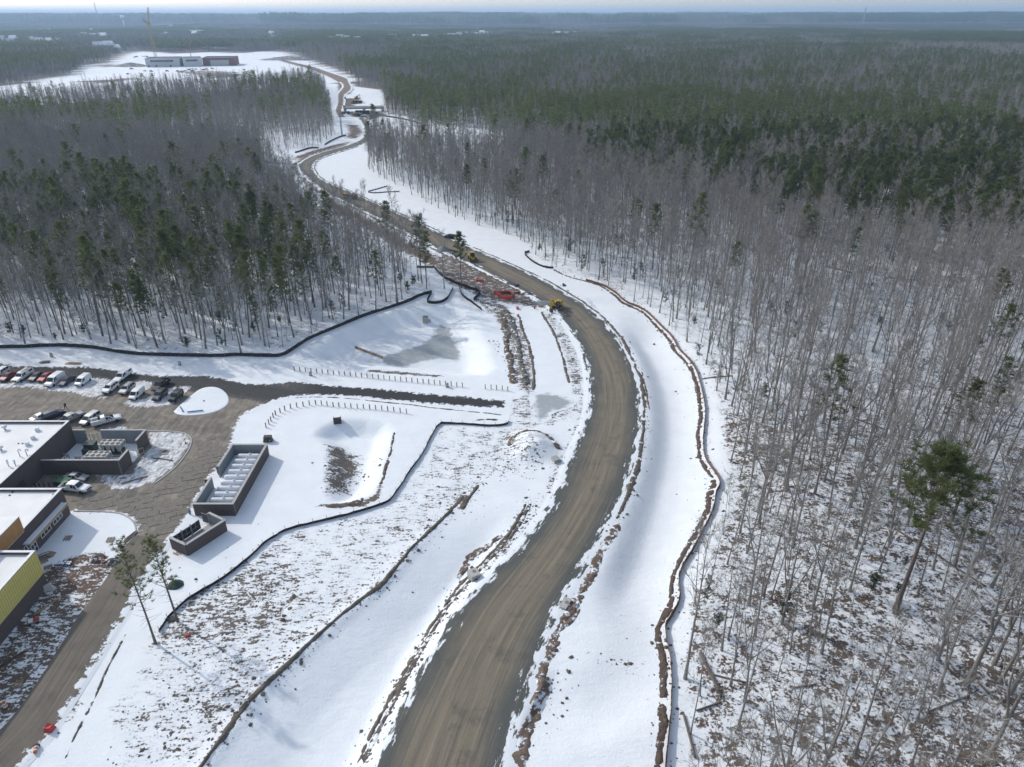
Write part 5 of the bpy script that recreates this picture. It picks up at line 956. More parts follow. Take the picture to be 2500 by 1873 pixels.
def car(name, kind, mt, loc, rz, label, cat='car', group=None, rack=False, snow=False):
    e = empty(name, loc, rz, label, cat, group); st = ST[kind]; shell(e, st, mt); van = kind in ('compact_van', 'cargo_van'); ci = 4
    glaze(e, st, ci, True, not van)
    if van:                                                     # panel van: blank the rear side glass, keep the cab doors
        for o in [o for o in e.children if o.name.startswith('side_window')]:
            if np.mean([v.co.x for v in o.data.vertices]) < .2: o.data.materials.clear(); o.data.materials.append(mt); o.name = 'side_panel'
    L = st[-1][0]; wb = {'sedan': (-1.4, 1.4), 'suv': (-1.38, 1.4), 'minivan': (-1.5, 1.5), 'compact_van': (-1.45, 1.45), 'cargo_van': (-1.75, 1.75), 'jeep': (-1.35, 1.45)}[kind]
    wheels(e, wb, st[3][4], .36 if kind in ('suv', 'jeep', 'cargo_van') else .33); lamps(e, L - .2, st[-2][2] - .06, st[-2][4] - .22, -L + .02, st[1][2] - .12, st[1][4] - .12); mirrors(e, st[ci + 1][0] - .35, st[ci + 1][2] + .1, st[ci + 1][4], M_TRIM)
    MB().box((L - .03, 0, st[-1][1] + .1), (.16, st[-1][4] * 1.9, .16)).build('front_bumper', M_TRIM, e); MB().box((-L + .03, 0, st[0][1] + .06), (.14, st[0][4] * 1.9, .16)).build('rear_bumper', M_TRIM if mt.name != 'paint_white' else mt, e); MB().box((L - .06, 0, st[-1][1] + .27), (.14, st[-1][4] * 1.1, .1)).build('grille', M_TRIM, e)
    if rack:
        for s in (-1, 1): MB().box((-.5, s * .58, st[3][3] + .06), (2.1, .05, .05)).build('roof_rail', M_TRIM, e)
    return e
def pickup(mt, loc, rz, label, cap=None, service=False, ladder=False, rack=False, group=None):
    e = empty('pickup_truck', loc, rz, label, 'truck', group); st = ST['cab']; shell(e, st, mt, 'cab'); glaze(e, st, 3, True, False); lo = 2.85
    x0, x1 = -2.95, -1.3
    MB().box(((x0 + x1) / 2, 0, .72), (x1 - x0, 1.84, .12)).build('bed_floor', M_PLATE, e)
    for s in (-1, 1): MB().box(((x0 + x1) / 2, s * .93, .88), (x1 - x0, .08, .62)).build('bed_side', mt, e)
    MB().box((x0 + .03, 0, .9), (.08, 1.82, .58)).build('tailgate', mt, e); wheels(e, (-1.85, 1.75), .97, .39); lamps(e, lo - .18, .92, .70, x0 - .01, .95, .84); mirrors(e, .95, 1.25, .97, M_TRIM)
    MB().box((lo, 0, .62), (.16, 1.75, .2)).build('front_bumper', M_STEEL, e); MB().box((x0 - .1, 0, .58), (.16, 1.7, .16)).build('rear_bumper', M_STEEL, e); MB().box((lo - .02, 0, .84), (.12, 1.1, .22)).build('grille', M_TRIM, e)
    if cap:
        rings = [[(x_, -.95, 1.2), (x_, -.80, zt), (x_, .80, zt), (x_, .95, 1.2)] for x_, zt in ((x0 + .02, 1.75), (x0 + .2, 1.86), (x1 + .05, 1.90))]; c = MB().loft(rings).build('bed_cap', cap, e)
        for s in (-1, 1): MB().add([(x0 + .35, s * .935, 1.32), (x1 - .15, s * .935, 1.32), (x1 - .15, s * .845, 1.72), (x0 + .35, s * .845, 1.72)], [(0, 1, 2, 3) if s < 0 else (3, 2, 1, 0)]).build('cap_window', M_CGLASS, c)
    if service:
        for s in (-1, 1):
            MB().box(((x0 + x1) / 2 - .1, s * .88, 1.0), (x1 - x0 + .35, .3, .95)).build('tool_locker', mt, e)
            for k in range(3): MB().box((x0 + .35 + k * .62, s * 1.04, 1.0), (.5, .02, .7)).build('locker_door', M_WHITE, e)
        MB().box((-1.45, 0, 1.6), (.5, .5, .5)).build('winch', M_TRIM, e); MB().tube([(-1.45, 0, 1.6), (-1.4, .1, 2.2)], .05, 6).build('crane_post', M_TRIM, e)
        MB().box((.35, 0, 1.93), (1.4, 1.2, .05)).build('roof_rack', M_TRIM, e)
        for s, tx in ((-1, -.0), (1, 0)): MB().box((.05, s * .985, .95), (.9, .012, .10)).build('door_lettering', M_TRIM, e); MB().lathe([(.02, -.008), (.09, -.008), (.09, .008), (.02, .008)], (.85, s * .985, .97), 8, 'Y').build('door_emblem', M_TRIM, e)
    if ladder:
        for s in (-.2, .2): MB().box((-1.3, s + .3, 1.98), (3.4, .06, .07)).build('ladder_rail', M_WOOD, e)
        for k in range(6): MB().box((-2.8 + k * .6, .3, 1.98), (.05, .4, .05)).build('ladder_rung', M_WOOD, e)
        for k in (-2.6, -1.6): MB().box((k, 0, 1.92), (.06, 1.7, .06)).build('rack_bar', M_TRIM, e)
    return e
W_, K_, S_ = paint('white', (.78, .79, .80)), paint('black', (.022, .022, .024)), paint('silver', (.44, .45, .45), .5); RD, DR, NV, GR, DG = paint('red', (.33, .035, .028)), paint('dark_red', (.16, .025, .025)), paint('navy', (.025, .032, .065)), paint('grey', (.30, .31, .31), .4), paint('charcoal', (.06, .06, .065), .3)
def front(zc, a, b, L, ang=-97.0):
    """centre of a parked car from the photo place of the middle of its front bumper; ang: heading in degrees"""
    x_, y_ = zc([(a, b)])[0]; t = math.radians(ang); x_ -= math.cos(t) * L; y_ -= math.sin(t) * L; return (x_, y_, gz(x_, y_) + .075), t
HD = -96.5
def row(fn, *a, zc=ZQ, at=(0, 0), L=2.4, ang=HD, **k):
    loc, t = front(zc, at[0], at[1], L, ang); return fn(*a, loc, t, **k)
row(car, 'parked_car', 'suv', W_, at=(-95, 310), L=2.35, label='white car at the end of the row beside the dark red car')
row(car, 'parked_car', 'sedan', DR, at=(25, 368), L=2.38, label='dark red sedan parked beside the white pickup with a ladder')
row(pickup, W_, at=(245, 388), L=2.85, label='white pickup with a bed cap and a ladder on its roof', cap=W_, ladder=True)
row(car, 'parked_car', 'sedan', DG, at=(505, 370), L=2.38, label='dark grey sedan between the ladder pickup and a bright red car')
row(car, 'parked_car', 'sedan', RD, at=(655, 380), L=2.38, label='bright red sedan parked against the long white cargo van')
row(car, 'parked_van', 'cargo_van', W_, at=(775, 462), L=2.9, label='long white cargo van parked between red and navy sedans', cat='van')
row(car, 'parked_car', 'sedan', NV, at=(995, 446), L=2.38, label='dark navy sedan between the cargo van and a small white van')
row(car, 'parked_van', 'compact_van', W_, at=(1265, 446), L=2.3, label='small white panel van standing alone beside the navy sedan', cat='van')
row(pickup, W_, zc=ZR, at=(560, 392), L=2.85, label='white pickup with bed cap parked nose to the white estate car', cap=W_)
row(car, 'parked_car', 'suv', W_, zc=ZR, at=(375, 568), L=2.35, label='white four-wheel drive with roof rails in front of the capped pickup', rack=True)
row(car, 'parked_car', 'suv', S_, zc=ZR, at=(655, 584), L=2.35, label='silver estate car between the white four-wheel drive and a small van', rack=True)
row(car, 'parked_van', 'compact_van', W_, zc=ZR, at=(812, 672), L=2.3, label='small white panel van beside the silver estate car', cat='van')
row(pickup, K_, zc=ZR, at=(1190, 540), L=2.85, label='black pickup with an open bed behind the charcoal hatchback')
row(car, 'parked_car', 'suv', DG, zc=ZR, at=(1195, 688), L=2.35, label='charcoal hatchback in front of the black pickup')
row(car, 'parked_car', 'jeep', K_, zc=ZR, at=(1465, 708), L=2.2, label='black boxy off-roader next to the oval snow island')
def place(fn, *a, at=(0, 0), zc=ZQ, ang=0, **k):
    x_, y_ = zc([at])[0]; return fn(*a, (x_, y_, gz(x_, y_) + .075), math.radians(ang), **k)
place(car, 'parked_car', 'suv', NV, at=(890, 925), ang=52, label='dark navy hatchback parked behind the white roof edge')
place(car, 'parked_car', 'sedan', W_, at=(690, 960), ang=60, label='white car mostly hidden behind the roof beside the navy hatchback')
place(pickup, GR, at=(1190, 985), ang=62, label='grey pickup between the navy hatchback and the silver people carrier')
row(car, 'parked_car', 'minivan', S_, at=(1345, 1088), L=2.5, ang=-105, label='silver people carrier nose-on beside the white service truck')
place(pickup, W_, at=(1770, 1020), ang=33, label='white service truck with side lockers and lettering on its door', service=True)
place(car, 'parked_car', 'sedan', S_, zc=ZS, at=(1035, 838), ang=-8, label='silver sedan parked along the front wall of the chiller yard')
place(pickup, W_, zc=ZS, at=(1035, 985), ang=-10, label='white crew-cab pickup with a dirty snow bed by the green skip')
# skip, vehicles along the road
def put(o, x_, y_, rz=0.0, dz=0.0): o.location = (x_, y_, gz(x_, y_) + dz); o.rotation_euler = (0, 0, rz); return o
def site(name, zc, pt, label, cat, rz=0.0, dz=0.0, group=None):
    x_, y_ = zc([pt])[0]; return empty(name, (x_, y_, gz(x_, y_) + dz), rz, label, cat, group)
M_SKIP = pmat('skip_green', (.03, .14, .07), (.03, .10, .05), 2, .6)
e = site('waste_skip', ZS, (868, 905), 'green waste skip behind the white crew-cab pickup', 'skip', -.15, .08); MB().side([(-1.1, .1), (1.1, .1), (1.3, 1.1), (-1.3, 1.1)], -.8, .8).build('bin', M_SKIP, e); MB().box((0, 0, 1.13), (2.7, 1.75, .08)).build('lid', M_SKIP, e)
place(car, 'parked_car', 'suv', K_, zc=ZD, at=(1500, 1000), ang=153, label='black four-wheel drive stopped on the verge side of the gravel road')
M_CAT = pmat('machine_yellow', (.50, .33, .04), (.42, .27, .035), 1.2, .5); M_TRACKM = pmat('track_steel', (.06, .055, .05), (.10, .09, .08), 4, .8)
def excavator(name, loc, rz, label, sc=1.0, fold=0.0, group=None):
    e = empty(name, loc, rz, label, 'excavator', group); e.scale = (sc,) * 3
    for s in (-1, 1):
        t = MB().side([(-1.9, .45), (-1.7, .12), (-1.3, 0), (1.3, 0), (1.7, .12), (1.9, .45), (1.7, .78), (1.3, .9), (-1.3, .9), (-1.7, .78)], s * 1.25 - .3, s * 1.25 + .3).build('track', M_TRACKM, e); MB().box((0, s * 1.25, .45), (2.6, .64, .5)).build('track_frame', M_CAT, t)
    MB().lathe([(.8, .8), (.8, 1.1)], n=12).build('turntable', M_TRACKM, e); MB().box((-.55, 0, 1.65), (2.9, 2.5, 1.1)).build('house', M_CAT, e); MB().side([(-2.5, 1.15), (-1.9, 1.1), (-1.9, 2.3), (-2.35, 2.25), (-2.6, 1.9)], -1.25, 1.25).build('counterweight', M_CAT, e)
    c = MB().box((.75, .8, 2.0), (1.5, .95, 1.85), 0, (.86, .92)).build('cab', M_TRACKM, e); MB().box((.8, .8, 2.2), (1.52, .99, 1.0), 0, (.9, .95)).build('cab_window', M_CGLASS, c); MB().box((.72, .8, 2.97), (1.4, .95, .08)).build('cab_roof', M_CAT, c)
    MB().side([(.6, 1.5), (.95, 1.3), (2.4, 3.2), (4.3, 3.7), (4.3, 4.05), (2.1, 3.75)], -.55, -.1).build('boom', M_CAT, e); MB().side([(4.05, 4.35), (4.5, 3.9), (4.15, 1.3), (3.85, 1.3)], -.5, -.15).build('stick', M_CAT, e)
    MB().side([(3.7, 1.35), (4.2, 1.35), (4.35, .7), (4.0, .15), (3.3, .1), (3.2, .4), (3.7, .7)], -.8, .15).build('bucket', M_TRACKM, e)
    MB().tube([(1.3, -.33, 1.4), (2.7, -.33, 3.1)], .08, 6).build('boom_cylinder', M_STEEL, e); MB().tube([(2.6, -.33, 3.9), (4.1, -.33, 4.35)], .07, 6).build('stick_cylinder', M_STEEL, e); MB().tube([(-1.2, -.6, 2.2), (-1.2, -.6, 2.75)], .07, 6).build('exhaust', M_TRACKM, e); return e
x_, y_ = ZW([(1870, 960)])[0]; excavator('excavator', (x_, y_, gz(x_, y_) + .1), math.radians(-112), 'yellow tracked excavator working at the edge of the gravel road', 1.0)
def loader(name, loc, rz, label, group=None, sc=1.0):
    e = empty(name, loc, rz, label, 'loader', group); e.scale = (sc,) * 3
    MB().side([(-2.8, .7), (-.2, .7), (-.2, 1.7), (-1.2, 2.0), (-2.7, 1.8)], -.95, .95).build('engine_cover', M_CAT, e); MB().box((.9, 0, .95), (2.2, 1.3, .7)).build('front_frame', M_CAT, e)
    c = MB().box((-.1, 0, 2.2), (1.5, 1.5, 1.7), 0, (.85, .9)).build('cab', M_TRACKM, e); MB().box((-.1, 0, 2.4), (1.52, 1.52, .9), 0, (.9, .93)).build('cab_window', M_CGLASS, c); MB().box((-.1, 0, 3.1), (1.6, 1.6, .12)).build('cab_roof', M_CAT, c)
    for s in (-1, 1): MB().side([(.7, 1.7), (1.1, 1.7), (3.0, .75), (2.9, .5)], s * .55 - .08, s * .55 + .08).build('lift_arm', M_CAT, e)
    MB().side([(2.8, 1.2), (3.0, .2), (3.8, .15), (3.05, .45)], -1.35, 1.35).build('bucket', M_TRACKM, e)
    for x2 in (-1.6, 1.4):
        for s in (-1, 1): w = MB().lathe([(.35, -.25), (.72, -.28), (.75, 0), (.72, .28), (.35, .25)], (x2, s * 1.05, .75), 14, 'Y').build('wheel', M_TYRE, e); MB().lathe([(.05, -.27), (.36, -.27), (.36, .27), (.05, .27)], (x2, s * 1.05, .75), 10, 'Y').build('rim', M_CAT, w)
    return e
x_, y_ = ZW([(735, 310)])[0]; loader('wheel_loader', (x_, y_, gz(x_, y_) + .1), math.radians(-75), 'yellow wheeled loader with a cab on the gravel road beside bare trees')
def dump_truck(loc, rz, label, group=None, mt=None):
    e = empty('dump_truck', loc, rz, label, 'truck', group); MB().box((2.6, 0, 1.6), (1.9, 2.3, 2.0), 0, (.85, .92)).build('cab', mt or M_CAT, e); MB().box((2.75, 0, 2.0), (1.85, 2.34, .7), 0, (.92, .96)).build('windscreen', M_CGLASS, e)
    MB().side([(-3.6, 1.5), (1.2, 1.1), (1.5, 2.5), (-3.9, 2.5)], -1.25, 1.25).build('dump_body', M_PLATE, e); MB().box((-.4, 0, .95), (6.8, 1.0, .3)).build('chassis', M_TRACKM, e); wheels(e, (-2.6, -1.3, 2.4), 1.2, .55); return e
x_, y_ = ZD([(770, 712)])[0]; dump_truck((x_, y_, gz(x_, y_) + .1), math.radians(155), 'dark dump truck on the gravel road half behind pine tops')
e = site('portable_toilet', ZD, (1285, 852), 'blue portable toilet on the snow verge by the gravel road', 'toilet', .4); M_BLUE = pmat('blue_plastic', (.04, .18, .40), (.03, .14, .33), 2, .5)
MB().box((0, 0, 1.1), (1.15, 1.15, 2.2)).build('body', M_BLUE, e); MB().box((0, 0, 2.27), (1.2, 1.2, .16), 0, (.8, .8)).build('roof', M_COPING, e); MB().box((-.2, -.585, 1.05), (.75, .03, 1.9)).build('door', M_BLUE, e); MB().tube([(.4, .4, 2.2), (.4, .4, 2.6)], .05, 6).build('vent_pipe', M_COPING, e)
def heap(name, zc, pt, r, h, mat, label, cat, seed=0, sx=1.0):
    x_, y_ = zc([pt])[0]; n, k = 22, 7; v = []
    for i in range(k):
        f = i / (k - 1)
        for j in range(n):
            a = 6.2832 * j / n; rr = r * f * (1 + .16 * float(fbm(np.array([math.cos(a) * 1.5 + seed]), np.array([math.sin(a) * 1.5]), 2)[0])); X, Y = math.cos(a) * rr * sx, math.sin(a) * rr; v.append((X, Y, h * (1 - f ** 1.25) + .08 * h * float(fbm(np.array([X * 1.3 + seed]), np.array([Y * 1.3]), 2)[0]) - (.15 if i == k - 1 else 0)))
    f_ = [(i * n + j, (i + 1) * n + j, (i + 1) * n + (j + 1) % n, i * n + (j + 1) % n) for i in range(k - 1) for j in range(n)]; o = mobj(name, v, f_, mat, None, True); o.location = (x_, y_, gz(x_, y_)); return tag(o, label, cat)
M_GRAVEL = soil_mat('blue_grey_gravel', (.17, .185, .19), (.25, .265, .27), None, -1.0)
heap('gravel_pile', ZW, (345, 170), 2.9, 1.7, M_GRAVEL, 'conical blue-grey gravel pile beside the gravel road', 'pile', 3); heap('gravel_pile', ZW, (1700, 890), 2.6, .7, M_GRAVEL, 'low spread grey gravel pile beside the excavator', 'pile', 5, 1.4); heap('gravel_pile', ZW, (1480, 760), 1.7, .9, M_MUD, 'dark muddy stone pile between the orange netting and the road', 'pile', 6, 1.3)
heap('rubble_pile', ZK, (1035, 268), 1.1, .8, M_MUD, 'small dark rubble pile on the verge across the road from the excavator', 'pile', 7)
# orange netting
M_NET = pmat('orange_netting', (.62, .09, .045), (.48, .06, .035), 3, .7)
def netting(zc, pts, h, label, closed=True, seed=0, sag=.3):
    a = smooth_line(list(pts) + ([pts[0]] if closed else []), .5, 2); z = ground_z(a[:, 0], a[:, 1]); e = empty('safety_netting', (a[0][0], a[0][1], 0), 0, label, 'netting'); s = np.arange(len(a)) * .5; v = []
    t = np.gradient(a, axis=0); t /= np.hypot(*t.T)[:, None] + 1e-9; nr = np.c_[t[:, 1], -t[:, 0]]
    for fz, fo in ((-.05, 0), (.4, .15), (.75, .05), (1.0, .3), (1.0, .34), (.4, .2), (-.05, .05)):
        q = a + nr * (fo * (1 + fbm(s / 1.5 + seed, s * 0, 2)) * 1.6)[:, None]; v.append(np.c_[q[:, 0] - a[0][0], q[:, 1] - a[0][1], z + h * fz * (1 - sag + sag * fbm(s / 2. + seed, s * 0 + fz, 2))])
    link('net', np_mesh('net', np.stack(v, 1).reshape(-1, 3), quads(7, len(a)), M_NET, False), e)
    for i in range(0, len(a), 6): k = MB(); k.tube([(a[i][0] - a[0][0], a[i][1] - a[0][1], z[i] - .1), (a[i][0] - a[0][0], a[i][1] - a[0][1], z[i] + h + .1)], .03, 5); k.build('stake', M_STEEL, e)
netting(ZW, ZW([(1020, 755), (1150, 748), (1280, 745), (1300, 790), (1290, 830), (1200, 845), (1130, 830), (1080, 790)]), 1.3, 'orange safety netting ringed around a dug pit beside the road'); heap('pit_soil', ZW, (1175, 795), 1.6, .3, M_MUD, 'dark soil showing inside the ring of orange netting', 'pile', 9, 1.3)
netting(ZW, ZW([(1300, 750), (1380, 745)]), 1.0, 'loose end of orange netting running from the netted pit to the road', False, 3); netting(ZW, ZW([(790, 590), (835, 570), (890, 590), (850, 605)]), .9, 'small crumpled ring of orange netting in the churned snow uphill', True, 4); netting(ZW, ZW([(1325, 960), (1350, 940), (1375, 960), (1350, 985)]), .9, 'snow-filled tuft of orange netting below the netted pit', True, 5); netting(ZW, ZW([(1565, 960), (1590, 950), (1600, 965)]), 1.0, 'small orange netting scrap at the head of the snowy strip', True, 6)
def pipe(name, zc, a, b, r, mat, label, cat='pipe', dz=0.0, group=None, z0=None):
    (x0, y0), (x1, y1) = zc([a, b]); n = 6; pts = [(x0 + (x1 - x0) * i / n, y0 + (y1 - y0) * i / n) for i in range(n + 1)]; o = MB().tube([(p[0] - x0, p[1] - y0, gz(*p) + r * .8 + dz) for p in pts], r, 8).build(name, mat, None, True); o.location = (x0, y0, 0); return tag(o, label, cat, group)
pipe('drain_pipe', ZW, (865, 425), (1165, 592), .22, M_OLDWOOD, 'long pale pipe lying along the gravel road edge'); 
for i in range(3): pipe('drain_pipe', ZW, (1200 + 12 * i, 622 - 9 * i), (1340 + 14 * i, 672 - 9 * i), .24, M_DARK, 'short black pipe in the bundle of three at the road edge', group='black pipes at the road edge', dz=.05 * i)
pipe('water_pipe', ZE, (1500, 668), (1522, 706), .14, M_BLUE, 'short bright blue pipe at the tip of the snow island', dz=.25); pipe('water_pipe', ZE, (1556, 712), (1690, 698), .14, M_BLUE, 'long bright blue pipe along the edge of the snow island', dz=.28)
pipe('fallen_log', ZW, (-10, 404), (228, 406), .4, M_PBARK, 'thick dark log lying in snow above the pond', 'log')
# concrete boxes and other drainage pieces
def conc_box(zc, pt, d, label, rz=0.0, lid=True, z=.0, grate=False):
    e = site('concrete_inlet', zc, pt, label, 'drain box', rz, z); MB().box((0, 0, d[2] / 2 - .2), (d[0], d[1], d[2] + .4)).build('box', M_CONC, e)
    if lid: MB().box((0, 0, d[2] + .06), (d[0] + .12, d[1] + .12, .12)).build('lid', M_COPING, e); MB().lathe([(.32, d[2] + .12), (.32, d[2] + .16)], (.15, .15, 0), 12).build('manhole_cover', M_OLDWOOD, e)
    if grate:
        MB().box((0, -.05, d[2] + .05), (d[0] * .8, d[1] * .7, .06)).build('grate_shade', M_DARK, e)  # dark plate stands in for the shade below the grate bars
        for i in range(5): MB().box((-d[0] * .35 + i * d[0] * .175, -.05, d[2] + .1), (.07, d[1] * .7, .06)).build('grate_bar', M_STEEL, e)
    return e
conc_box(ZI, (1370, 500), (1.5, 1.7, 1.1), 'square concrete drain box with a round cover in the roadside ditch', .5); conc_box(ZJ, (690, 680), (1.0, 2.2, .35), 'low snow-capped concrete inlet sunk beside the road clay bank', -.45); conc_box(ZK, (985, 1450), (1.3, 1.6, .8), 'tilted concrete drain piece below the brown mound', .4, False)
conc_box(ZK, (1000, 610), (1.0, .8, .4), 'small concrete drain stub beside the stony road shoulder', .3, False); conc_box(ZK, (1093, 880), (.7, 1.0, .35), 'small concrete kerb inlet on the road shoulder', .1, False)
x_, y_ = ZH([(1203, 268)], -3.0)[0]; e = conc_box(lambda q_: [(x_, y_)], (0, 0), (1.6, 1.5, 1.7), 'pale concrete outlet riser with a grate standing in the big pond', 0, False, 0, True); e.location.z = gz(e.location.x, e.location.y)
MB().tube([(1.3, -.1, -.2), (1.3, -.1, .9)], .12, 8).build('stand_pipe', M_DARK, e)
e = site('pond_outlet', lambda q_: ZH(q_, -1.2), (677, 885), 'black box outlet at the head of the small pond', 'drain box', .25); MB().box((0, 0, .4), (1.7, 1.3, 1.0)).build('box', M_DARK, e); MB().box((0, -.05, .92), (1.3, .9, .06)).build('lid', M_BLACK, e)
for s in (-.8, .8): MB().box((s, 0, .55), (.1, 1.4, 1.3)).build('side_plate', M_DARK, e)
e = site('air_compressor', ZH, (258, 975), 'dark brown machine skid by the corner of the tank enclosure', 'machine', .05); MB().box((0, 0, .75), (1.7, 1.1, 1.0), 0, (.94, .9)).build('cover', M_MUD, e); MB().box((0, 0, .2), (1.9, 1.2, .2)).build('skid', M_DARK, e); MB().box((0, -.56, .8), (1.0, .04, .4)).build('panel', M_DARK, e)
x0, y0 = ZH([(775, 385)], -1.6)[0]; x1, y1 = ZH([(945, 478)], -3.1)[0]; L = math.hypot(x1 - x0, y1 - y0); e = empty('baffle_fence', (x0, y0, gz(x0, y0)), math.atan2(y1 - y0, x1 - x0), 'weathered plank baffle running down into the frozen pond', 'baffle')
for i in range(9):
    xa = L * (i + .5) / 9; zz = gz(x0 + (x1 - x0) * (i + .5) / 9, y0 + (y1 - y0) * (i + .5) / 9) - gz(x0, y0); MB().box((xa, 0, zz + .35), (L / 9 - .03, .06, .8)).build('plank', M_WOOD if i % 3 else M_OLDWOOD, e); MB().box((xa + L / 18, .08, zz + .3), (.08, .08, 1.1)).build('post', M_OLDWOOD, e)
for zc, pt, lb in ((ZE, (430, 240), 'grey pedestal by the crate heap on the snow strip'), (ZE, (1495, 310), 'grey pedestal alone on the snow strip behind the cars'), (ZH, (512, 582), 'grey pedestal at the start of the guard post row'), (ZH, (1332, 652), 'grey pedestal near the end of the guard post row')):
    e = site('utility_pedestal', zc, pt, lb, 'pedestal'); MB().lathe([(.36, -.2), (.36, .95), (.30, 1.12), (.05, 1.18)], n=10).build('casing', M_CONC, e, True); MB().lathe([(.45, -.2), (.45, .1)], n=10).build('base', M_COPING, e)
# timber, pallets, barrels and other loose things of the site
def pallet(loc, rz, label, tilt=0.0, n=7, group=None):
    e = empty('pallet', loc, rz, label, 'pallet', group); e.rotation_euler = (tilt, 0, rz)
    for i in range(n): MB().box((0, -.55 + 1.1 * i / (n - 1), .13), (1.2, .1, .025)).build('slat', M_WOOD if i % 2 else M_OLDWOOD, e)
    for s in (-.5, 0, .5): MB().box((s, 0, .06), (.09, 1.2, .11)).build('runner', M_OLDWOOD, e)
    return e
def pal(zc, pt, rz, label, **k): x_, y_ = zc([pt])[0]; return pallet((x_, y_, gz(x_, y_) + .03), rz, label, **k)
pal(ZU, (915, 300), .1, 'slatted pallet lying flat on clean snow in front of the windows', n=6); pal(ZU, (700, 520), 1.6, 'pale pallet leaning on timber scraps at the yellow wall corner', tilt=.35, n=9); pal(ZU, (650, 690), .6, 'dark pallet on the timber heap by the yellow wall', tilt=-.2); pal(ZU, (585, 610), .9, 'broken pallet at the back of the timber heap by the yellow wall', tilt=.3); pal(ZG, (130, 1075), .5, 'snow-dusted pallet in the mud strip below the yellow wall', n=6); pal(ZU, (1490, 320), .15, 'faint snow-covered pallet near the stacked bars')
M_HALF = pmat('orange_plastic', (.60, .16, .05), (.52, .13, .04), 2, .5)
def barrel(zc, pt, label, tip=None):
    e = site('traffic_barrel', zc, pt, label, 'barrel')
    if tip is not None: e.rotation_euler = (math.pi / 2, 0, tip); e.location.z += .3
    pr = [(.30, 0), (.30, .18), (.28, .2), (.28, .38), (.26, .4), (.26, .58), (.24, .6), (.24, .78), (.22, .8), (.2, .98), (.12, 1.0)]
    for i in range(5): MB().lathe([pr[2 * i], pr[2 * i + 1]], n=12).build('band', M_HALF if i % 2 == 0 else M_WHITE, e, True)
    MB().lathe([(.40, 0), (.40, .08), (.3, .1)], n=12).build('base', M_DARK, e); MB().box((0, 0, 1.05), (.22, .05, .12)).build('handle', M_HALF, e)
barrel(ZU, (1395, 620), 'orange and white traffic barrel standing by the rubble heap'); barrel(ZG, (40, 1232), 'orange and white traffic barrel standing in mud by the dirt track'); barrel(ZG, (265, 1515), 'red and white traffic barrel tipped over beside the dirt track', .3)
e = site('traffic_cone', ZF, (1433, 262), 'orange traffic cone at the kerb corner of the snowy yard', 'cone'); MB().lathe([(.2, .05), (.05, .75), (.02, .76)], n=10).build('cone_body', M_HALF, e, True); MB().box((0, 0, .03), (.45, .45, .06)).build('base', M_HALF, e)
M_RED = pmat('red_tarp', (.50, .06, .05), (.40, .045, .04), 3, .6, 0, .05); o = MB().add([(-.6, -.5, 0), (.5, -.55, 0), (.65, .4, 0), (-.5, .55, 0), (-.4, -.3, .7), (.35, -.4, .9), (.4, .25, .8), (-.3, .35, 1.0)], [(0, 1, 5, 4), (1, 2, 6, 5), (2, 3, 7, 6), (3, 0, 4, 7), (4, 5, 6, 7)]).build('red_tarp', M_RED); x_, y_ = ZG([(355, 1395)])[0]; put(o, x_, y_); tag(o, 'bright red tarp bundle on the bank beside the dirt track', 'tarp')
o = MB().box((0, 0, .2), (.6, .5, .45), .4, (.8, .85)).build('red_crate', M_RED); x_, y_ = ZG([(1322, 732)])[0]; put(o, x_, y_); tag(o, 'small red crate on snow below the pine stump roots', 'crate')
# paint pails
rr = random.Random(5); x0, y0 = ZU([(870, 640)])[0]
M_PAIL = pmat('pail', (.10, .16, .38), (.08, .13, .32), 4, .5)
for i in range(13):
    x_, y_ = x0 + (i % 6 - 2.5) * .42 + rr.uniform(-.08, .08), y0 + (i // 6 - 1) * .42 + rr.uniform(-.08, .08); e = empty('pail', (x_, y_, gz(x_, y_)), 0, 'blue pail with a white lid in the cluster by the timber heap', 'pail', 'pails by the timber heap'); MB().lathe([(.15, 0), (.18, .4)], n=9).build('bucket', M_PAIL, e); MB().lathe([(.19, .4), (.19, .45)], n=9).build('lid', M_WHITE, e)
def plank_pile(name, zc, pt, L, n, label, rz, mat=M_WOOD, spread=.3, cat='timber'):
    e = site(name, zc, pt, label, cat, rz); r = random.Random(n + int(L * 10))
    for i in range(n): MB().box((r.uniform(-.3, .3), r.uniform(-spread, spread), .04 + .05 * (i // 3)), (L * r.uniform(.75, 1.05), .14, .045), r.uniform(-.08, .08)).build('plank', mat, e)
    return e
plank_pile('lumber_pile', ZE, (615, 298), 4.2, 14, 'stack of long pale planks on the snow strip behind the cars', -.1, M_WOOD, .7); plank_pile('lumber_pile', ZU, (640, 1210), 4.6, 4, 'long pale boards laid along the foot of the yellow building', 1.12, M_WOOD, .12); plank_pile('lumber_pile', ZT, (170, 1510), 1.4, 5, 'few raw boards at the near corner of the bin enclosure', -.5, M_WOOD, .3); plank_pile('timber_scraps', ZU, (560, 560), 3.0, 12, 'jumble of dark timber scraps between the buildings', .7, M_OLDWOOD, .9)
plank_pile('steel_bars', ZF, (1255, 385), 4.6, 5, 'dark steel bars lying on snow beside the yard pad', -.22, M_DARK, .2, 'bars'); plank_pile('steel_bars', ZF, (1040, 545), 4.8, 7, 'dark rods and boards in the snow corner by the drive', .55, M_OLDWOOD, .3, 'bars'); plank_pile('steel_bars', ZF, (1010, 985), 3.0, 18, 'bundle of long rusty bars along the curved kerb', 1.25, M_OLDWOOD, .35, 'bars'); plank_pile('steel_beams', ZG, (60, 905), 4.6, 6, 'brown steel beams stacked against the yellow building foot', .95, pmat('rust', (.16, .09, .07), (.11, .07, .06), 2, .8), .35, 'beams')
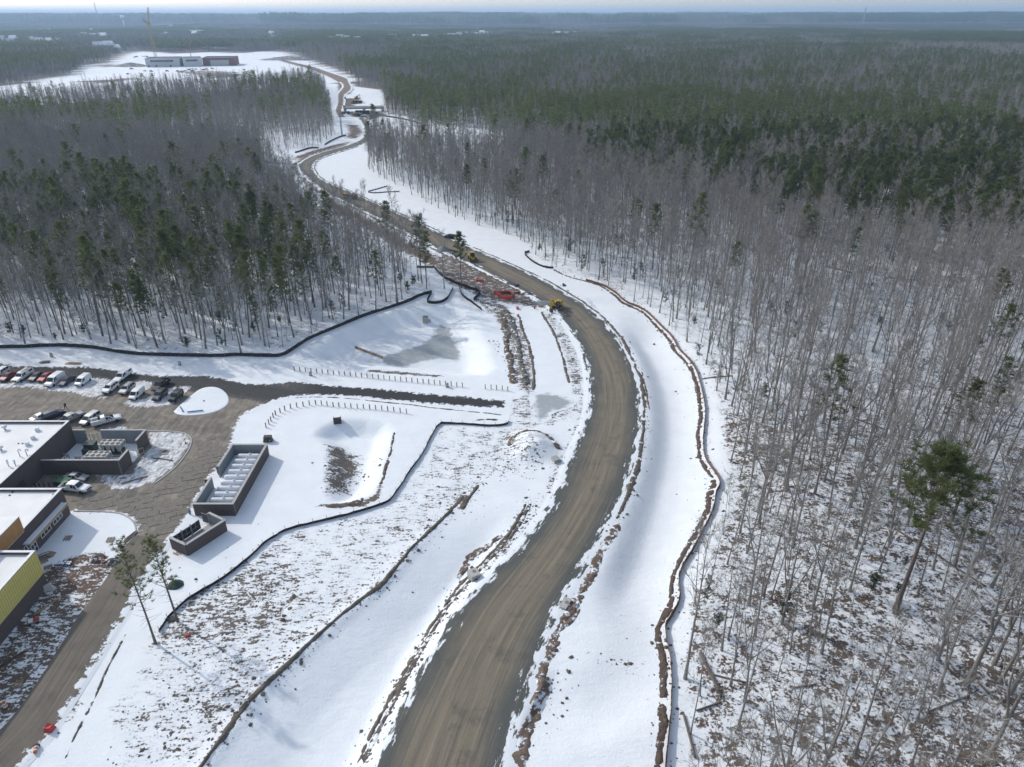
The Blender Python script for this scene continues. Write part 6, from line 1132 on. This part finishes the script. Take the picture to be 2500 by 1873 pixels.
plank_pile('crate_heap', ZE, (375, 288), 2.4, 16, 'heap of grey timber crates at the back of the lot', .1, M_OLDWOOD, .7); plank_pile('crate_heap', ZF, (955, 530), 1.0, 6, 'small broken crate on the snow near the yard wall', .3, M_OLDWOOD, .3)
e = site('pad_hatch', ZF, (1265, 330), 'square concrete pad with a timber prop in the yard snow', 'pad', .2, .05); MB().box((0, 0, .05), (1.9, 1.9, .12)).build('slab', M_CONC, e); MB().box((.2, .1, .3), (1.0, .12, .3), .5).build('prop', M_OLDWOOD, e)
e = site('hand_cart', ZU, (460, 1440), 'low cart with red and white boxes beside the yellow building', 'cart', .5); MB().box((0, 0, .45), (1.5, .8, .1)).build('deck', M_OLDWOOD, e); MB().box((-.3, 0, .65), (.6, .6, .3)).build('box', M_WHITE, e); MB().box((.35, .05, .62), (.5, .5, .25)).build('box', M_RED, e); wheels(e, (-.5, .5), .5, .2)
o = MB().add([(-1.0, -.3, .05), (.9, -.55, .05), (1.0, .25, .05), (-.6, .5, .05), (-.9, -.2, .9), (.2, .3, 1.1)], [(0, 1, 5, 4), (1, 2, 5), (2, 3, 5), (3, 0, 4), (3, 4, 5)]).build('plywood_sheet', M_COPING); x_, y_ = ZU([(660, 990)])[0]; put(o, x_, y_, .3); tag(o, 'pale folded board sheet by the corner of the yellow building', 'board')
heap('rubble_pile', ZU, (1310, 575), 1.3, .7, M_MUD, 'dark rubble heap beside the standing traffic barrel', 'pile', 11); heap('rubble_pile', ZU, (1520, 620), 1.1, .8, M_MUD, 'dark brush and rubble heap at the side of the dirt track', 'pile', 12, 1.3)
o = heap('green_tarp', ZG, (1240, 370), 1.3, .9, M_GREEN, 'dark green tarp heap in the snow behind the two lone pines', 'tarp', 13)
e = site('blue_post', ZT, (330, 1010), 'short blue pipe stub between the two brick enclosures', 'post'); MB().lathe([(.14, -.2), (.14, .9), (.1, .95)], n=8).build('pipe', M_BLUE, e); MB().lathe([(.2, -.1), (.2, .1)], n=8).build('collar', M_CONC, e)
for zc, pts, lb in ((ZF, [(1120, 165), (1390, 170), (1460, 200), (1485, 245), (1445, 340), (1340, 465), (1190, 575)], 'pale concrete kerb round the snowy yard'), (ZF, [(570, 785), (900, 790), (1000, 835), (1045, 890), (1050, 960), (980, 1040)], 'pale concrete kerb round the lawn by the canopy')):
    a = smooth_line(zc(pts), .8, 2); t = np.gradient(a, axis=0); t /= np.hypot(*t.T)[:, None]; nr = np.c_[t[:, 1], -t[:, 0]]; z = ground_z(a[:, 0], a[:, 1]); V = np.stack([np.c_[a + nr * o_, z + dz] for o_, dz in ((-.16, -.1), (-.15, .17), (.1, .17), (.16, -.1))], 1).reshape(-1, 3); tag(link('kerb', np_mesh('kerb', V, quads(4, len(a)), M_COPING, False)), kind='structure')
# the walker
def person(loc, rz):
    e = empty('person', loc, rz, 'person in dark clothes and a pale cap striding across the lot', 'person'); me = bpy.data.meshes.new('body'); V = []; E = []; R = []
    def a(p, r, par=None): V.append(p); R.append(r); (E.append((par, len(V) - 1)) if par is not None else None); return len(V) - 1
    pel = a((0, 0, .95), .155); wa = a((.02, 0, 1.12), .145, pel); ch = a((.05, 0, 1.32), .175, wa); nk = a((.07, 0, 1.48), .075, ch); hd = a((.09, 0, 1.56), .085, nk); tp = a((.10, 0, 1.68), .105, hd); a((.10, 0, 1.77), .07, tp)
    for s, f in ((1, 1), (-1, -1)):
        hp = a((0, s * .10, .90), .115, pel); kn = a((.16 * f + .05, s * .1, .50), .075, hp); an = a((.30 * f - .02, s * .1, .10), .05, kn); a((.30 * f + .16, s * .1, .04), .04, an)
        sh = a((.05, s * .20, 1.40), .075, ch); el = a((-.12 * f, s * .26, 1.14), .058, sh); wr = a((-.10 * f + .14, s * .25, .93), .042, el); pm_ = a((-.10 * f + .18, s * .25, .86), .034, wr)
        for q in range(4): f1 = a((-.10 * f + .20 + .012 * q, s * (.225 + .018 * q), .80 - .004 * (q in (1, 2))), .010, pm_); a((-.10 * f + .21 + .01 * q, s * (.222 + .018 * q), .765), .008, f1)
        a((-.10 * f + .23, s * .215, .84), .011, pm_)
    me.from_pydata(V, E, []); o = bpy.data.objects.new('body', me); col.objects.link(o); o.parent = e; sk = o.modifiers.new('skin', 'SKIN'); o.modifiers.new('sub', 'SUBSURF').levels = 1; o.modifiers['sub'].render_levels = 1
    for i, v in enumerate(me.skin_vertices[0].data): v.radius = (R[i], R[i]); v.use_root = (i == 0)
    me.materials.append(pmat('dark_clothes', (.03, .032, .04), (.05, .05, .055), 4, .85))
    M_SKIN = pmat('skin', (.45, .28, .21), (.40, .25, .19), 6, .6); MB().lathe([(.02, 1.54), (.07, 1.56), (.085, 1.63), (.08, 1.70)], (.135, 0, 0), 8).build('face', M_SKIN, e, True); MB().lathe([(.12, 1.68), (.125, 1.73), (.10, 1.79), (.03, 1.82)], (.09, 0, 0), 10).build('cap', M_COPING, e, True)
    MB().box((-.14, 0, 1.28), (.16, .30, .42), 0, (.8, .8)).build('backpack', M_DARK, e)
    return e
x_, y_ = ZQ([(1085, 803)])[0]; person((x_, y_, gz(x_, y_) + .075), math.radians(172))

# ------------------------------------------------------------------ trees with a place of their own
def lone(name, T, C, pm, cm, loc, label):
    e = empty(name, (loc[0], loc[1], gz(*loc)), 0, label, 'tree'); link('trunk', T.mesh('trunk', pm, True), e); link('crown', C.mesh('crown', cm), e); return e
def slim_pine(seed, H, lean): 
    T, C = pine_tree(seed, H, .17, .42, 2.6, 30, 4, 20, .50, .075, 16); M = np.array(lean)
    for B in (T, C): B.v = [v + np.array([M[0], M[1], 0]) * (max(v[2], 0) / H) ** 1.6 for v in B.v]
    return T, C
x_, y_ = ZG([(1100, 785)])[0]; T, C = slim_pine(901, 17.0, (-1.5, 1.6)); lone('pine_tree', T, C, M_PBARK, M_NEEDLE, (x_, y_), 'taller of two lone thin-crowned pines between the bin enclosure and the rough field')
x_, y_ = ZG([(1255, 630)])[0]; T, C = slim_pine(905, 14.6, (-1.0, 1.0)); lone('pine_tree', T, C, M_PBARK, M_NEEDLE, (x_, y_), 'shorter of two lone thin-crowned pines between the bin enclosure and the rough field')
T, C = pine_tree(911, 27.5, .36, .58, 6.8, 50, 8, 26, .95, .12, 12); lone('pine_tree', T, C, M_PBARK, M_NEEDLE, BIGPINE, 'broad round-crowned dark pine towering over bare trees on patchy snow')
x_, y_ = ZD([(955, 290)])[0]; T, C = pine_tree(921, 24.0, .25, .25, 4.6, 40, 6, 20, .9, .2, 3); lone('pine_tree', T, C, M_PBARK, M_NEEDLE, (x_, y_), 'single bushy pine at the inside of the far road bend')
for i, (a, b, h) in enumerate(((1330, 1320, 27), (1290, 1300, 25), (1460, 1370, 22), (1585, 1360, 21), (1160, 1500 - 260, 24), (1060, 1170, 25))):
    T, C = bare_tree(930 + i, h * .85, .18, .45, 3.6, 13) if i % 2 == 0 else pine_tree(940 + i, h * .85, .17, .5, 3.0, 28); x_, y_ = ZD([(a, b)])[0]; lone('bare_tree' if i % 2 == 0 else 'pine_tree', T, C, M_BARK if i % 2 == 0 else M_PBARK, M_TWIG if i % 2 == 0 else M_NEEDLE, (x_, y_), ('thin bare tree standing free above the log over the pond', 'slender pine beside the gravel road above the log', 'thin bare tree at the bend of the mud-side silt fence', 'slender pine near the brush heap loop of fence', 'bare tree on the edge of the snow strip by the road', 'slim pine on the edge of the snow strip by the road')[i])
# fallen logs in the wood
for i, (zc, a, b, r_l) in enumerate(((ZL, (1195, 225), (1740, 575), .16), (ZL, (20, 975), (150, 1235), .18), (ZL, (0, 1320), (150, 1270), .14), (ZL, (1690, 1150), (1970, 1390), .17), (ZL, (90, 1100), (300, 1150), .12), (ZL, (690, 840), (830, 900), .14), (ZM, (870, 140), (1050, 185), .25), (ZM, (1050, 1160), (1270, 1240), .16), (ZM, (40, 890), (240, 880), .14), (ZL, (1380, 1330), (1640, 1230), .12), (ZJ, (1400, 1340), (1470, 1600), .16), (ZJ, (1500, 960), (1640, 1240), .17), (ZL, (580, 1180), (720, 1160), .13), (ZM, (1270, 215), (1500, 235), .18))):
    pipe('fallen_log', zc, a, b, r_l, M_PBARK, 'fallen grey log lying on the snowy leaf litter of the wood', 'log', group='fallen logs in the wood')
# ------------------------------------------------------------------ the far building site, bridge works and horizon
def far_z(x_, y_): return float(hgt(np.array([x_]), np.array([y_]))[0])
M_TILT = pmat('tilt_up_concrete', (.50, .50, .50), (.44, .44, .45), .05, .8); M_DECK = pmat('dark_roof_deck', (.07, .07, .08), (.10, .10, .11), .05, .8)
def far_block(pa, pb, depth, h, mat, label, wins, seed, door=None):
    (x0, y0), (x1, y1) = ZY([pa, pb]); L = math.hypot(x1 - x0, y1 - y0); z0 = min(far_z(x0, y0), far_z(x1, y1)); e = empty('unfinished_building', (x0, y0, z0), math.atan2(y1 - y0, x1 - x0), label, 'building')
    MB().box((L / 2, .25, h / 2 - 1), (L, .5, h + 2)).build('front_wall', mat, e); MB().box((.25, depth / 2 + .26, h / 2 - 1), (.5, depth - .5, h + 2)).build('end_wall', mat, e); MB().box((L - .25, depth / 2 + .26, h / 2 - 1), (.5, depth - .5, h + 2)).build('end_wall', mat, e); MB().box((L / 2, depth, h / 2 - 1), (L, .5, h + 2)).build('back_wall', mat, e)
    MB().box((L / 2, depth / 2, h - 1.2), (L - 1.1, depth - 1.1, .4)).build('roof_deck', M_DECK, e)
    for i, (f, zf, w, hh) in enumerate(wins): MB().box((L * f, -.03, h * zf), (w, .16, hh)).build('window', M_GLASS, e)
    if door: MB().box((L * (door[0] + door[1]) / 2, -.15, h * .35), (L * (door[1] - door[0]), .3, h * .7)).build('tarp_screen', M_COPING, e)
    return e
far_block((318, 580), (775, 572), 60, 13.5, M_TILT, 'pale concrete wing with ten square windows at the far building site', [(.18 + .068 * i, .68, 3.2, 3.0) for i in range(10)] + [(.08, .1, 2.5, 3), (.3, .1, 2.5, 3), (.72, .1, 3, 3)], 1)
far_block((828, 572), (1085, 566), 55, 13.5, M_TILT, 'shorter pale concrete wing with five square windows at the far building site', [(.20 + .115 * i, .70, 3.2, 3.0) for i in range(5)] + [(.75, .7, 1.2, 3)], 2)
far_block((1088, 562), (1525, 556), 60, 13, M_REDBRICK, 'red brick wing with a pale screen at the far building site', [], 3, (.23, .8))
M_CRANE = pmat('crane_yellow', (.36, .29, .14), (.30, .24, .12), 1, .6)
def lattice(e, a, b, w, n, mat, r=.12, name='mast'):
    a, b = Vector(a), Vector(b); t = (b - a).normalized(); u = t.cross(Vector((.3, .9, .1))).normalized(); v = t.cross(u); c = [(u * sx + v * sy) * w * .5 for sx, sy in ((-1, -1), (1, -1), (1, 1), (-1, 1))]; m = MB()
    for q in c: m.tube([a + q, b + q], r, 4)
    for i in range(n):
        p, q = a.lerp(b, i / n), a.lerp(b, (i + 1) / n)
        for k in range(4): m.tube([p + c[k], q + c[(k + 1) % 4]], r * .7, 3, False)
    return m.build(name, mat, e)
x_, y_ = ZY([(458, 560)])[0]; yb = 1480.; xb = (300 + 458 / 5.53 - CXP) / FPX * (yb * _cp + CAM_H * _sp); e = empty('tower_crane', (xb, yb, far_z(xb, yb)), 0, 'tall yellow lattice crane behind the far concrete wings', 'crane'); lattice(e, (0, 0, 0), (0, 0, 66), 3.6, 16, M_CRANE, .26, 'mast'); lattice(e, (0, 0, 64), (5, 0, 92), 2.0, 10, M_CRANE, .22, 'jib'); lattice(e, (0, 0, 64), (-9, 0, 72), 2.0, 3, M_CRANE, .3, 'counter_jib'); MB().box((0, 0, 66), (4.6, 4.6, 3)).build('cab', M_CRANE, e); MB().tube([(-9, 0, 72), (5, 0, 92)], .12, 4).build('stay_cable', M_DARK, e)
yb = 1500.; xb = (300 + 935 / 5.53 - CXP) / FPX * (yb * _cp + CAM_H * _sp); e = empty('concrete_pump', (xb, yb, far_z(xb, yb)), 0, 'red folding concrete pump boom above the far building site', 'pump truck'); M_PUMP = pmat('pump_red', (.42, .16, .14), (.35, .13, .12), 1, .5)
MB().box((0, 0, 2.2), (11, 3, 3)).build('truck_body', M_PUMP, e); MB().box((6.6, 0, 2.2), (2.2, 3, 3)).build('cab', M_WHITE, e); MB().tube([(0, 0, 3), (0, 0, 30)], .6, 5).build('boom', M_PUMP, e); MB().tube([(0, 0, 30), (12, 0, 42)], .5, 5).build('boom', M_PUMP, e); MB().tube([(12, 0, 42), (36, 0, 27)], .4, 5).build('boom', M_PUMP, e); MB().tube([(36, 0, 27), (36, 0, 16)], .25, 5).build('hose', M_DARK, e)
# vehicles of the far site and the bridge works
cols = [W_, DG, S_, K_, RD, NV]; rv = random.Random(8); g = 'vehicles at the far building site'; proto = {}
def far_car(x_, y_, i, rz):
    m = cols[i % 6]; lb = {'paint_white': 'white', 'paint_charcoal': 'charcoal', 'paint_silver': 'silver', 'paint_black': 'black', 'paint_red': 'red', 'paint_navy': 'navy'}[m.name] + ' car parked on snow in front of the far building site'
    if m.name not in proto: e = empty('parked_car', (0, 0, 0), 0, lb, 'car', g); shell(e, ST['suv'], m); glaze(e, ST['suv'], 4); wheels(e, (-1.4, 1.4), .94, .36); proto[m.name] = e; o = e
    else: o = copy_tree(proto[m.name])
    o.location = (x_, y_, far_z(x_, y_)); o.rotation_euler = (0, 0, rz); o.scale = (1.25,) * 3
for i, (a, b) in enumerate(((300, 638), (388, 642), (600, 638), (735, 640), (800, 645), (840, 640), (775, 650), (895, 620), (930, 612), (985, 615), (935, 638), (1085, 620), (1130, 612), (1160, 655), (1210, 605), (160, 462), (190, 455), (275, 452), (310, 450), (335, 455), (65, 678), (120, 610), (1640, 620), (1430, 560))): x_, y_ = ZY([(a, b)])[0]; far_car(x_, y_, i * 5 + i // 3, rv.uniform(0, 6.28))
heap('soil_heap', ZY, (110, 570), 20, 6, M_MUD, 'dark spoil heap beside the far concrete wing', 'pile', 21, 1.6); heap('soil_heap', ZA, (1740, 360), 26, 7, M_MUD, 'long dark spoil heap by the clay road at the far site', 'pile', 22, 2.4); heap('soil_heap', ZA, (1250, 438), 16, 2.5, M_CLAY, 'low red soil heap in front of the far building site', 'pile', 23, 2.2)
# bridge works
(x0, y0), (x1, y1) = ZX([(780, 486), (1410, 478)]); L = math.hypot(x1 - x0, y1 - y0); e = empty('bridge', (x0, y0, 0), math.atan2(y1 - y0, x1 - x0), 'snow-covered concrete bridge deck crossing the far works', 'bridge')
MB().box((L / 2, 5, 3.2), (L, 10, .9)).build('deck', M_CONC, e); MB().box((L / 2, 5, 3.7), (L - 1, 9, .12)).build('deck_snow', M_SNOW, e)
for s in (0.1, 9.9): MB().box((L / 2, s, 4.0), (L, .35, 1.0)).build('parapet', M_COPING, e)
for k in (.02, .5, .98): MB().box((L * k, 5, 1.3), (1.6, 9, 3.0)).build('pier', M_CONC, e)
(x0, y0) = ZX([(1085, 505)])[0]; e = empty('site_container', (x0, y0 - 2, 0), 0, 'long dark container in front of the snowy bridge deck', 'container'); MB().box((0, 0, 1.5), (12.5, 2.6, 2.9)).build('box', M_DARK, e); MB().box((0, 0, 3.02), (12.6, 2.7, .1)).build('roof', M_PLATE, e)
for s in (-3, 0, 3): MB().box((s, -1.33, 1.4), (.9, .06, 1.9)).build('door', M_PLATE, e)
for i, (a, b, k) in enumerate(((805, 515, 'd'), (975, 540, 'd'), (1025, 540, 'd'), (1300, 525, 'x'), (1150, 560, 'p'), (1165, 595, 'p'), (1100, 550, 'p'), (1250, 575, 'd'), (935, 345, 'l'), (1010, 340, 'd'), (985, 268, 'x'), (800, 275, 'b'), (870, 425, 'l'), (800, 425, 'x'))):
    x_, y_ = ZX([(a, b)])[0]; z_ = gz(x_, y_); rz = rv.uniform(0, 6.28)
    if k == 'd': dump_truck((x_, y_, z_), rz, ('dump truck by the muddy end of the snowy bridge', 'first dump truck on the clay apron before the bridge', 'second dump truck on the clay apron before the bridge', '', '', '', '', 'dump truck beside the brush east of the clay apron', '', 'dump truck in the churned works beyond the bridge', '')[i], None, (M_DARK, M_CAT, M_DARK)[i % 3])
    elif k == 'x': excavator('excavator', (x_, y_, z_), rz, {3: 'excavator with raised boom by the bridge end', 10: 'excavator on the mud beyond the bridge', 13: 'excavator beside the clay road before the bridge parapet'}[i])
    elif k == 'l': loader('wheel_loader', (x_, y_, z_), rz, {8: 'loader in the churned works beyond the bridge', 12: 'loader parked on snow just behind the bridge'}[i])
    elif k == 'p': pickup((W_, S_, W_)[i % 3], (x_, y_, z_), rz, {4: 'pickup behind the row of trucks at the bridge works', 5: 'pickup nearest the clay road at the bridge works', 6: 'pickup beside the dark container at the bridge works'}[i])
    else: e = empty('portable_toilet', (x_, y_, z_), 0, 'blue portable toilet at the far bridge works', 'toilet'); MB().box((0, 0, 1.1), (1.4, 1.4, 2.3)).build('body', M_BLUE, e); MB().box((0, 0, 2.35), (1.4, 1.4, .2), 0, (.8, .8)).build('roof', M_COPING, e)
for i, (a, b, hh) in enumerate(((740, 840, 22), (755, 840, 21))):
    x_, y_ = ZX([(a, b)])[0]; e = empty('bare_pole', (x_, y_, gz(x_, y_)), 0, 'pale bare pole standing on the cleared snowy slope', 'pole', 'poles on the cleared slope'); MB().tube([(0, 0, -.5), (.1, 0, hh * .6), (.2, 0, hh)], [.28, .22, .08], 7).build('stem', M_BARK, e, True); MB().tube([(.15, 0, hh * .8), (1.2, .3, hh * .9)], [.06, .02], 4).build('branch', M_BARK, e)
# horizon: masts, a water tower, roofs among the trees
def mast(px, py_top, dist, label, kind):
    x_ = (px - CXP) / FPX * (dist * _cp + CAM_H * _sp); z0 = far_z(x_, dist); dy = -(py_top - CYP) / FPX; ht = CAM_H + dist * (-_sp + dy * _cp) / (_cp + dy * _sp) - z0; e = empty('radio_mast' if kind != 'tank' else 'water_tower', (x_, dist, z0), 0, label, 'mast' if kind != 'tank' else 'water tower')
    if kind == 'mast':
        lattice(e, (0, 0, 0), (0, 0, ht), 2.6, 20, M_STEEL, .55)
        for s in (.35, .7): MB().tube([(ht * .3 * s, 0, 0), (0, 0, ht * s)], .2, 4).build('guy_wire', M_DARK, e)
    elif kind == 'lattice':
        lattice(e, (-7, 0, 0), (0, 0, ht * .92), 4.5, 10, M_STEEL, .8); lattice(e, (7, 0, 0), (3, 0, ht), 4.0, 10, M_STEEL, .7)
        for k in (.8, .92): MB().box((1, 0, ht * k), (16, 3, 2)).build('cross_arm', M_STEEL, e)
    else:
        MB().lathe([(5, ht * .7), (11, ht * .78), (13, ht * .87), (10, ht * .96), (3, ht)], n=16).build('tank', M_WHITE, e, True); MB().lathe([(3, 0), (2.2, ht * .35), (5, ht * .72)], n=12).build('stem', M_WHITE, e, True)
mast(245, 6, 5200, 'thin tall mast rising above the horizon woods', 'mast'); mast(307, 37, 4300, 'white water tower among the far trees', 'tank'); mast(1199, 29, 6500, 'small dark mast on the horizon above the middle woods', 'mast'); mast(2104, 17, 5600, 'broad lattice tower on the horizon above the pine woods', 'lattice'); mast(2047, 24, 6400, 'faint thin mast beside the lattice tower', 'mast')
M_HW = pmat('house_wall', (.34, .33, .31), (.26, .25, .24), .2, .8); M_HR = pmat('snowy_roof', (.80, .82, .85), (.66, .68, .72), .3, .7); hp = None
def house(x_, y_, rz, s):
    global hp
    if hp is None:
        hp = empty('house', (0, 0, 0), 0, 'small pale house with a snowy roof among the far trees', 'house', 'houses among the far trees'); MB().box((0, 0, 3), (15, 9, 8)).build('wall', M_HW, hp); MB().add([(-8, -5.2, 6.8), (8, -5.2, 6.8), (8, 5.2, 6.8), (-8, 5.2, 6.8), (-8, 0, 11), (8, 0, 11)], [(0, 1, 5, 4), (2, 3, 4, 5), (0, 4, 3), (1, 2, 5), (3, 2, 1, 0)]).build('roof', M_HR, hp)
        for k in (-4, 0, 4): MB().box((k, -4.53, 4), (1.6, .1, 1.8)).build('window', M_GLASS, hp)
        o = hp
    else: o = copy_tree(hp)
    o.location = (x_, y_, far_z(x_, y_) + 3); o.rotation_euler = (0, 0, rz); o.scale = (s, s, s * 1.5)
for a, b, n, sx in ((30, 215, 9, 60), (260, 215, 9, 90), (560, 195, 5, 60), (1180, 188, 5, 45), (640, 240, 4, 60), (990, 145, 3, 50), (260, 158, 2, 30), (980, 185, 2, 20), (1640, 190, 3, 25), (2080, 210, 8, 110), (2450, 205, 8, 150), (2650, 200, 6, 120), (2800, 180, 5, 80), (2930, 172, 4, 60), (3330, 185, 5, 70), (3440, 170, 3, 30), (480, 185, 4, 60), (560, 160, 2, 20)):
    for i in range(n):
        px, py = (a + rv.uniform(-sx, sx)) / 2.4578, (b + 6 + rv.uniform(-6, 6)) / 2.4578; x_, y_ = P(px, py, 26.); house(x_, y_, rv.uniform(-.5, .5), rv.uniform(.8, 1.5))
for i, (px, py, L, lb) in enumerate(((395, 60.5, 150, 'long white-roofed hall among the far trees beyond the crane'), (430, 58.0, 120, 'second long white-roofed hall near the water tower'), (480, 77, 60, 'low bright snowy-roofed block behind the unfinished building'), (1796, 43, 330, 'bright cleared quarry face on the horizon'), (715, 36.8, 300, 'pale long roofs right on the horizon'))):
    x_, y_ = P(px, py, 22. if py > 45 else 40.); z_ = far_z(x_, y_); e = empty('far_hall', (x_, y_, z_), 0, lb, 'building'); MB().box((0, 0, 12 if py > 45 else 24), (L * .7, 40, 28 if py > 45 else 52)).build('wall', M_HW, e); MB().box((0, 0, 27 if py > 45 else 51), (L * .7 + 2, 42, 2.5)).build('roof', M_HR, e)
# ------------------------------------------------------------------ the air
m = bpy.data.materials.new('haze'); m.use_nodes = True; t = m.node_tree; t.nodes.clear(); o_ = t.nodes.new('ShaderNodeOutputMaterial'); v = t.nodes.new('ShaderNodeVolumePrincipled'); t.links.new(v.outputs[0], o_.inputs['Volume'])
v.inputs['Color'].default_value = (.46, .66, .93, 1); v.inputs['Density'].default_value = HAZE; v.inputs['Anisotropy'].default_value = .25
hb = MB().box((0, 16500, 55), (74000, 48000, 330)).build('haze', m); tag(hb, kind='stuff')
